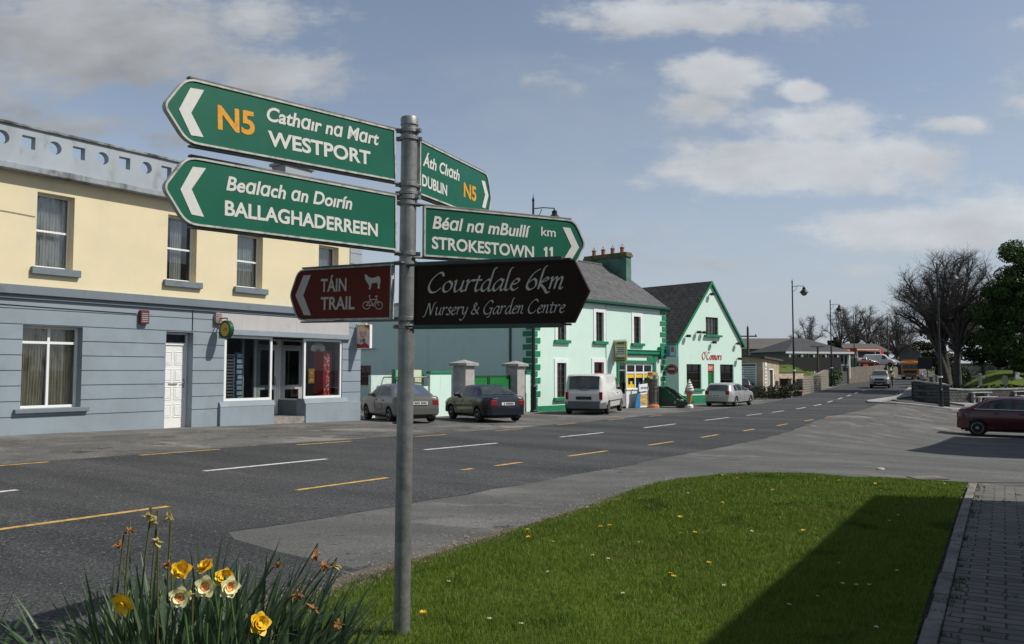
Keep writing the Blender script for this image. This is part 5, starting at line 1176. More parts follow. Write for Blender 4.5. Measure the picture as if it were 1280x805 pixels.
# cage trailer behind the grey car
tr = thing('cage_trailer', 'open trailer of grey tube and mesh with papers tied on, behind the grey saloon', 'trailer', (-4.25, 31.0, G(-4.25, 31)), R(52))
mb = MB()
for z in (.45, .95, 1.5):
    for y in (0, 1.2): mb.tube([(0, y, z), (2.6, y, z)], .025, 6)
    for x in (0, 2.6): mb.tube([(x, 0, z), (x, 1.2, z)], .025, 6)
for x in (0, .87, 1.73, 2.6):
    for y in (0, 1.2): mb.tube([(x, y, .45), (x, y, 1.5)], .025, 6)
mb.build('tube_frame', m_galv, tr)
mb = MB()
for k in range(26): mb.tube([(k * .1 + .05, 0, .47), (k * .1 + .05, 0, 1.48)], .004, 3, False)
for k in range(10): mb.tube([(0, 0, .5 + k * .1), (2.6, 0, .5 + k * .1)], .004, 3, False)
mb.build('mesh', m_galv, tr); mb = MB(); mb.box(0, 2.6, 0, 1.2, .38, .43); mb.build('bed', m_wood, tr)
mb = MB(); mb.box(1.2, 1.6, -.03, -.02, .7, 1.15); mb.box(1.9, 2.3, -.03, -.02, .6, 1.1); mb.build('paper', MATS['white_paper'], tr)
for y in (-.12, 1.32):
    mb = MB(); mb.lathe([(.12, -.07), (.28, -.08), (.31, -.05), (.31, .05), (.28, .08), (.12, .07)], (1.3, y, .31), 20, Matrix.Rotation(R(90), 4, 'X')); mb.build('wheel', m_black, tr)
# ================================================================ vehicles
def paint(name, col, rough=.3, metal=0., dirt=None): return mat(name, col, rough, .05, 3, metal=metal, coat=.6, spec=.5, dirt=dirt, dscale=3, damt=.3)
m_cglass = mat('car_glass', (.040, .050, .050), .05, .5, 2.5, spec=.6)
m_cglass2 = glassmat('car_clear_glass', (.50, .55, .54), .06)
m_tyre = mat('tyre_rubber', (.017, .017, .017), .9, .2, 20)
m_rimc = mat('wheel_cover', (.33, .33, .33), .35, .1, 20, metal=.6)
m_blackp = mat('black_plastic', (.025, .025, .026), .6, .15, 12)
m_greyp = mat('grey_plastic', (.12, .125, .13), .65, .12, 10)
m_tail = mat('tail_light_red', (.24, .012, .010), .2, .1, 20, coat=.5)
m_tailw = mat('light_lens', (.65, .65, .62), .15, .1, 20, coat=.5)
m_amber = mat('indicator_amber', (.7, .25, .02), .2)
m_plate = mat('number_plate', (.70, .70, .66), .4, .05, 9)
m_print = mat('plate_print', (.06, .06, .07), .6)
m_chrome = mat('bright_trim', (.65, .65, .65), .2, .05, 9, metal=.9)
m_seat = mat('car_interior', (.03, .03, .032), .9)
class Car:
    """lofted body: side profile top(x), belt(x), plan half-width w(x); x forward, ground at z=0, rear end at x=0"""
    def __init__(s, L, W, top, belt, sill=.22, roofw=.74, endr=.28, flat=.0):
        s.L, s.W, s.top_, s.belt_, s.sill, s.rw, s.endr = L, W, top, belt, sill, roofw, endr
    def top(s, x): return lin(s.top_, x)
    def belt(s, x): return min(lin(s.belt_, x), s.top(x) - .02)
    def hw(s, x):
        e = min(x, s.L - x); w = s.W / 2
        return w * (1 - .20 * max(0, 1 - e / .55) ** 2.2 - .03 * (abs(x / s.L - .5) * 2) ** 3)
    def sec(s, x):
        w = s.hw(x); b = s.belt(x); t = s.top(x); e = min(x, s.L - x); z0 = s.sill + .12 * max(0, 1 - e / .25)
        up = max(.0, t - b); k = min(1, up / .45); wr = w * (.95 - (.95 - s.rw) * k)
        return [(0, z0), (w * .80, z0), (w * .955, z0 + .06), (w * .99, z0 + (b - z0) * .35), (w, z0 + (b - z0) * .62), (w * .985, b - .06 * min(1, b)), (w * .955, b), (wr + (w*.955 - wr) * .08, t - .10 * k - .012), (wr * .93, t - .035 * k - .004), (wr * .55, t - .004), (0, t)]
    def loft(s, xs):
        vs = []; n = 11
        for x in xs:
            P = s.sec(x); vs += [(x, -y, z) for y, z in P] + [(x, y, z) for y, z in P[::-1][1:-1]]
        m = 2 * n - 2; fs = []
        for i in range(len(xs) - 1):
            for k in range(m): fs.append((i*m+k, (i+1)*m+k, (i+1)*m+(k+1) % m, i*m+(k+1) % m))
        fs.append(tuple(range(m))); fs.append(tuple((len(xs)-1)*m + k for k in range(m - 1, -1, -1)))
        return vs, fs
    def y_at(s, x, z):
        P = s.sec(x)
        for (y0, z0), (y1, z1) in zip(P[1:-1], P[2:]):
            if z0 <= z <= z1 or z1 <= z <= z0: return y0 + (y1 - y0) * ((z - z0) / (z1 - z0) if abs(z1 - z0) > 1e-6 else 0)
        return P[4][0]
    def side_patch(s, mb, poly4, off=.006, nx=8, nz=5, sides=(-1, 1)):
        """poly4 = bottom-rear, bottom-front, top-front, top-rear in (x, z)"""
        (a, b, c, d) = poly4
        for sg in sides:
            G_ = []
            for j in range(nz + 1):
                v = j / nz; row = []
                for i in range(nx + 1):
                    u = i / nx; x = (a[0]*(1-u)+b[0]*u)*(1-v)+(d[0]*(1-u)+c[0]*u)*v; z = (a[1]*(1-u)+b[1]*u)*(1-v)+(d[1]*(1-u)+c[1]*u)*v
                    row.append((x, sg * (s.y_at(x, z) + off), z))
                G_.append(row)
            for j in range(nz):
                for i in range(nx): q = [G_[j][i], G_[j][i+1], G_[j+1][i+1], G_[j+1][i]]; mb.face(q if sg < 0 else q[::-1])
    def top_patch(s, mb, x0, x1, k=.86, off=.008, n=6, inset0=0, inset1=0):
        rows = []
        for i in range(n + 1):
            x = x0 + (x1 - x0) * i / n; P = s.sec(x); w = P[8][0] / .93 * k * (1 - (inset0 * (1 - i/n) + inset1 * i / n)); t = s.top(x); dxx = .01
            sl = (s.top(x + dxx) - s.top(x - dxx)) / (2 * dxx); nl = Vector((-sl, 0, 1)).normalized() * off
            rows.append([(x + nl.x, w * y, t + nl.z - .03 * (abs(y) ** 3) * min(1, max(0, t - s.belt(x)) / .45)) for y in (-1, -.8, -.4, 0, .4, .8, 1)])
        for i in range(n):
            for j in range(6): mb.face([rows[i][j], rows[i+1][j], rows[i+1][j+1], rows[i][j+1]][::-1])
    def band(s, mb, xa, xb, z0, z1, off=.015, n=10):
        """wraps an end from side to side between two heights"""
        end0 = xa < s.L / 2; X = [xa + (xb - xa) * i / n for i in range(n + 1)]
        if end0: X = X[::-1]
        tip = X[-1]
        path = [(x, -(s.y_at(x, (z0+z1)/2) + off)) for x in X]
        path[-1] = (tip + (-off if end0 else off), path[-1][1] * .97)
        path += [(p[0], -p[1]) for p in path[::-1]]
        for (xa_, ya), (xb_, yb_) in zip(path, path[1:]):
            mb.face([(xa_, ya, z0), (xb_, yb_, z0), (xb_, yb_, z1), (xa_, ya, z1)]); mb.face([(xa_, ya, z1), (xb_, yb_, z1), (xb_ * .97 + s.L * .015, yb_ * .9, z1 + .005), (xa_ * .97 + s.L * .015, ya * .9, z1 + .005)])
            mb.face([(xa_, ya, z0), (xb_, yb_, z0), (xb_ * .97 + s.L * .015, yb_ * .9, z0 - .03), (xa_ * .97 + s.L * .015, ya * .9, z0 - .03)])
def lin(tab, x):
    if x <= tab[0][0]: return tab[0][1]
    for (a, b), (c, d) in zip(tab, tab[1:]):
        if x <= c:
            u = (x - a) / (c - a); return b + (d - b) * u
    return tab[-1][1]
def wheel_parts(root, x, y, r, w, sg, rimm, spokes=5):
    mb = MB(); M = Matrix.Translation((x, y, r)) @ Matrix.Rotation(R(90), 4, 'X')
    mb.lathe([(r*.62, -w/2), (r*.86, -w/2), (r*.97, -w*.40), (r, -w*.2), (r, w*.2), (r*.97, w*.40), (r*.86, w/2), (r*.62, w/2)], (0,0,0), 24, M, cap=True)
    t = mb.build('wheel', m_tyre, root, auto=R(40))
    q = MB(); o = -sg * (w/2 + .001)      # outer face
    f = 1 if o > 0 else -1
    q.lathe([(r*.66, o), (r*.62, o + f*.006), (r*.55, o - f*.012), (r*.2, o - f*.004), (r*.16, o + f*.008), (.002, o + f*.012)], (0,0,0), 24, M, cap=False)
    t2 = q.build('rim', rimm, t, auto=R(40))
    h = MB()
    for k in range(spokes):
        a = 2*pi*k/spokes
        h.lathe([(.001, 0), (r*.10, .0)], (0, 0, 0), 8, M @ Matrix.Translation((r*.40*cos(a), r*.40*sin(a), o + f * .001)) @ Matrix.Scale(1, 4), cap=False)
    h.build('rim_slot', m_blackp, t2)
def make_car(name, label, cat, loc, heading, C, mp, side=(), screens=(), wx=(.8, 3.2), wr=.30, bumper=None, bz=(.30, .52), lights='saloon', plate=True, rimm=None, group=None, roofrack=False, fascia=None, mirror=2.9, handles=(), plate_z=.72, glass=None, sidestrip=None):
    """heading: unit vector of travel; loc: ground point under the rear axle centre"""
    hx, hy = heading; ang = math.atan2(hy, hx); X, Y = loc
    root = thing(name, label, cat, (X, Y, G(X, Y)), ang, group)
    ox = -wx[0]
    xs_ = sorted(set([0.0, .03, .08, .14] + [round(C.L * k / 40, 3) for k in range(1, 40)] + [C.L - .14, C.L - .08, C.L - .03, C.L] + [round(p[0], 3) for p in C.top_ if 0 < p[0] < C.L]))
    vs, fs = C.loft(xs_)
    mb = MB(); mb.raw([(x + ox, y, z) for x, y, z in vs], fs)
    o = mb.build('body', mp, None, auto=R(50))
    # wheel arches cut out of the body
    ct = MB()
    for x in wx:
        for sg in (-1, 1): ct.lathe([(wr + .055, -.16), (wr + .055, .16)], (0,0,0), 26, Matrix.Translation((x + ox, sg * (C.W/2 - .06), wr)) @ Matrix.Rotation(R(90), 4, 'X'))
    co = ct.build('cut', mp)
    bmod = o.modifiers.new('b', 'BOOLEAN'); bmod.object = co; bmod.operation = 'DIFFERENCE'; bmod.solver = 'EXACT'
    me = bpy.data.meshes.new_from_object(o.evaluated_get(bpy.context.evaluated_depsgraph_get())); o.modifiers.clear(); o.data = me; bpy.data.objects.remove(co)
    o.parent = root
    def shift(m_): m_.v = [(x + ox, y, z) for x, y, z in m_.v]; return m_
    gm = glass or m_cglass
    for i, p4 in enumerate(side):
        for sg in (-1, 1):
            m_ = MB(); C.side_patch(m_, p4, sides=(sg,)); w_ = shift(m_).build('side_window', gm, o, smooth=True)
    for a, b, k, i0, i1, nm in screens:
        m_ = MB(); C.top_patch(m_, a, b, k, inset0=i0, inset1=i1); shift(m_).build(nm, gm, o, smooth=True)
    m_ = MB(); C.band(m_, 0, .42, *bz); b1 = shift(m_).build('bumper', bumper or mp, root, auto=R(40))
    m_ = MB(); C.band(m_, C.L - .42, C.L, *bz); b2 = shift(m_).build('bumper', bumper or mp, root, auto=R(40))
    m_ = MB(); m_.box(.25, C.L - .25, -C.W/2 + .18, C.W/2 - .18, .17, .30); m_.box(.1, .2, -.5, -.35, .2, .3); shift(m_).build('underbody', m_blackp, root)
    for x in wx:
        for sg in (-1, 1): wheel_parts(root, x + ox, sg * (C.W/2 - .11), wr, .19, sg, rimm or m_rimc)
    # lights
    W2_ = C.W / 2
    zb = C.belt(.1)
    def lamp(nm, x0, x1, y0, y1, z0, z1, m_m):
        for sg in (-1, 1):
            m_ = MB(); m_.box(x0, x1, min(sg*y0, sg*y1), max(sg*y0, sg*y1), z0, z1); shift(m_).build(nm, m_m, root, bevel=.02)
    if lights == 'saloon':
        lamp('tail_light', -.006, .16, W2_*.52, W2_*.80, zb - .26, zb - .07, m_tail); lamp('head_light', C.L - .16, C.L + .01, W2_*.48, W2_*.82, .56, .70, m_tailw)
    elif lights == 'tall':
        lamp('tail_light', -.012, .10, W2_*.70, W2_*.85, .70, 1.05, m_tail); lamp('head_light', C.L - .16, C.L + .01, W2_*.48, W2_*.82, .60, .76, m_tailw)
    elif lights == 'hatch':
        lamp('tail_light', -.006, .16, W2_*.56, W2_*.80, zb - .20, zb + .04, m_tail); lamp('head_light', C.L - .16, C.L + .01, W2_*.48, W2_*.82, .58, .72, m_tailw)
    elif lights == 'suv':
        lamp('tail_light', -.012, .12, W2_*.70, W2_*.86, .75, 1.1, m_tail); lamp('head_light', C.L - .14, C.L + .012, W2_*.50, W2_*.82, .78, .96, m_tailw)
    if plate:
        for xx, sgx, pz in ((-.022, -1, plate_z), (C.L + .02, 1, .42)):
            m_ = MB(); m_.box(xx - .006, xx + .012, -.26, .26, pz - .055, pz + .055); p_ = shift(m_).build('number_plate', m_plate, root)
            m_ = MB(); r = random.Random(int(X * 10))
            y = -.21
            while y < .18:
                w = r.uniform(.025, .045); m_.box(xx + (-.0085 if sgx < 0 else .0125), xx + (-.0065 if sgx < 0 else .0145), y, y + w, pz - .033, pz + .033); y += w + (.012 if r.random() > .25 else .05)
            shift(m_).build('plate_lettering', m_print, p_)
    for sg in (-1, 1):
        m_ = MB(); y = C.y_at(mirror, C.belt(mirror) + .05); m_.box(mirror - .03, mirror + .06, sg * (y - .02) if sg > 0 else -(y + .17), sg * (y + .17) if sg > 0 else -(y - .02), C.belt(mirror) + .02, C.belt(mirror) + .15); shift(m_).build('wing_mirror', m_blackp if bumper else mp, root, bevel=.03)
    for hx_ in handles:
        for sg in (-1, 1):
            z = C.belt(hx_) - .12; y = C.y_at(hx_, z); m_ = MB(); m_.box(hx_ - .09, hx_ + .09, sg*y - .02, sg*y + .02, z - .022, z + .022); shift(m_).build('door_handle', m_blackp if bumper else mp, root, bevel=.008)
    # shut lines
    m_ = MB()
    for x in [h + .13 for h in handles]:
        for sg in (-1, 1):
            pts = [(x - .02 * k, sg * (C.y_at(x, z) + .001), z) for k, z in enumerate([.32, .5, .65, C.belt(x) - .04])]
            m_.tube(pts, .005, 4, False)
    if handles: shift(m_).build('door_seam', m_blackp, o)
    if sidestrip:
        for sg in (-1, 1):
            m_ = MB(); n = 12; x0, x1, z = sidestrip
            m_.tube([(x0 + (x1 - x0) * i / n, sg * (C.y_at(x0 + (x1 - x0) * i / n, z) + .002), z) for i in range(n + 1)], .022, 6); shift(m_).build('rubbing_strip', m_blackp, o)
    return root, C, ox
def hv(deg): return (sin(R(deg)), cos(R(deg)))
# saloon: notchback profile
def saloon(L=4.25, H=1.42, W=1.69, deck=.98, hood=.93):
    return Car(L, W, [(0, .80), (.04, deck - .03), (.12, deck), (.62, deck + .02), (.74, deck + .05), (1.22, H - .08), (1.45, H - .015), (1.9, H), (2.35, H - .01), (2.62, H - .07), (3.18, hood + .06), (3.3, hood + .02), (L - .5, hood - .09), (L - .12, hood - .20), (L, .60)],
               [(0, .78), (.1, .92), (.6, .945), (2.0, .93), (3.3, .91), (L - .3, .80), (L, .58)])
Cs = saloon()
SW = [((.98, .975), (1.28, .975), (1.40, 1.30), (1.22, 1.27)), ((1.33, .975), (2.02, .965), (2.02, 1.34), (1.46, 1.325)), ((2.10, .965), (2.98, .955), (2.58, 1.31), (2.10, 1.34))]
SC = [(.76, 1.27, .86, 0, .04, 'rear_window'), (2.60, 3.16, .88, .05, 0, 'windscreen')]
c1_, _, _ = make_car('parked_saloon', 'dark navy saloon parked in front of the green yard gate', 'car', (-.5, 28.75), hv(-27), Cs, paint('navy_paint', (.008, .010, .018)), SW, SC, (.86, 3.32), .29, lights='saloon', handles=(1.45, 2.2), plate_z=.72, mirror=2.72)
c2_, _, _ = make_car('parked_saloon', 'grey-gold saloon half hidden behind the signpost pole and the blue building corner', 'car', (-3.34, 27.68), hv(-28), Cs, paint('champagne_paint', (.125, .12, .108), .35, .3), SW, SC, (.86, 3.32), .29, lights='saloon', handles=(1.45, 2.2), bz=(.34, .54), plate_z=.74, mirror=2.72, glass=m_cglass2)
Cb = saloon(4.7, 1.46, 1.75, 1.02, .96)
c1_.scale = (.93, .93, .89); c2_.scale = (.95, .95, .9)
def sh(P, k): return [tuple((x * k, z + .03) for x, z in q) for q in P]
make_car('maroon_saloon', 'dark maroon saloon with bright window trim, parked at the right edge in the shade', 'car', (17.66, 31.6), (.83, -.56), Car(4.4, 1.75, [(0, .72), (.04, .96), (.10, 1.0), (.30, 1.03), (.44, 1.08), (1.0, 1.37), (1.3, 1.44), (1.8, 1.46), (2.3, 1.44), (2.6, 1.36), (3.25, 1.03), (3.4, .98), (3.9, .88), (4.3, .72), (4.4, .55)], [(0, .78), (.1, .93), (.4, .97), (1.9, .96), (3.3, .92), (4.1, .80), (4.4, .55)]),
         paint('maroon_paint', (.060, .004, .007), .25), [((.64, 1.0), (.95, 1.0), (1.12, 1.30), (.96, 1.24)), ((1.02, 1.0), (1.8, .99), (1.8, 1.37), (1.2, 1.33)), ((1.88, .99), (2.98, .97), (2.52, 1.33), (1.88, 1.37))],
         [(.48, 1.06, .86, 0, .04, 'rear_window'), (2.62, 3.22, .88, .05, 0, 'windscreen')], (.68, 3.38), .305, handles=(1.3, 2.1), mirror=2.7)
mc = bpy.data.objects.get('maroon_saloon'); mb = MB()
Cm = Car(4.4, 1.75, [(0, .72), (.04, .96), (.10, 1.0), (.30, 1.03), (.44, 1.08), (1.0, 1.37), (1.3, 1.44), (1.8, 1.46), (2.3, 1.44), (2.6, 1.36), (3.25, 1.03), (3.4, .98), (3.9, .88), (4.3, .72), (4.4, .55)], [(0, .78), (.1, .93), (.4, .97), (1.9, .96), (3.3, .92), (4.1, .80), (4.4, .55)])
for sg in (-1, 1):
    P = [(x - .3, z) for x, z in [(.9, 1.0), (1.24, 1.25), (1.42, 1.32), (1.75, 1.375), (2.1, 1.39), (2.5, 1.37), (2.84, 1.34), (3.3, .97), (2.6, .985), (2.1, .985), (1.4, .995), (.9, 1.0)]]
    mb.tube([(x - .68, sg * (Cm.y_at(x, z) + .008), z) for x, z in P], .011, 5, False)
mb.build('window_trim', m_chrome, mc)
# small van: blunt tail, long roof, short bonnet
Cv = Car(4.66, 1.88, [(0, .62), (.02, .95), (.06, 1.15), (.20, 1.78), (.30, 1.86), (.6, 1.89), (2.9, 1.89), (3.2, 1.82), (3.86, 1.22), (3.98, 1.14), (4.4, 1.0), (4.6, .82), (4.66, .6)], [(0, .9), (.2, 1.12), (3.6, 1.08), (4.2, .96), (4.66, .58)], sill=.28, roofw=.86)
v, C, ox = make_car('parked_van', 'white panel van with dark lower trim parked in front of the mint shop house', 'van', (3.28, 36.05), hv(17.5), Cv, paint('van_white', (.62, .61, .58), .4, dirt=(.50, .48, .45)), [((2.72, 1.14), (3.55, 1.12), (3.24, 1.64), (2.80, 1.70))], [(.065, .205, .93, 0, .03, 'rear_window'), (3.24, 3.86, .9, .05, 0, 'windscreen')], (.85, 3.85), .31, bumper=m_greyp, bz=(.30, .62), lights='tall', handles=(2.8,), plate_z=.76, mirror=3.3, sidestrip=(1.0, 3.5, .62))
mb = MB(); mb.tube([(-.03, .25, 1.2), (-.04, -.05, 1.12), (-.035, -.42, 1.27)], .014, 5); mb.v = [(x + ox + .05, y, z) for x, y, z in mb.v]; mb.build('wiper', m_blackp, v)
mb = MB(); mb.box(-.03, .03, -.33, .33, .70, .84); mb.v = [(x + ox, y, z) for x, y, z in mb.v]; mb.build('plate_recess', m_blackp, v)
# hatchback
Ch = Car(4.15, 1.74, [(0, .62), (.02, .86), (.06, .96), (.32, 1.32), (.42, 1.38), (.7, 1.43), (1.5, 1.44), (2.0, 1.42), (2.3, 1.34), (2.92, 1.01), (3.05, .97), (3.7, .87), (4.05, .72), (4.15, .55)], [(0, .78), (.1, .92), (2.0, .93), (3.0, .91), (3.8, .78), (4.15, .55)])
c3_, _, _ = make_car('parked_hatchback', 'silver hatchback parked outside the gabled pub', 'car', (11.95, 47.55), hv(34), Ch, paint('silver_paint', (.42, .42, .41), .3, .35), [((.62, .96), (1.05, .96), (1.05, 1.30), (.78, 1.29)), ((1.12, .96), (1.85, .96), (1.85, 1.34), (1.12, 1.33)), ((1.92, .96), (2.72, .95), (2.30, 1.28), (1.92, 1.34))],
         [(.065, .31, .9, 0, .06, 'rear_window'), (2.32, 2.90, .88, .05, 0, 'windscreen')], (.78, 3.28), .30, bz=(.32, .56), lights='hatch', handles=(1.2, 2.0), plate_z=.66, mirror=2.45)
c3_.scale = (1, 1, .93); v.scale = (1, 1, .92)
make_car('parked_car', 'dark blue car partly hidden behind the silver hatchback, by the low hedge', 'car', (16.75, 61.2), hv(16), Ch, paint('dark_blue_paint', (.012, .018, .035)), [((.62, .96), (1.05, .96), (1.05, 1.30), (.78, 1.29)), ((1.12, .96), (1.85, .96), (1.85, 1.34), (1.12, 1.33)), ((1.92, .96), (2.72, .95), (2.30, 1.28), (1.92, 1.34))],
         [(.065, .31, .9, 0, .06, 'rear_window'), (2.32, 2.90, .88, .05, 0, 'windscreen')], (.78, 3.28), .30, lights='hatch', handles=(1.2, 2.0), mirror=2.45)
# four by four coming up the road
Cu = Car(4.55, 1.80, [(0, .70), (.03, 1.05), (.08, 1.2), (.30, 1.66), (.42, 1.71), (.8, 1.74), (2.2, 1.74), (2.5, 1.66), (3.0, 1.20), (3.15, 1.15), (4.2, 1.06), (4.45, .96), (4.55, .72)], [(0, .95), (.1, 1.08), (3.0, 1.07), (4.2, .99), (4.55, .70)], sill=.36)
d = Vector((.44, .90)).normalized(); c_ = Vector((35.45, 80.4)) + d * 2.7
u, C, ox = make_car('four_by_four', 'silver four by four with dark grille driving towards the viewer', 'car', (c_.x, c_.y), (-d.x, -d.y), Cu, paint('four_by_four_silver', (.26, .26, .25), .35, .3), [((.5, 1.12), (1.2, 1.12), (1.2, 1.58), (.62, 1.56)), ((1.28, 1.12), (1.98, 1.11), (1.98, 1.6), (1.28, 1.6)), ((2.05, 1.11), (2.85, 1.10), (2.5, 1.54), (2.05, 1.6))],
         [(.085, .29, .88, 0, .05, 'rear_window'), (2.52, 2.98, .9, .05, 0, 'windscreen')], (.85, 3.55), .37, bz=(.42, .70), lights='suv', handles=(1.35, 2.1), mirror=2.6)
mb = MB(); mb.box(C.L - .03, C.L + .02, -.40, .40, .78, .93); mb.box(C.L + .005, C.L + .035, -.5, .5, .46, .60); mb.v = [(x + ox, y, z) for x, y, z in mb.v]; mb.build('grille', m_blackp, u)
mb = MB()
for sg in (-1, 1): mb.tube([(.7, sg * .62, 1.76), (.9, sg * .62, 1.80), (2.1, sg * .62, 1.80), (2.3, sg * .62, 1.74)], .02, 6)
mb.v = [(x + ox, y, z) for x, y, z in mb.v]; mb.build('roof_rail', m_blackp, u)
# lorries
def lorry(name, label, loc, head, cabm, boxm, cabH=2.9, boxH=3.2, L=7.5, tip=False):
    X, Y = loc; ang = math.atan2(head[1], head[0]); root = thing(name, label, 'lorry', (X, Y, G(X, Y)), ang)
    mb = MB(); P = fillet([(-1.9, .75), (0, .75), (.06, 1.55), (-.18, cabH - .08), (-.5, cabH), (-1.9, cabH)], [.02, .08, .1, .2, .2, .1]); mb.prism(P, -1.2, 1.2, 'y'); cab = mb.build('cab', cabm, root, bevel=.05)
    mb = MB(); mb.raw([(.075, -1.05, 1.62), (.075, 1.05, 1.62), (-.145, .98, cabH - .28), (-.145, -.98, cabH - .28)], [(0, 1, 2, 3)]); mb.build('windscreen', m_cglass, cab)
    mb = MB()
    for y in (-1.205, 1.205): mb.face([(-.3, y, 1.65), (-1.3, y, 1.65), (-1.3, y, cabH - .35), (-.45, y, cabH - .35)])
    mb.build('side_window', m_cglass, cab)
    mb = MB(); mb.box(.03, .09, -.85, .85, 1.0, 1.42); 
    for k in range(3): mb.box(.09, .10, -.8, .8, 1.04 + k * .13, 1.08 + k * .13)
    mb.build('grille', m_blackp, cab); mb = MB(); mb.box(-.3, .16, -1.2, 1.2, .42, .78); mb.build('bumper', m_greyp, root, bevel=.04)
    for y in (-.95, .95): mb = MB(); mb.box(.12, .18, y - .17, y + .17, .52, .72); mb.build('head_light', m_tailw, root, bevel=.03)
    for y in (-1, 1): mb = MB(); mb.box(-.2, -.1, y * 1.36 - .1, y * 1.36 + .1, 1.6, 2.2); mb.tube([(-.15, y * 1.2, 2.2), (-.15, y * 1.36, 2.2)], .02, 6); mb.build('wing_mirror', m_blackp, root)
    mb = MB(); mb.box(-L, -.2, -.45, .45, .65, .95); mb.build('chassis', m_blackp, root)
    mb = MB()
    if tip: mb.raw([(-L, -1.2, 1.1), (-2.1, -1.2, 1.1), (-2.1, 1.2, 1.1), (-L, 1.2, 1.1), (-L - .2, -1.25, boxH), (-1.9, -1.25, boxH), (-1.9, 1.25, boxH), (-L - .2, 1.25, boxH)], [(0,3,2,1),(0,1,5,4),(1,2,6,5),(2,3,7,6),(3,0,4,7)])
    else: mb.box(-L, -2.05, -1.24, 1.24, 1.0, boxH)
    mb.build('load_body', boxm, root, bevel=.03)
    for x in (-.95, -L + 1.4, -L + 2.6):
        for sg in (-1, 1): wheel_parts(root, x, sg * 1.05, .48, .3, sg, m_greyp, 8)
    mb = MB(); mb.box(-.7, -.35, -.55, .55, cabH + .002, cabH + .14); mb.build('roof_lamp_bar', m_amber, cab, bevel=.03)
    return root
rd = Vector((.47, .883))
lorry('tipper_lorry', 'orange tipper lorry driving towards the viewer on the far road', (58.5, 122.4), (-rd.x, -rd.y), paint('lorry_orange', (.50, .17, .02), .45), paint('lorry_orange_body', (.40, .14, .02), .5), 2.75, 3.0, 7.2, True)
lorry('box_lorry', 'pale grey box lorry far up the road, left of the orange tipper', (86.5, 190), (-.5, -.86), paint('lorry_grey', (.22, .24, .24), .5), mat('lorry_box_grey', (.36, .38, .38), .6), 2.6, 3.3, 8)
lorry('container_lorry', 'pale container lorry far off behind the orange tipper', (104, 218), (.55, .83), paint('lorry_pale', (.4, .42, .42), .5), mat('container_pale', (.46, .48, .48), .6), 2.7, 3.9, 9)
# ================================================================ street lamps and poles
def make_lamp(name, label, X, Y, H, arm_dir, group):
    root = thing(name, label, 'street lamp', (X, Y, G(X, Y)), math.atan2(arm_dir[1], arm_dir[0]), group)
    mb = MB(); mb.lathe([(.17, -.2), (.17, .05), (.13, .10), (.125, 1.1), (.14, 1.15), (.10, 1.2), (.085, 1.3), (.075, H * .45), (.06, H * .46), (.05, H - .5), (.045, H - .1), (.06, H - .08), (.06, H), (.02, H + .12), (.001, H + .3)], (0, 0, 0), 12)
    mb.build('column', m_black, root, auto=R(35))
    za = H - .42
    mb = MB(); mb.tube([(0, 0, za), (.5, 0, za + .08), (1.05, 0, za + .08), (1.05, 0, za - .02)], .026, 8); mb.tube(smoothpts([(.04, 0, za - .42), (.3, 0, za - .25), (.42, 0, za + .02)], 5), .017, 6); mb.build('arm', m_black, root)
    mb = MB(); mb.lathe([(.03, za + .05), (.06, za - .02), (.13, za - .06), (.12, za - .2), (.17, za - .24), (.34, za - .42), (.36, za - .47), (.30, za - .47)], (1.05, 0, 0), 16); h = mb.build('lantern_hood', m_black, root, auto=R(35))
    mb = MB(); mb.lathe([(.27, za - .468), (.25, za - .56), (.13, za - .70), (.02, za - .73)], (1.05, 0, 0), 14, cap=False); mb.build('glass_bowl', mat('lamp_bowl', (.13, .135, .135), .15, .1, 8) if 'lamp_bowl' not in MATS else MATS['lamp_bowl'], h, smooth=True)
    mb = MB(); mb.lathe([(.135, 1.9), (.14, 1.92), (.14, 1.98), (.13, 2.0)], (0, 0, 0), 12, cap=False); mb.build('band', m_upvc, root) if 'stone' in label else None
    return root
LG = 'street lamps along the road'
make_lamp('street_lamp', 'black street lamp standing against the green quoins of the mint shop house', .98, 38.0, 9.75, (.9, .3), LG)
make_lamp('street_lamp', 'tallest black street lamp left of the pale stone wall, beyond the beige kiosk', 22.9, 67.7, 9.2, (.95, .2), LG)
make_lamp('street_lamp', 'black street lamp at the far end of the pale stone wall', 33.6, 87.6, 9.0, (.95, .2), LG)
make_lamp('street_lamp', 'smallest black street lamp, by the sloping wall below the filling station', 43.6, 106.0, 8.6, (.95, .2), LG)
make_lamp('street_lamp', 'black street lamp by the grey stone wall end, in front of the big bare tree', 26.4, 51.4, 8.9, (1, .1), LG)
m_pole = mat('creosoted_pole', (.10, .08, .065), .9, .2, 10)
def utility_pole(label, X, Y, H, cross, group='wooden poles'):
    root = thing('utility_pole', label, 'pole', (X, Y, G(X, Y)), 0, group); mb = MB(); mb.tube([(0, 0, -.3), (0, 0, H)], [.15, .10], 8); mb.build('post', m_pole, root)
    if cross == 'T':
        mb = MB(); mb.box(-.85, .85, -.06, .06, H - .9, H - .78); mb.build('crossarm', m_pole, root); mb = MB()
        for x in (-.75, .75, 0): mb.lathe([(.05, 0), (.07, .06), (.05, .16)], (x, 0, H - .78 if x else H), 8)
        mb.build('insulator', m_pebble, root)
    elif cross == 'L': mb = MB(); mb.box(-.75, .75, -.2, .2, H, H + .12); mb.build('light_head', m_greyp, root)
    return root
def polepos(px, Y): return ((px - 640) / F * Y)
utility_pole('thin wooden pole with crossarm, rising behind the beige kiosk', polepos(935, 78), 78, 5.2, 'T')
utility_pole('pole with flat twin light head in front of the grey pavilion', polepos(1022, 92), 92, 3.9, 'L')
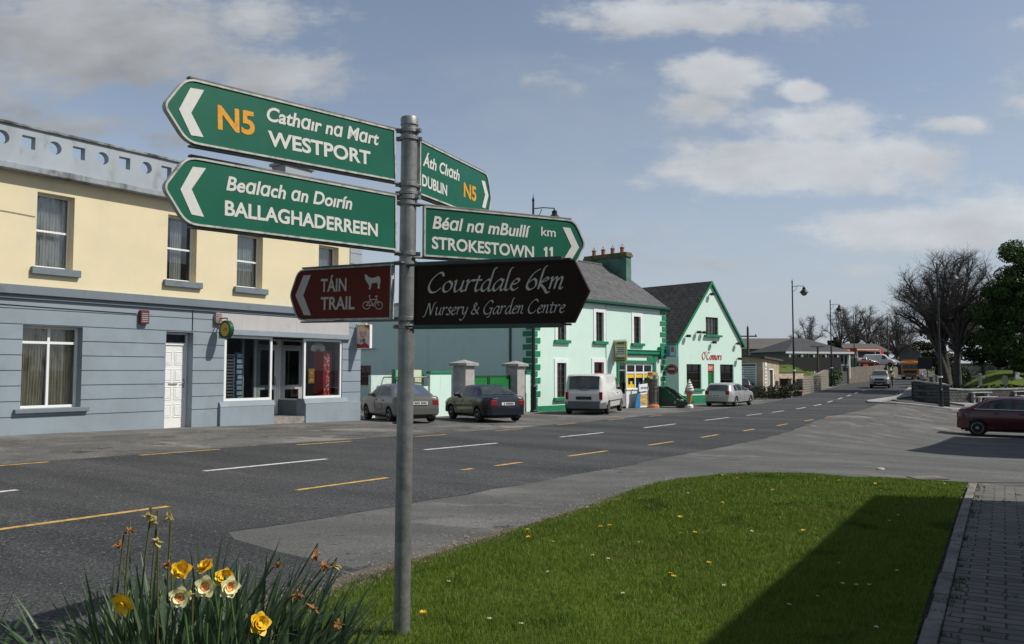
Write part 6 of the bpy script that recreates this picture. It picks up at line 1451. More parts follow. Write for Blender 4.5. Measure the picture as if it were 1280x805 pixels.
for i, (px, Y, top) in enumerate([(1110, 150, 395), (1122, 175, 408), (1131, 200, 415)]):
    X = polepos(px, Y); utility_pole(['tallest far wooden pole, in front of the bare tree row above the four by four', 'middle one of the three far poles by the bare tree row', 'shortest of the three far poles by the bare tree row'][i], X, Y, 1.4 + (464 - top) / F * Y - G(X, Y), 'T' if i else '')

# ================================================================ buildings along the far left side
def house(name, label, cat, loc, rot, W_, D__, E_, R_, wm, rm, hip=False, openings=(), base=None):
    root = thing(name, label, cat, (*loc, G(*loc) if base is None else base), rot)
    mb = MB(); mb.box(0, W_, 0, D__, -2.5, E_)
    if not hip:
        for x in (0, W_): mb.face([(x, 0, E_), (x, D__, E_), (x, D__/2, R_ - .05)])
    mb.build('wall', wm, root)
    mb = MB(); ov = .35
    if hip:
        h_ = min(W_, D__) / 2; a = (-ov, -ov, E_); b = (W_+ov, -ov, E_); c = (W_+ov, D__+ov, E_); d = (-ov, D__+ov, E_); e = (h_, D__/2, R_); f = (W_-h_, D__/2, R_)
        if W_ - h_ <= h_: e = f = (W_/2, D__/2, R_)
        mb.raw([a, b, c, d, e, f], [(0, 1, 5, 4), (2, 3, 4, 5), (3, 0, 4), (1, 2, 5), (0, 3, 2, 1)])
    else: roofprism(mb, -ov, W_ + ov, D__, E_ + .06, R_, ov)
    mb.build('roof', rm, root)
    for (x0, x1, z0, z1) in openings:
        mb = MB(); frame_bars(mb, x0, x1, z0, z1, -.05, .07, .06, ((x0 + x1) / 2,)); w = mb.build('window', m_upvc, root)
        mb = MB(); mb.face([(x0+.05, -.02, z0+.05), (x1-.05, -.02, z0+.05), (x1-.05, -.02, z1-.05), (x0+.05, -.02, z1-.05)]); mb.build('pane', m_cglass, w)
    return root
m_tan = mat('kiosk_render', (.52, .41, .30), .85, .08, 1.5, dirt=(.33, .27, .21), dscale=1.2)
m_felt = mat('grey_roof_sheet', (.085, .08, .075), .85, .15, 1)
m_far = mat('far_grey_wall', (.17, .18, .185), .85, .1, .7)
m_tile = brickmat('grey_tiles', (.085, .085, .09), (.07, .07, .075), (.04, .04, .04), .4, .3, .02, .85, 'xy', .5, .2)
# beige takeaway kiosk beside the pub: corner towards the viewer
kx, ky = 18.75, 62.3; krot = math.atan2(4.6, 3.4); kz = G(kx, ky)
kb = thing('takeaway_kiosk', 'small beige flat-roofed takeaway building with white menu boards on its side', 'kiosk', (kx, ky, kz), krot)
mb = MB(); facade(mb, (0, 3.6), (-.5, 2.9), [(1.35, 2.1, -.5, 2.05)], thick=.2); mb.box(0, .05, .2, 5.2, -.5, 3.05); mb.box(3.55, 3.6, .2, 5.2, -.5, 2.9); mb.box(0.05, 3.55, 5.15, 5.2, -.5, 2.9); mb.build('wall', m_tan, kb)
mb = MB(); mb.raw([(-.25, -.25, 3.05), (3.85, -.25, 2.85), (3.85, 5.4, 3.2), (-.25, 5.4, 3.45), (-.25, -.25, 2.93), (3.85, -.25, 2.73), (3.85, 5.4, 3.08), (-.25, 5.4, 3.33)], [(0,1,2,3),(4,7,6,5),(0,4,5,1),(1,5,6,2),(0,3,7,4)]); mb.build('roof', m_felt, kb)
mb = MB(); mb.box(1.36, 2.09, .1, .15, -.3, 2.04); dd = mb.build('door', mat('kiosk_door', (.07, .11, .075), .6), kb); mb = MB(); mb.box(1.25, 1.35, -.03, -.0005, -.4, 2.15); mb.box(2.1, 2.3, -.03, -.0005, -.4, 2.15); mb.box(1.35, 2.1, -.03, -.0005, 2.05, 2.15); mb.build('door_frame', m_upvc, kb)
def sideboard(nm, y0, y1, z0, z1, x=-.03):
    mb = MB(); mb.box(x - .02, x, y0, y1, z0, z1); b_ = mb.build(nm, m_surr, kb, bevel=.005); mb = MB(); r = random.Random(int(y0 * 10)); z = z1 - .30
    mb.box(x - .024, x - .0205, y0 + .08, y1 - .08, z1 - .22, z1 - .06)
    while z > z0 + .12:
        mb.box(x - .024, x - .0205, y0 + .12, y1 - .12 - r.uniform(0, .5) * (y1 - y0 - .3), z - .05, z); z -= .13
    mb.build('board_print', mat('menu_print', (.08, .13, .12), .7) if 'menu_print' not in MATS else MATS['menu_print'], b_)
sideboard('menu_board', .45, 1.75, .75, 2.55)
mb = MB(); mb.box(.35, .75, -.04, -.0005, .6, 2.6); b_ = mb.build('menu_board', m_surr, kb); mb = MB()
for k in range(6): mb.box(.45, .65, -.044, -.041, .9 + k * .26, 1.05 + k * .26)
mb.build('board_print', MATS['menu_print'], b_)
mb = MB(); script(mb, 'Ou', 0, .9, 0, .24, y=0, nib=.35); mb.v = [(-.006 + y, 3.4 - x, z + 2.2) for x, y, z in mb.v]; mb.box(-.008, -.006, 2.3, 3.5, 1.75, 1.95); mb.build('wall_logo', mat('kiosk_logo', (.12, .05, .03), .7), kb)
mb = MB(); mb.box(2.7, 2.95, -.2, -.0005, .9, 1.2); mb.build('vent_box', m_greyp, kb)
panelwall('beige_wall', 'low beige wall running right from the takeaway kiosk', *st(21.2, 66.0)[:1], *st(24.3, 72.5)[:1], st(21.2, 66)[1], .95, m_tan)
pw = thing('boundary_wall', 'long grey-beige boundary wall below the grass bank', 'wall', (21.6, 71.5, G(21.6, 71.5)), math.atan2(13, 8)); mb = MB(); mb.box(0, 15, 0, .25, -1, 1.6); mb.build('panel', m_tan, pw); mb = MB(); mb.box(-.05, 15.05, -.06, .31, 1.6, 1.7); mb.build('coping', m_felt, pw)
house('long_shed', 'long low grey building with brown-grey roof behind the takeaway kiosk', 'building', (24, 108), R(-4), 13.5, 14, 2.7, 4.3, m_far, mat('brown_grey_roof', (.11, .10, .092), .9, .1, .5), base=1.6)
pv = house('pavilion', 'grey hip-roofed pavilion with a band of windows and white posts', 'pavilion', (32.2, 97.5), R(16), 8.6, 7.5, 1.95, 3.75, mat('pavilion_wall', (.12, .13, .135), .8), m_tile, hip=True, base=1.75, openings=[(.5, 1.9, .35, 1.65), (2.2, 3.6, .35, 1.65), (3.9, 5.3, .35, 1.65), (5.6, 7.0, .35, 1.65), (7.2, 8.4, .35, 1.65)])
mb = MB()
for k in range(6): x = .2 + k * 1.64; mb.box(x - .08, x + .08, -.32, -.18, -1.2, 1.95)
mb.build('post', m_upvc, pv); mb = MB(); mb.box(-.4, 9.0, -.4, -.352, 1.72, 1.95); mb.build('fascia', m_upvc, pv); mb = MB(); mb.lathe([(.14, 3.6), (.12, 3.9), (.2, 3.95), (.02, 4.25)], (4.3, 3.75, 0), 10); mb.build('finial', m_black, pv)
sf_ = thing('slat_fence', 'dark close-boarded fence in front of the pavilion windows', 'fence', (27.5, 92.0, G(27.5, 92)), R(12)); mb = MB()
for k in range(52): mb.box(k * .19, k * .19 + .175, 0, .03, -.6, .95 + .02 * (k % 3))
mb.build('slats', mat('dark_fence', (.045, .046, .044), .9, .2, 6), sf_); mb = MB()
for k in range(5): mb.box(k * 2 - .05, k * 2 + .05, .031, .13, -.7, 1.0)
mb.build('post', m_black, sf_)
# low stone walls
m_stone = brickmat('rubble_stone', (.30, .265, .215), (.22, .20, .17), (.14, .125, .105), .38, .2, .03, .95, 'xyz', 1.0, .35, (.19, .18, .13))
m_stoneg = brickmat('grey_stone', (.105, .105, .10), (.075, .077, .075), (.04, .04, .038), .42, .22, .03, .95, 'xyz', 1.0, .35, (.17, .17, .12))  # stone colour darkened to stand in for tree shade on the bench wall
def linewall(name, label, line, w, h, m, capm=None, cat='stone wall'):
    a = line[0]; root = thing(name, label, cat, (*a, G(*a))); mb = MB(); L = resample(line, 1.2); n = len(L)
    hs_ = [h] * n if not isinstance(h, (list, tuple)) else [h[0] + (h[1] - h[0]) * i / (n - 1) for i in range(n)]
    band(mb, L, w, hs_); z0 = G(*a); mb.v = [(x - a[0], y - a[1], z - z0) for x, y, z in mb.v]; mb.build('stonework', m, root)
    if capm: mb = MB(); band(mb, L, w + .10, .09, 0, .001); mb.v = [(x - a[0], y - a[1], z - z0 + (hs_[0])) for x, y, z in mb.v]; mb.v = [(x, y, z if True else z) for x, y, z in mb.v]; c = mb.build('coping', capm, root)
    return root
linewall('stone_wall', 'pale rubble stone wall rising between the two nearer street lamps', [(23.4, 67.9), (27.5, 75.5), (33.0, 87.6)], .5, (1.25, 1.75), m_stone)
linewall('stone_wall', 'short grey stone wall right of the clipped bush', [(35.0, 91.0), (39.2, 98.2)], .5, 1.5, m_stoneg)
linewall('roadside_wall', 'long brownish wall sloping up the road below the filling station', [(39.8, 99.0), (46.5, 110), (58.5, 130), (66, 143)], .35, (1.9, 2.4), mat('brown_wall', (.17, .135, .105), .95, .25, .6, .3, 10, dirt=(.12, .11, .09)), cat='wall')
iw = linewall('stone_wall', 'square-ended grey stone wall with pale coping on the traffic island', [(27.3, 56.6), (28.75, 55.2), (29.4, 57.5)], .42, 1.36, m_stoneg, m_conc)
linewall('stone_wall', 'narrow stone wall running up the road from the island', [(27.6, 57.2), (36.5, 74), (45.5, 90), (54, 106)], .4, (1.3, .9), m_stoneg)
linewall('stone_wall', 'long low dark stone wall with pale coping behind the picnic benches', [(29.6, 58.6), (34, 60.6), (44, 64.4), (54, 68)], .45, 1.02, m_stoneg, m_conc)
# small pillar and clipped bush
pi_ = thing('dark_post', 'square dark stone post at the end of the low hedge', 'post', (21.7, 66.0, G(21.7, 66)), R(45)); mb = MB(); mb.box(-.3, .3, -.3, .3, -.3, 1.25); mb.build('shaft', mat('dark_post_stone', (.03, .03, .028), .9, .2, 8), pi_, bevel=.02); mb = MB(); mb.box(-.34, .34, -.34, .34, 1.25, 1.33); mb.build('cap_stone', MATS['dark_post_stone'], pi_)
# picnic tables: one maker, used four times
def picnic(label, X, Y, rot, m, group, L=1.9):
    root = thing('picnic_table', label, 'picnic table', (X, Y, G(X, Y) + (.13 if 'stone' in label else 0)), rot, group)
    mb = MB(); mb.box(-L/2, L/2, -.38, .38, .70, .77); mb.build('table_top', m, root, bevel=.01)
    for y in (-.72, .72): mb = MB(); mb.box(-L/2, L/2, y - .16, y + .16, .40, .46); mb.build('bench_seat', m, root, bevel=.01)
    for x in (-L/2 + .28, L/2 - .28):
        mb = MB(); mb.box(x - .07, x + .07, -.30, .30, 0, .699); mb.box(x - .06, x + .06, -.86, .86, .30, .399)
        for y in (-.72, .72): mb.box(x - .06, x + .06, y - .1, y + .1, 0, .30)
        mb.build('leg', m, root)
m_bst = mat('pale_bench_concrete', (.40, .40, .385), .9, .12, 3)
m_bwd = mat('weathered_pink_wood', (.30, .21, .17), .9, .2, 5)
picnic('pale concrete picnic table nearest the street lamp, on stone paving', 33.6, 60.2, R(20), m_bst, 'concrete picnic tables')
picnic('pale concrete picnic table seen above the maroon car roof, on stone paving', 37.6, 61.9, R(20), m_bst, 'concrete picnic tables')
picnic('reddish wooden picnic table behind the low hedge, left one', 19.6, 61.8, R(40), m_bwd, 'wooden picnic tables')
picnic('reddish wooden picnic table by the dark square post', 21.2, 64.1, R(40), m_bwd, 'wooden picnic tables')
# filling station: canopy, shop, signs, parked cars
FZ = 2.35
def fpt(px, Y): return (polepos(px, Y), Y)
m_oran = mat('forecourt_orange', (.42, .075, .03), .6, .08, 3); m_redf = mat('flag_red', (.55, .03, .03), .6, .1, 3)
def canopy(label, px, Y, W_, D__, H, rot=.3):
    X, Y = fpt(px, Y); root = thing('forecourt_canopy', label, 'canopy', (X, Y, FZ), rot); mb = MB(); mb.box(-W_/2, W_/2, 0, D__, H, H + .5); mb.build('fascia', m_oran, root); mb = MB()
    for x in (-W_/2 + .5, W_/2 - .5):
        for y in (.5, D__ - .5): mb.box(x - .1, x + .1, y - .1, y + .1, -3, H)
    mb.build('post', m_upvc, root); mb = MB(); mb.box(-W_/2 + .1, W_/2 - .1, -.03, -.001, H + .12, H + .32); mb.build('fascia_stripe', mat('pale_stripe', (.7, .62, .5), .5) if 'pale_stripe' not in MATS else MATS['pale_stripe'], root)
canopy('orange fuel canopy nearest the pavilion', 1052, 132, 3.2, 5, 2.1)
canopy('orange and white fuel canopy over the white van', 1085, 138, 4.6, 6, 2.4)
hs_ = house('filling_station_shop', 'dark low shop behind the orange fuel canopies', 'shop', fpt(1062, 150), R(20), 9, 7, 2.7, 4.2, mat('dark_shop', (.05, .05, .055), .8), m_felt, base=FZ)
for lab, px, Y in (('red feather flag left of the fuel canopies', 1059.5, 126), ('red and white feather flag right of the white van', 1100, 130)):
    X, Y = fpt(px, Y); root = thing('feather_flag', lab, 'flag', (X, Y, G(X, Y) if px < 1065 else FZ - .4), .4, 'red feather flags'); mb = MB(); mb.tube([(0, 0, -2.5), (0, 0, 3.0)], .04, 6); mb.build('pole', m_upvc, root); mb = MB(); mb.prism([(.04, .7), (1.0, .9), (.85, 2.0), (.45, 2.8), (.04, 3.0)], -.01, .01); mb.build('banner', m_redf, root)
gc = thing('green_container', 'dark green steel container on the grass bank below the filling station', 'container', (*fpt(1055.5, 112), 1.75), R(18)); mb = MB()
mb.box(0, 1.9, 0, 4, -.9, 1.35)
for k in range(9): mb.box(.05 + k * .21, .16 + k * .21, -.04, -.001, -.8, 1.25)
mb.build('shell', mat('container_green', (.01, .085, .05), .6, .1, 3), gc); mb = MB(); mb.box(-.03, 1.93, -.05, 4.05, 1.35, 1.43); mb.build('lid', m_felt, gc)
rb = thing('roadside_banner', 'small orange and white banner board at the top of the sloping wall', 'banner', (*fpt(1078.5, 114), 1.6), R(20)); mb = MB(); mb.box(0, .85, 0, .05, -.2, .75); mb.build('board', m_oran, rb); mb = MB(); mb.box(.08, .77, -.012, -.001, -.12, .25); mb.build('panel', m_surr, rb); mb = MB(); mb.box(.1, .16, .05, .1, -1.5, .5); mb.box(.7, .76, .05, .1, -1.5, .5); mb.build('post', m_black, rb)
yp = thing('notice_board', 'small pale wooden notice board on the grass below the fence', 'notice board', (*fpt(1037.5, 100), G(*fpt(1037.5, 100))), R(10)); mb = MB(); mb.box(0, .75, 0, .06, .2, .85); mb.build('board', mat('ply', (.25, .19, .12), .9), yp); mb = MB(); mb.box(.05, .1, .06, .12, -.5, .8); mb.box(.65, .7, .06, .12, -.5, .8); mb.build('post', m_black, yp)
fc_ = [(1064, 127, 'white car parked on the forecourt left of the dark red one', (.55, .55, .53), Ch), (1070, 124, 'dark red car parked above the sloping roadside wall', (.09, .01, .012), Ch), (1094, 131, 'dark car parked right of the white forecourt van', (.02, .02, .025), Cs), (1103, 136, 'silver car at the right end of the forecourt', (.4, .4, .4), Cs)]
for i, (px, Y, lab, col, CC) in enumerate(fc_):
    X, Y = fpt(px, Y); c, _, _ = make_car('forecourt_car', lab, 'car', (X, Y), hv(70 + 12 * i), CC, paint('forecourt_paint', col), [((1.0, .975), (2.0, .965), (2.0, 1.33), (1.3, 1.30)), ((2.1, .965), (2.7, .955), (2.4, 1.30), (2.1, 1.33))], [(2.5, 2.9, .86, .05, 0, 'windscreen')], (.8, 3.2), .30, group='cars parked at the filling station', mirror=2.6); c.location.z = FZ - .35
wv, _, _ = make_car('forecourt_van', 'white van parked under the right fuel canopy', 'van', fpt(1086, 129), hv(120), Cv, MATS['van_white'], [((2.72, 1.14), (3.55, 1.12), (3.24, 1.64), (2.80, 1.70))], [(3.24, 3.86, .9, .05, 0, 'windscreen')], (.85, 3.85), .31, lights='tall', mirror=3.3); wv.location.z = FZ - .25
fcs = poly_slab('forecourt', [fpt(1044, 124), fpt(1062, 118), fpt(1108, 126), fpt(1112, 160), fpt(1040, 160)], 0, .05, m_road); 
for v_ in fcs.data.vertices: v_.co.z = FZ - .42
make_car('oncoming_car', 'small dark car on the right behind the orange lorry', 'car', (64.2, 131.8), (-.47, -.88), Ch, paint('oncoming_grey', (.10, .11, .12)), [((.62, .96), (1.85, .96), (1.85, 1.33), (.78, 1.29)), ((1.92, .96), (2.72, .95), (2.30, 1.28), (1.92, 1.34))], [(2.32, 2.90, .88, .05, 0, 'windscreen')], (.78, 3.28), .30, mirror=2.45)
# road sign seen from behind
X, Y = 39.9, 80.5
sb = thing('road_sign', 'large dark back of a road sign on a post beside the island wall', 'road sign', (X, Y, G(X, Y)), R(-20)); mb = MB(); mb.box(-.62, .62, -.03, .03, 1.9, 3.05); mb.build('panel', mat('sign_back_dark', (.028, .036, .038), .7), sb, bevel=.02); mb = MB(); mb.tube([(.2, .08, -.3), (.2, .08, 3.0)], .05, 8); mb.build('post', mat('red_brown_post', (.28, .09, .06), .7), sb); mb = MB(); mb.box(-.6, .6, .031, .06, 2.2, 2.26); mb.box(-.6, .6, .031, .06, 2.7, 2.76); mb.build('rail', m_greyp, sb)
# gravestones and cross in the yard beyond
m_grv = mat('pale_gravestone', (.42, .41, .39), .9, .15, 5)
def grave(lab, px, Y, H, kind):
    X = polepos(px, Y); root = thing('gravestone', lab, 'gravestone', (X, Y, G(X, Y)), rnd.uniform(-.4, .4), 'gravestones'); mb = MB()
    if kind == 'cross': mb.box(-.35, .35, -.25, .25, -.2, .35); mb.build('plinth', m_grv, root, bevel=.02); mb = MB(); mb.box(-.11, .11, -.08, .08, .35, H); mb.box(-.36, -.111, -.075, .075, H * .68, H * .68 + .2); mb.box(.111, .36, -.075, .075, H * .68, H * .68 + .2); mb.build('cross', m_grv, root, bevel=.02)
    else: mb.box(-.32, .32, -.2, .2, -.2, .18); mb.build('plinth', m_grv, root); mb = MB(); P = [(-.2, .18), (.2, .18), (.2, H - .15)] + [(.2 * cos(t), H - .15 + .15 * sin(t)) for t in [pi * k / 8 for k in range(1, 8)]] + [(-.2, H - .15)]; mb.prism(P, -.07, .07); mb.build('headstone', m_grv, root)
for a in [('tall pale stone cross on the graveyard grass', 1224, 74, 1.5, 'cross'), ('brightest pale upright gravestone, right of the stone cross', 1255, 72, 1.3, 'stone'), ('small low gravestone at the far right under the dark tree', 1270, 78, .7, 'stone')]: grave(*a)
yw = thing('old_wall', 'old grey wall at the back of the graveyard', 'wall', (polepos(1198, 100), 100, G(polepos(1198, 100), 100)), R(4)); mb = MB(); mb.box(0, 14, 0, .5, -1, 2.1); mb.build('stonework', mat('old_grey_wall', (.13, .13, .125), .95, .25, .8), yw); mb = MB(); mb.box(-.05, 14.05, -.05, .55, 2.1, 2.2); mb.build('coping', m_pebble, yw)
# houses far up the road
hh = house('far_house', 'grey gabled house far up the road, left of the big bare tree', 'house', (polepos(1150, 170), 170), R(25), 5.6, 6, 4.6, 6.4, m_far, m_felt, openings=[(.6, 1.7, 1, 2.3), (3.6, 4.7, 1, 2.3), (.6, 1.7, 3.0, 4.1), (3.6, 4.7, 3.0, 4.1)])
hh2 = house('far_cottage', 'pale low cottage far off between the lorries and the grey house', 'house', (polepos(1139, 205), 205), R(20), 9, 7, 3, 5.2, mat('cottage_wall', (.38, .36, .33), .85), m_felt, openings=[(1, 2, 1, 2.2), (5, 6, 1, 2.2)])

# ================================================================ things outside the shops
# ice cream cone figure
cx, cy = 9.5, 44.7
cn = thing('ice_cream_cone', 'giant model ice cream cone standing on the pavement outside the pub', 'model cone', (cx, cy, G(cx, cy)), 0); cn.scale = (.76,) * 3
mb = MB(); mb.lathe([(.26, 0), (.26, .16), (.20, .24), (.12, .26)], (0, 0, 0), 16); mb.build('base', m_upvc, cn, auto=R(30))
mb = MB(); mb.lathe([(.09, .22), (.12, .5), (.24, 1.05), (.25, 1.12), (.23, 1.12)], (0, 0, 0), 16); mb.build('wafer', mat('wafer_orange', (.50, .22, .06), .7, .15, 14, .4, 40), cn, auto=R(40))
mb = MB(); mb.lathe([(.20, 1.05), (.31, 1.10), (.33, 1.2), (.28, 1.25), (.26, 1.24)], (0, 0, 0), 16); mb.build('cone_cup', mat('cup_grey', (.22, .20, .24), .6), cn, auto=R(40))
mb = MB(); P = []
for k in range(0, 120):
    t = k / 119; a = t * 2 * pi * 4.2; r_ = .21 * (1 - t) ** .8; P.append((r_ * cos(a), r_ * sin(a), 1.28 + .72 * t))
mb.tube(P, [.125 * (1 - .75 * k / 119) for k in range(120)], 10); mb.lathe([(.28, 1.2), (.29, 1.3), (.2, 1.45), (.08, 1.75)], (0, 0, 0), 14); mb.build('whipped_top', mat('cream_white', (.74, .72, .66), .5), cn, smooth=True)
mb = MB(); mb.tube([(r_ * 1.0 + p[0], p[1], p[2] - .1) if False else (p[0] * 1.5, p[1] * 1.5, p[2] - .06) for p in P[:100]], .018, 5); mb.build('sauce_swirl', mat('sauce', (.08, .03, .02), .4), cn)
# green skip-like loader bucket
bx_, by_ = 8.45, 45.7
bk_ = thing('green_bucket', 'big dark green loader bucket lying open on the pavement beside the mint house', 'bucket', (bx_, by_, G(bx_, by_)), R(-32)); bk_.scale = (.88,) * 3; mb = MB()
Pb = [(-1.15, .25), (-.95, .08), (1.35, .10), (1.5, .32), (1.38, .40), (.55, .46), (-.15, 1.28), (-1.0, 1.32), (-1.22, .9)]
for y in (-.55, .55): mb.prism(Pb if False else [(-1.15, .25), (-.95, .08), (1.35, .10), (1.5, .32), (.9, .5), (.35, 1.05), (-.15, 1.28), (-1.0, 1.32), (-1.22, .9)], y - .025, y + .025)
for (a, b) in (((-1.15, .25), (-.95, .08)), ((-.95, .08), (1.35, .10)), ((-1.22, .9), (-1.15, .25)), ((-1.0, 1.32), (-1.22, .9)), ((-.15, 1.28), (-1.0, 1.32))):
    d_ = Vector((b[0] - a[0], 0, b[1] - a[1])); n_ = Vector((-d_.z, 0, d_.x)).normalized() * .04; A_ = Vector((a[0], 0, a[1])); B_ = Vector((b[0], 0, b[1])); q = []
    for y in (-.55, .55): q += [A_ + Vector((0, y, 0)), B_ + Vector((0, y, 0)), B_ + n_ + Vector((0, y, 0)), A_ + n_ + Vector((0, y, 0))]
    mb.raw(q, [(0,1,2,3),(4,7,6,5),(0,4,5,1),(3,2,6,7),(1,5,6,2),(0,3,7,4)])
mb.build('shell', m_bg := mat('bucket_green', (.008, .085, .05), .5, .15, 3, dirt=(.03, .06, .045)), bk_); mb = MB()
mb.box(1.3, 1.6, -.62, .62, .28, .40); mb.tube([(1.4, -.6, .34), (.4, -.62, .95)], .03, 6); mb.tube([(1.4, .6, .34), (.4, .62, .95)], .03, 6); mb.box(-.6, 1.2, -.62, -.56, .16, .24)
for x in (-.7, .9): mb.box(x - .1, x + .1, -.5, .5, 0, .08)
mb.build('lip_frame', m_bg, bk_); mb = MB(); r = random.Random(3)
for _ in range(14): x, y = r.uniform(-.2, .9), r.uniform(-.4, .4); mb.box(x - .15, x + .15, y - .12, y + .12, .15, .4 + r.uniform(0, .15), Matrix.Rotation(r.uniform(-.3, .3), 4, 'Z'))
mb.build('rubble', mat('pinkish_sacks', (.42, .34, .29), .9), bk_)
# blue A-board / freezer stand and the orange stand
cx, cy = 6.75, 44.35
fb = thing('ice_cream_board', 'blue and white advertising stand outside the mint shopfront', 'advertising board', (cx, cy, G(cx, cy)), MR)
mb = MB(); mb.prism([(-.1, 0), (.06, 0), (.06, 1.35), (-.02, 1.35), (-.12, .9), (-.35, .35), (-.4, 0)], -.03, .03, 'y', Matrix.Rotation(R(0), 4, 'Z')); mb.build('side', mat('board_blue', (.03, .19, .42), .5), fb)
mb = MB(); mb.box(.0, .85, -.02, .03, .02, 1.05); mb.build('board', m_surr, fb); mb = MB(); mb.box(.08, .78, -.028, -.021, .12, .72); p_ = mb.build('picture', mat('picture_mix', (.48, .33, .12), .6, .6, 6), fb); mb = MB(); mb.box(-.05, .75, -.10, -.05, .86, 1.24, Matrix.Rotation(R(-4), 4, 'Y')); t_ = mb.build('price_card', m_surr, fb); mb = MB()
for k in range(5): mb.box(.02 + k * .14, .10 + k * .14, -.106, -.1015, .98 + .02 * (k % 2), 1.12)
mb.build('card_print', MATS['sticker_red'] if False else MATS['sign_blue'], t_)
cx, cy = 7.62, 45.1
bsk = thing('wire_stand', 'tall grey wire basket stand with orange top and foot outside the shop', 'stand', (cx, cy, G(cx, cy)), MR)
mb = MB()
for z in (.25, .9, 1.1, 1.3, 1.5, 1.7):
    P = [(.30 * cos(2*pi*k/12), .30 * sin(2*pi*k/12), z) for k in range(13)]; mb.tube(P, .014, 4)
for k in range(14): a = 2*pi*k/14; mb.tube([(.30 * cos(a), .30 * sin(a), .2), (.30 * cos(a), .30 * sin(a), 1.72)], .009, 4)
mb.build('wire_basket', mat('basket_grey', (.16, .155, .15), .6), bsk); mb = MB(); mb.lathe([(.20, .02), (.22, .8), (.25, 1.55)], (0, 0, 0), 12); mb.build('contents', mat('stand_dark', (.10, .09, .08), .8, .5, 14), bsk); mb = MB(); mb.lathe([(.34, 0), (.33, .12), (.2, .2)], (0, 0, 0), 14); mb.build('foot', mat('stand_orange', (.62, .22, .10), .6), bsk); mb = MB(); mb.box(-.28, .28, -.15, .15, 1.73, 1.9); mb.build('top_card', MATS['stand_orange'], bsk, bevel=.03)

# rider in a pale helmet and yellow jacket behind the four by four
def skin_body(name, verts, edges, radii, m, root, sub=1):
    me = bpy.data.meshes.new(name); me.from_pydata(verts, edges, []); o = bpy.data.objects.new(name, me); COL.objects.link(o); o.parent = root
    o.modifiers.new('s', 'SKIN'); sub_ = o.modifiers.new('u', 'SUBSURF'); sub_.levels = sub_.render_levels = sub
    for v_, r_ in zip(me.skin_vertices[0].data, radii): v_.radius = (r_, r_)
    me.skin_vertices[0].data[0].use_root = True
    me2 = bpy.data.meshes.new_from_object(o.evaluated_get(bpy.context.evaluated_depsgraph_get())); o.modifiers.clear(); o.data = me2; me2.materials.clear(); me2.materials.append(m); me2.polygons.foreach_set('use_smooth', [True] * len(me2.polygons)); return o
X, Y = 38.0, 83.6
pe = thing('person', 'person in yellow jacket and pale helmet standing behind the four by four', 'person', (X, Y, G(X, Y)), R(-25))
V = [(0,0,.95),(0,0,1.2),(0,0,1.42),(0,0,1.54),(0,-.02,1.66),(.10,0,.92),(.11,-.02,.5),(.11,.02,.08),(.12,-.14,.04),(-.10,0,.92),(-.11,-.04,.5),(-.11,0,.08),(-.12,-.16,.04),(.20,0,1.42),(.26,.02,1.14),(.24,-.12,.92),(.24,-.16,.83),(-.20,0,1.42),(-.26,.02,1.14),(-.24,-.12,.92),(-.24,-.16,.83)]
Ed = [(0,1),(1,2),(2,3),(3,4),(0,5),(5,6),(6,7),(7,8),(0,9),(9,10),(10,11),(11,12),(2,13),(13,14),(14,15),(15,16),(2,17),(17,18),(18,19),(19,20)]
skin_body('body', V, Ed, [.14,.15,.15,.06,.095,.09,.065,.05,.045,.09,.065,.05,.045,.07,.05,.04,.04,.07,.05,.04,.04], mat('dark_clothes', (.03, .03, .035), .9), pe)
V2 = [(0,0,.92),(0,0,1.2),(0,0,1.44),(.20,0,1.42),(.265,.02,1.14),(.24,-.12,.93),(-.20,0,1.42),(-.265,.02,1.14),(-.24,-.12,.93)]
skin_body('jacket', V2, [(0,1),(1,2),(2,3),(3,4),(4,5),(2,6),(6,7),(7,8)], [.18,.185,.17,.09,.07,.06,.09,.07,.06], mat('pale_yellow_jacket', (.55, .55, .22), .7), pe)
mb = MB(); mb.lathe([(.005, .17), (.08, .155), (.135, .09), (.145, 0), (.13, -.05)], (0, -.01, 1.68), 14); mb.build('helmet', mat('pale_helmet', (.55, .62, .52), .4), pe, smooth=True)
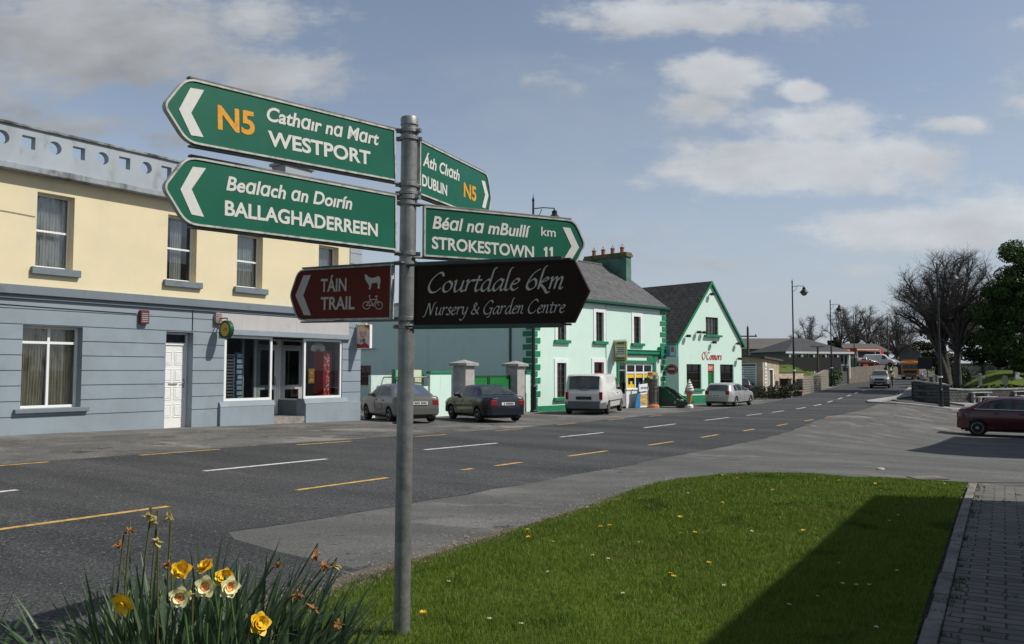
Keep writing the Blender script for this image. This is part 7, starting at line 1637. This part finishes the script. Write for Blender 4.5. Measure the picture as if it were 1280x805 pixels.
# ================================================================ trees and hedges
m_bark = mat('bare_bark', (.080, .073, .066), .95, .25, 4, .6, 20)
m_twig = mat('twig_bark', (.085, .078, .070), .95, .2, 8)
def bez(p0, p1, p2, n):
    return [(p0 * (1-t)**2 + p1 * 2*t*(1-t) + p2 * t*t) for t in [i / n for i in range(n + 1)]]
def bare_tree(name, label, X, Y, H, R_, seed, stems=2, limbs=7, br=7, tw=9, tw2=3, group=None, z=None, spread=1., low=.3, wk=1.25):
    r = random.Random(seed); root = thing(name, label, 'tree', (X, Y, (G(X, Y) if z is None else z)), 0, group)
    tr = MB(); cr = MB(); C0 = Vector((0, 0, H * (1 + low) / 2)); RZ = H * (1 - low) / 2
    def outside(v):
        d = v - C0; return (d.x / R_) ** 2 + (d.y / R_) ** 2 + (d.z / RZ) ** 2
    r0 = H * .026
    for s_ in range(stems):
        a0 = r.uniform(0, 2 * pi); off = Vector((cos(a0), sin(a0), 0)) * (R_ * .12 if stems > 1 else 0)
        fork = Vector((off.x * 1.8 + r.gauss(0, .12), off.y * 1.8, H * r.uniform(.26, .36)))
        P = bez(off, Vector((off.x, off.y, fork.z * .5)), fork, 6); tr.tube(P, [r0 * (1.25 - .5 * i / 6) for i in range(7)], 9)
        for l in range(limbs):
            th = a0 + (l + r.random() * .6) * 2 * pi / limbs; el = r.uniform(-.5, 1.4)
            tgt = C0 + Vector((cos(th) * cos(el) * R_ * .86, sin(th) * cos(el) * R_ * .86, sin(el) * RZ * .9 - RZ * .02)) + Vector((off.x, off.y, 0)) * .7
            Q = bez(fork, fork + (tgt - fork) * .35 + Vector((0, 0, H * .13)), tgt, 9); rr = r0 * r.uniform(.42, .6)
            Q = [q + Vector((r.gauss(0, .05), r.gauss(0, .05), 0)) * (i / 9) * H * .06 for i, q in enumerate(Q)]
            tr.tube(Q, [rr * (1 - .82 * i / 9) for i in range(10)], 6)
            for b in range(br):
                t = .34 + .65 * (b + r.random()) / br; i = min(8, int(t * 9)); q = Q[i].lerp(Q[i+1], t * 9 - i); d0 = (Q[i+1] - Q[i]).normalized()
                d = (d0 * .8 + Vector((r.gauss(0, 1), r.gauss(0, 1), r.gauss(.25, .6))) * .62 * spread).normalized(); L = H * r.uniform(.11, .24) * (1.15 - .5 * t)
                e = q + d * L
                if outside(e) > 1.08: e = q + d * L * .45
                B = bez(q, q + d0 * L * .35, e, 5); cr.tube(B, [max(.014 * wk, rr * .34 * (1 - .75 * j / 5)) for j in range(6)], 4, False)
                for w in range(tw):
                    u = .15 + .85 * (w + r.random()) / tw; j = min(4, int(u * 5)); p = B[j].lerp(B[j+1], u * 5 - j); dd = (d * .7 + Vector((r.gauss(0, 1), r.gauss(0, 1), r.gauss(.4, .7))) * .75).normalized(); LL = H * r.uniform(.035, .085)
                    e2 = p + dd * LL; cr.tube([p, p + dd * LL * .5 + Vector((0, 0, LL * .06)), e2], [.013 * wk, .010 * wk, .006 * wk], 3, False)
                    for x in range(tw2):
                        p3 = p.lerp(e2, r.uniform(.3, .95)); d3 = (dd + Vector((r.gauss(0, 1), r.gauss(0, 1), r.gauss(.3, .8))) * .8).normalized(); cr.tube([p3, p3 + d3 * LL * r.uniform(.3, .6)], [.009 * wk, .006 * wk], 3, False)
    tr.build('trunk', m_bark, root, smooth=True); cr.build('crown', m_twig, root)
    return root
m_lf_e = leafmat('evergreen_leaf', (.010, .028, .007), (.035, .075, .014), .12, .45, .3)
m_lf_g = leafmat('fresh_leaf', (.020, .052, .008), (.062, .115, .018), .3, .5, .3)
m_lf_d = leafmat('dark_leaf', (.008, .018, .006), (.022, .040, .012), .1, .6, .2)
m_lf_i = leafmat('brown_leaf', (.030, .026, .012), (.055, .050, .022), .15, .7, .15)
def leaves(mb, clumps, per, size, r, flat=.6):
    for c, rad in clumps:
        c = Vector(c); rv = Vector(rad) if not isinstance(rad, (int, float)) else Vector((rad,) * 3)
        for _ in range(int(per)):
            while True:
                d = Vector((r.uniform(-1, 1), r.uniform(-1, 1), r.uniform(-1, 1)))
                if .12 < d.length < 1: break
            d = d * (d.length ** -.45); p = c + Vector((d.x * rv.x, d.y * rv.y, d.z * rv.z))
            n = (d * .7 + Vector((r.gauss(0, .6), r.gauss(0, .6), r.gauss(.25, .6)))).normalized(); a = n.orthogonal().normalized(); b = n.cross(a); t = r.uniform(0, 2 * pi); a, b = a * cos(t) + b * sin(t), b * cos(t) - a * sin(t)
            s_ = size * r.uniform(.6, 1.3); mb.face([p - a * s_, p + b * s_ * flat, p + a * s_, p - b * s_ * flat])
def leafy_tree(name, label, X, Y, H, R_, seed, ml, clumps=46, per=190, size=.13, group=None, low=.2, z=None, trunkr=.022, cr_=.30):
    r = random.Random(seed); root = thing(name, label, 'tree', (X, Y, G(X, Y) if z is None else z), 0, group); tr = MB(); cl = []
    C0 = Vector((0, 0, H * (1 + low) / 2)); RZ = H * (1 - low) / 2
    tr.tube(bez(Vector((0, 0, -.2)), Vector((r.gauss(0, .15), 0, H * .3)), Vector((r.gauss(0, .3), r.gauss(0, .3), H * .75)), 8), [H * trunkr * (1.2 - i / 9) for i in range(9)], 9)
    for k in range(clumps):
        while True:
            d = Vector((r.uniform(-1, 1), r.uniform(-1, 1), r.uniform(-1, 1)))
            if .25 < d.length < 1: break
        d *= d.length ** -.35; shape = 1 - .25 * max(0, d.z); p = C0 + Vector((d.x * R_ * shape, d.y * R_ * shape, d.z * RZ)) * .88
        rad = R_ * cr_ * r.uniform(.6, 1.2); cl.append((p, (rad, rad, rad * r.uniform(.55, .8))))
        if k % 2 == 0: q = Vector((0, 0, H * r.uniform(.2, .6))); tr.tube(bez(q, q + (p - q) * .5 + Vector((0, 0, .3)), p, 5), [H * .006 * (1 - .15 * i) for i in range(6)], 5, False)
    mb = MB(); leaves(mb, cl, per, size, r); tr.build('trunk', m_bark, root, smooth=True); mb.build('crown', ml, root); return root
def bush(name, label, cat, X, Y, clumps, per, size, ml, seed, z=None, group=None, rot=0):
    r = random.Random(seed); root = thing(name, label, cat, (X, Y, G(X, Y) if z is None else z), rot, group); mb = MB(); leaves(mb, clumps, per, size, r); mb.build('leaves', ml, root)
    st_ = MB()
    for c, rad in clumps[::2]:
        for k in range(3): st_.tube([(c[0] + r.gauss(0, .06), c[1], c[2] - rad[2] * 1.4), (c[0] + r.gauss(0, .1), c[1], c[2])], [.03, .012], 4, False)
    st_.build('stems', m_bark, root); return root
# the big bare tree at the right and its neighbour
bare_tree('bare_tree', 'big bare many-stemmed tree behind the picnic benches, without leaves', polepos(1192, 72), 72, 12.6, 4.8, 11, stems=3, limbs=14, br=13, tw=13, tw2=3, low=.2, wk=.62, z=G(polepos(1192, 72), 72))
leafy_tree('evergreen_tree', 'dense green tree in full leaf at the right edge, beside the big bare tree', polepos(1292, 66), 66, 13.2, 4.3, 5, m_lf_g, 80, 620, .11, low=.10, cr_=.25)
leafy_tree('evergreen_tree', 'dark evergreen behind the gravestones at the right edge', polepos(1268, 80), 80, 8.8, 3.6, 15, m_lf_d, 46, 260, .15, low=.02, cr_=.32)
leafy_tree('evergreen_tree', 'dark evergreen under the right half of the big bare tree', polepos(1228, 92), 92, 8.2, 3.3, 16, m_lf_d, 40, 240, .15, low=.05, cr_=.34)
leafy_tree('evergreen_tree', 'brownish ivy-covered tree seen through the big bare tree', polepos(1172, 108), 108, 8.0, 2.8, 17, m_lf_i, 34, 170, .15, low=.1, cr_=.32)
# row of bare trees beyond the filling station
rowx = [(1058, 176, 10.6, 5.6), (1078, 168, 11.4, 6.2), (1097, 184, 11.2, 6.0), (1115, 172, 11.2, 6.0), (1132, 196, 10.2, 5.6)]
rl = ['bare tree at the left end of the row beyond the filling station', 'tallest bare tree of the row, above the fuel canopies', 'bare tree in the middle of the far row, behind the red and white flag', 'bare tree of the far row behind the three wooden poles', 'bare tree at the right end of the far row, nearest the grey house']
for i, (px, Y, H, Rr) in enumerate(rowx): bare_tree('bare_tree', rl[i], polepos(px, Y), Y, H * 1.12, Rr, 40 + i, stems=2, limbs=10, br=11, tw=10, tw2=2, wk=1.15, group='bare trees beyond the filling station', low=.14)
bare_tree('bare_tree', 'rounded bare tree rising behind the pavilion roof', polepos(1011, 150), 150, 9.0, 3.6, 60, stems=1, limbs=12, br=11, tw=11, tw2=2, wk=1.0, low=.3, z=2.2)
leafy_tree('evergreen_tree', 'small dark conifer left of the filling station canopies', polepos(1043, 140), 140, 5.2, 1.7, 61, m_lf_d, 26, 140, .16, z=2.2, low=.05)
# hedges
def hedge(label, line, h, w, ml, seed, per=60, size=.10, step=.5):
    a = line[0]; L = resample(line, step); cl = []; r = random.Random(seed)
    for p in L: cl.append(((p[0] - a[0], p[1] - a[1], G(*p) - G(*a) + h * .5), (w, w, h * .55 * r.uniform(.9, 1.1))))
    return bush('hedge', label, 'hedge', a[0], a[1], cl, per, size, ml, seed)
hedge('low dark clipped hedge in front of the takeaway kiosk tables', [(17.2, 59.0), (19.6, 60.3), (22.3, 65.0)], .95, .4, m_lf_d, 3, 240, .06)
bush('clipped_bush', 'rounded dark green bush by the second street lamp', 'bush', 34.4, 89.3, [((0, 0, .8), (.9, .9, .9)), ((.3, .2, 1.2), (.7, .7, .6)), ((-.5, 0, .5), (.7, .6, .6))], 300, .11, m_lf_g, 5)
hedge('dark overgrown hedge along the front of the graveyard grass', [(31.2, 63.2), (37, 65.2), (46, 68.5), (56, 72)], 1.2, .7, m_lf_d, 6, 150, .11, .7)
hedge('dark hedge at the back of the graveyard under the trees', [(58, 99), (64, 100), (78, 100)], 3.4, 2.2, m_lf_d, 7, 260, .17, 1.5)
hedge('dark roadside hedge beyond the road sign', [xy(s_, tcen(s_) - 8.2) for s_ in (96, 110, 125, 150)], 1.7, .9, m_lf_d, 8, 120, .14, 1.2)
hedge('dark hedge behind the filling station', [(50, 158), (62, 160), (78, 163)], 3.2, 1.6, m_lf_d, 9, 120, .22, 1.6)
# far wood on the skyline
r = random.Random(77); mb = MB(); cl = []
for k in range(60):
    X = -60 + k * 7.0 + r.uniform(-3, 3); Y = 330 + r.uniform(-20, 40); h = r.uniform(3, 6); cl.append(((X, Y, G(X, Y) + h * .5), (6, 5, h * .7)))
leaves(mb, cl, 150, .7, r); tag(mb.build('far_wood', leafmat('far_leaf', (.022, .03, .018), (.045, .055, .032), .1, .8, .1)), kind='stuff')

# ================================================================ daffodils
m_strap = leafmat('daffodil_leaf', (.038, .075, .034), (.095, .145, .075), .25, .42, .4)
m_strap2 = leafmat('withered_stem', (.075, .095, .035), (.15, .15, .06), .2, .7, .2)
m_wilt = leafmat('wilted_petal', (.26, .12, .045), (.42, .22, .09), .25, .8, .1)
m_wilt2 = leafmat('wilted_cream_petal', (.40, .33, .12), (.60, .50, .22), .25, .8, .1)
m_pale = mat('cream_petal', (.78, .74, .42), .6, .08, 30); m_yel = mat('yellow_petal', (.80, .50, .02), .55, .1, 30); m_ora = mat('orange_trumpet', (.82, .22, .01), .55, .15, 40); m_stem = mat('flower_stem', (.06, .12, .035), .5, .15, 20)
BED = 0.06
def strap(mb, p, d, L, w, bend, r, n=7):
    """one strap leaf: V-folded, arching over"""
    d = d.normalized(); side = d.cross(Vector((0, 0, 1)))
    if side.length < 1e-4: side = Vector((1, 0, 0))
    side.normalize(); rot = r.uniform(-.8, .8); out = Vector((d.x, d.y, 0)); out = out.normalized() if out.length > 1e-4 else Vector((1, 0, 0))
    q = Vector(p); cur = d.copy(); rows = []
    for i in range(n + 1):
        t = i / n; ww = w * (1 - t ** 3.2) * (.75 + .25 * min(1, t * 4)) + .0006
        sd = (side * cos(rot) + out * sin(rot)); nn = cur.cross(sd).normalized()
        rows.append((q - sd * ww, q + nn * ww * .28, q + sd * ww)); cur = (cur + (out * .6 - Vector((0, 0, .75))) * bend * t).normalized(); q = q + cur * (L / n)
    base = len(mb.v); vs = [v_ for row in rows for v_ in row]; fs = []
    for i in range(n):
        for j in range(2): fs.append((i*3+j, i*3+j+1, (i+1)*3+j+1, (i+1)*3+j))
    mb.raw(vs, fs)
def clump(name, label, X, Y, rx, ry, n, Lr, seed, lean=.35):
    r = random.Random(seed); root = thing(name, label, 'plant', (X, Y, G(X, Y)), 0); mb = MB()
    for _ in range(n):
        a = r.uniform(0, 2 * pi); k = math.sqrt(r.random()); px, py = cos(a) * rx * k, sin(a) * ry * k
        d = Vector((px / rx * lean * r.uniform(.5, 1.5) + r.gauss(.06, .16), py / ry * lean + r.gauss(0, .16), 1)); L = r.uniform(*Lr) * (1 - .2 * k)
        strap(mb, (px, py, BED - .03), d, L, r.uniform(.007, .0145), r.choice([.04, .09, .16, .26, .5]) * r.uniform(.6, 1.2), r)
    mb.build('leaves', m_strap, root, smooth=True)
    so = MB(); so.lathe([(rx * 1.35, -.05), (rx * 1.25, .02), (rx * .9, BED), (.01, BED + .01)], (0, 0, 0), 24, Matrix.Diagonal((1, ry / rx, 1, 1))); so.build('soil_mound', m_soil, root, smooth=True)
    return root
clump('daffodil_clump', 'large clump of dark green daffodil leaves in the near left corner', -1.17, 3.12, .42, .28, 620, (.44, .82), 1)
clump('daffodil_clump', 'smaller tuft of daffodil leaves leaning right, next to the lawn edge', -.86, 3.22, .24, .26, 190, (.36, .62), 2, .5)
clump('daffodil_clump', 'few daffodil leaves at the very left edge', -1.98, 3.02, .10, .12, 40, (.50, .74), 3, .2)
def bloom(mbp, mbt, c, f, rad, r, double=False, trump=.55):
    """six petals and a frilled trumpet facing f"""
    f = f.normalized(); a = f.orthogonal().normalized(); b = f.cross(a)
    for ring in range(2 if not double else 3):
        for k in range(3 if not double else 5):
            t = 2 * pi * (k + ring * .5) / (3 if not double else 5) + r.uniform(-.1, .1); u = a * cos(t) + b * sin(t); s_ = f.cross(u); L = rad * r.uniform(.9, 1.08) * (1 - .22 * ring if double else 1); w = rad * .40
            cup = r.uniform(.05, .3) + .25 * ring * (1 if double else .3); P = []
            for i, (l, ww) in enumerate(((.08, .35), (.38, .85), (.66, 1), (.88, .6), (1.02, .06))):
                o = c + u * L * l + f * (cup * L * l * l + .002 * ring); P.append((o - s_ * w * ww + f * .10 * w * ww, o, o + s_ * w * ww + f * .10 * w * ww))
            vs = [v_ for q in P for v_ in q]; mbp.raw(vs, [(i*3+j, i*3+j+1, (i+1)*3+j+1, (i+1)*3+j) for i in range(4) for j in range(2)])
    n = 14; base = []
    for l, rr in ((0, .16), (.5, .24), (.85, .28), (1, .36)):
        base.append([c + f * rad * trump * l + (a * cos(2*pi*k/n) + b * sin(2*pi*k/n)) * rad * rr * (1 + (.14 * (-1) ** k if l == 1 else 0)) for k in range(n)])
    vs = [v_ for q in base for v_ in q]; mbt.raw(vs, [(i*n+k, i*n+(k+1) % n, (i+1)*n+(k+1) % n, (i+1)*n+k) for i in range(3) for k in range(n)]); mbt.face(base[1][::-1])
def daffodil(label, px, py, Y, kind, seed, rad=.040, face=None, base=None):
    r = random.Random(seed); H = pt(px, py, Y); bx = H.x + r.uniform(-.05, .05) if base is None else base; by = Y + r.uniform(0, .08)
    root = thing('daffodil' if kind != 'w' else 'withered_daffodil', label, 'flower', (bx, by, G(bx, by)), 0, 'daffodils in bloom' if kind != 'w' else 'withered daffodils')
    O = root.location; h = H - Vector(O); f = Vector(face or (r.uniform(-.2, .5), -1, r.uniform(-.1, .25))).normalized()
    nk = h - f * .035 + Vector((0, 0, .012)); mb = MB(); mb.tube(smoothpts([(0, 0, 0), tuple(Vector((nk.x * .35 + r.uniform(-.03, .03), nk.y * .35, nk.z * .55))), tuple(nk + Vector((0, 0, 0))), tuple(h - f * .012)], 5), ([.0042] * 15 + [.0034]) if kind != 'w' else ([.0036] * 10 + [.0026] * 6), 6); mb.build('stem', m_stem if kind != 'w' else m_strap2, root, smooth=True)
    if kind == 'w':
        mb = MB()
        for k in range(11):
            d = Vector((r.gauss(0, 1), r.gauss(0, 1), r.gauss(-.5, .6))).normalized(); strap(mb, tuple(h), d, r.uniform(.021, .036), r.uniform(.0045, .009), r.uniform(-.5, .8), r, 4)
        mb.lathe([(.001, -.012), (.006, -.006), (.006, .006), (.001, .012)], tuple(h - f * .014), 8); mb.build('wilted_head', m_wilt if 'pale' not in label and 'cream' not in label and 'top right' not in label else m_wilt2, root); return
    P = MB(); T = MB(); bloom(P, T, h, f, rad, r, kind in 'dc', .5 if kind != 'c' else .3); P.build('petals', {'c': m_pale, 'y': m_yel, 'd': m_yel}[kind], root, smooth=True); T.build('trumpet', m_ora if kind == 'c' else m_yel, root, smooth=True)
for i, a in enumerate([('cream daffodil with orange centre, largest and in the middle of the bunch', 257, 733, 2.80, 'c', .039), ('cream daffodil with orange centre, lowest left of the cream ones', 225, 746, 2.76, 'c', .038), ('cream daffodil with orange centre turned right, at the right of the bunch', 286, 734, 2.82, 'c', .038),
    ('yellow double daffodil left of the tallest cream one', 226, 712, 2.9, 'd', .036), ('yellow daffodil turned up, behind the middle cream one', 257, 709, 2.95, 'd', .036), ('yellow daffodil behind the right-hand cream one', 281, 722, 2.93, 'd', .036), ('yellow daffodil half hidden among leaves at the left', 154, 754, 2.86, 'y', .042), ('yellow daffodil standing alone low at the right', 324, 779, 2.8, 'd', .040)]):
    daffodil(a[0], a[1], a[2], a[3], a[4], 100 + i, a[5], face=[(.15, -1, .1), (.2, -1, 0), (.75, -.8, .05), (.3, -1, .2), (-.3, -.5, .7), (0, -.8, .5), (-.2, -1, -.2), (.7, -.7, .3)][i])
wl2 = [(183, 644, 3.2, 'pale withered daffodil at the top of the clump, left of a pair'), (192, 650, 3.22, 'pale withered daffodil at the top of the clump, right of a pair'), (212, 645, 3.25, 'withered daffodil at the top right of the clump'), (162, 663, 3.15, 'small orange-brown withered daffodil, left of the top ones'), (147, 679, 3.1, 'orange-brown withered daffodil at the left of the clump'), (196, 676, 3.1, 'withered cream daffodil with pinkish edge under the top ones'), (209, 704, 3.05, 'brown withered daffodil beside the yellow double one'),
       (347, 706, 3.2, 'withered daffodil on a long leaning stem, leftmost of the right group'), (395, 692, 3.25, 'withered daffodil on a long stem, highest of the right group'), (405, 706, 3.26, 'withered daffodil just under the highest of the right group'), (418, 707, 3.3, 'withered daffodil farthest right over the pale tarmac'), (372, 742, 3.1, 'small withered daffodil over the lawn edge, left one'), (392, 760, 3.05, 'drooping withered daffodil against the grass'), (421, 779, 3.0, 'withered daffodil lowest at the right against the grass'), (236, 743, 3.02, 'small brown withered daffodil between the two cream blooms')]
for i, (px, py, Y, lab) in enumerate(wl2): daffodil(lab, px, py, Y, 'w', 200 + i, base=(pt(px, py, Y).x - (.30 if px > 330 else 0)))
# dandelions and daisies in the lawn
def lawn_flower(kind, px, py):
    q = gp(px, py); z = LZ(q.x, q.y); return q.x, q.y, z
mb = MB(); mb.tube([(0, 0, 0), (.004, 0, .05)], .0022, 5); dstem = mb
def make_small(name, label, cat, group, col, rad, h, n):
    root = thing(name, label, cat, (0, 0, 0), 0, group); mb = MB(); mb.tube([(0, 0, -.01), (.003, 0, h)], .0018, 5); mb.build('stem', m_stem, root); mb = MB()
    for k in range(n):
        a = 2 * pi * k / n; w = rad * .22; u = Vector((cos(a), sin(a), .25 + .3 * (k % 3 == 0))); s_ = Vector((-sin(a), cos(a), 0)); c = Vector((.003, 0, h)); mb.face([c, c + u * rad * .6 - s_ * w, c + u * rad, c + u * rad * .6 + s_ * w])
    mb.build('petals', col, root)
    if cat == 'daisy': mb = MB(); mb.lathe([(rad * .36, h + .002), (rad * .3, h + .006), (.0005, h + .007)], (.003, 0, 0), 8); mb.build('centre', m_yel, root)
    return root
dand = make_small('dandelion', 'small yellow dandelion flower in the short grass of the lawn', 'dandelion', 'dandelions in the lawn', m_yel, .021, .045, 22)
dais = make_small('daisy', 'tiny white daisy flower in the short grass of the lawn', 'daisy', 'daisies in the lawn', mat('daisy_white', (.8, .8, .8), .6), .014, .04, 12)
DP = [(660, 671), (662, 684), (752, 671), (763, 670), (823, 625), (809, 642), (904, 600), (920, 605), (903, 637), (850, 656), (869, 678), (852, 681), (838, 732), (841, 735), (886, 718), (1006, 675), (530, 785), (1050, 609), (1095, 614), (735, 640), (968, 622)]
WP = [(690, 688), (742, 706), (760, 711), (687, 730), (1123, 653), (1049, 718), (1052, 744), (1070, 747), (1087, 748), (985, 771), (1122, 729), (940, 675), (860, 625), (970, 598), (1181, 612), (444, 775), (650, 798), (1095, 803), (612, 792), (800, 690), (905, 745), (1020, 760), (780, 760), (560, 740), (1112, 660)]
r = random.Random(12)
for i, (px, py) in enumerate(DP):
    p = lawn_flower('d', px, py); o = dand if i == 0 else copy_tree(dand); o.location = p; o.rotation_euler = (r.uniform(-.2, .2), r.uniform(-.2, .2), r.uniform(0, 6)); o.scale = (r.uniform(.8, 1.1),) * 3
for i, (px, py) in enumerate(WP):
    p = lawn_flower('w', px, py); o = dais if i == 0 else copy_tree(dais); o.location = p; o.rotation_euler = (r.uniform(-.3, .1), 0, r.uniform(0, 6))
# bits of litter and stone on the tarmac by the lawn
for lab, px, py, col, sz in (('flat reddish stone on the tarmac by the lawn edge', 773, 625.5, (.33, .18, .13), (.13, .05, .02)), ('small dark stone on the tarmac by the road edge', 858, 604, (.08, .07, .06), (.06, .04, .02)), ('pale stone on the worn tarmac beyond the lawn', 1101, 587, (.4, .38, .35), (.09, .06, .03))):
    q = gp(px, py); o = thing('stone', lab, 'stone', (q.x, q.y, q.z), rnd.uniform(0, 3)); mb = MB(); mb.lathe([(.3, 0), (1, .2), (.9, .7), (.4, 1)], (0, 0, 0), 9, Matrix.Diagonal((*sz, 1))); mb.build('surface', mat('stone_' + lab.split()[1], col, .95, .3, 30), o)
# gravel and grit along the lawn edge
r = random.Random(21); mb = MB()
for _ in range(2600):
    s = r.uniform(-1, 12.2); t = lawn_hi(s) + abs(r.gauss(0, .28)) - .12; X, Y = xy(s, t); k = r.uniform(.004, .013); z = G(X, Y) + .012
    a = r.uniform(0, 6); P = [(X + cos(a + 2*pi*j/4) * k, Y + sin(a + 2*pi*j/4) * k * r.uniform(.6, 1), z) for j in range(4)]; mb.raw(P + [(X, Y, z + k * .8)], [(0, 1, 4), (1, 2, 4), (2, 3, 4), (3, 0, 4)])
tag(mb.build('loose_gravel', leafmat('grit', (.14, .12, .10), (.34, .31, .27), 0, .95, .1)), kind='stuff')

# ================================================================ the houses to the right of the view, whose shadows fall across lawn and junction
def side_house(label, X, Y, ang, back, L, D__, E_, R_):
    d = Vector((sin(R(ang)), cos(R(ang)), 0)); o = Vector((X, Y, 0)) - d * back
    root = thing('house', label, 'house', (o.x, o.y, -.4), math.atan2(d.y, d.x) )
    mb = MB(); mb.box(0, L, -D__, 0, 0, E_ + .4); mb.build('wall', m_par, root); mb = MB(); roofprism(mb, 0, L, D__, E_ + .42, R_, .02); mb.v = [(x, y - D__, z) for x, y, z in mb.v]; mb.build('roof', m_slate2, root)
    for x in (1.2, 4.2, 7.2):
        if x + 1.1 < L:
            mb = MB(); frame_bars(mb, x, x + 1.1, 1.3, 2.7, -.001, .06, .05); w = mb.build('window', m_upvc, root); mb = MB(); mb.face([(x + .06, .02, 1.36), (x + 1.04, .02, 1.36), (x + 1.04, .02, 2.64), (x + .06, .02, 2.64)]); mb.build('pane', m_cglass, w)
    return root
EH = 4.0; k_ = EH / math.tan(SUN_EL); sx, sy = SUN_DIR.x * k_, SUN_DIR.y * k_
side_house('grey rendered house beside the paved path, just outside the right of the view', 3.95 + sx, 9.20 + sy, 31.2, 11.2, 11.2, 6, EH, 5.6)
EH2 = 6.2; k_ = EH2 / math.tan(SUN_EL); sx, sy = SUN_DIR.x * k_, SUN_DIR.y * k_
side_house('second grey rendered house across the junction, just outside the right of the view', 9.9 + sx, 20.7 + sy, 35, 0, 11.5, 7, EH2 - .4, 8.4)
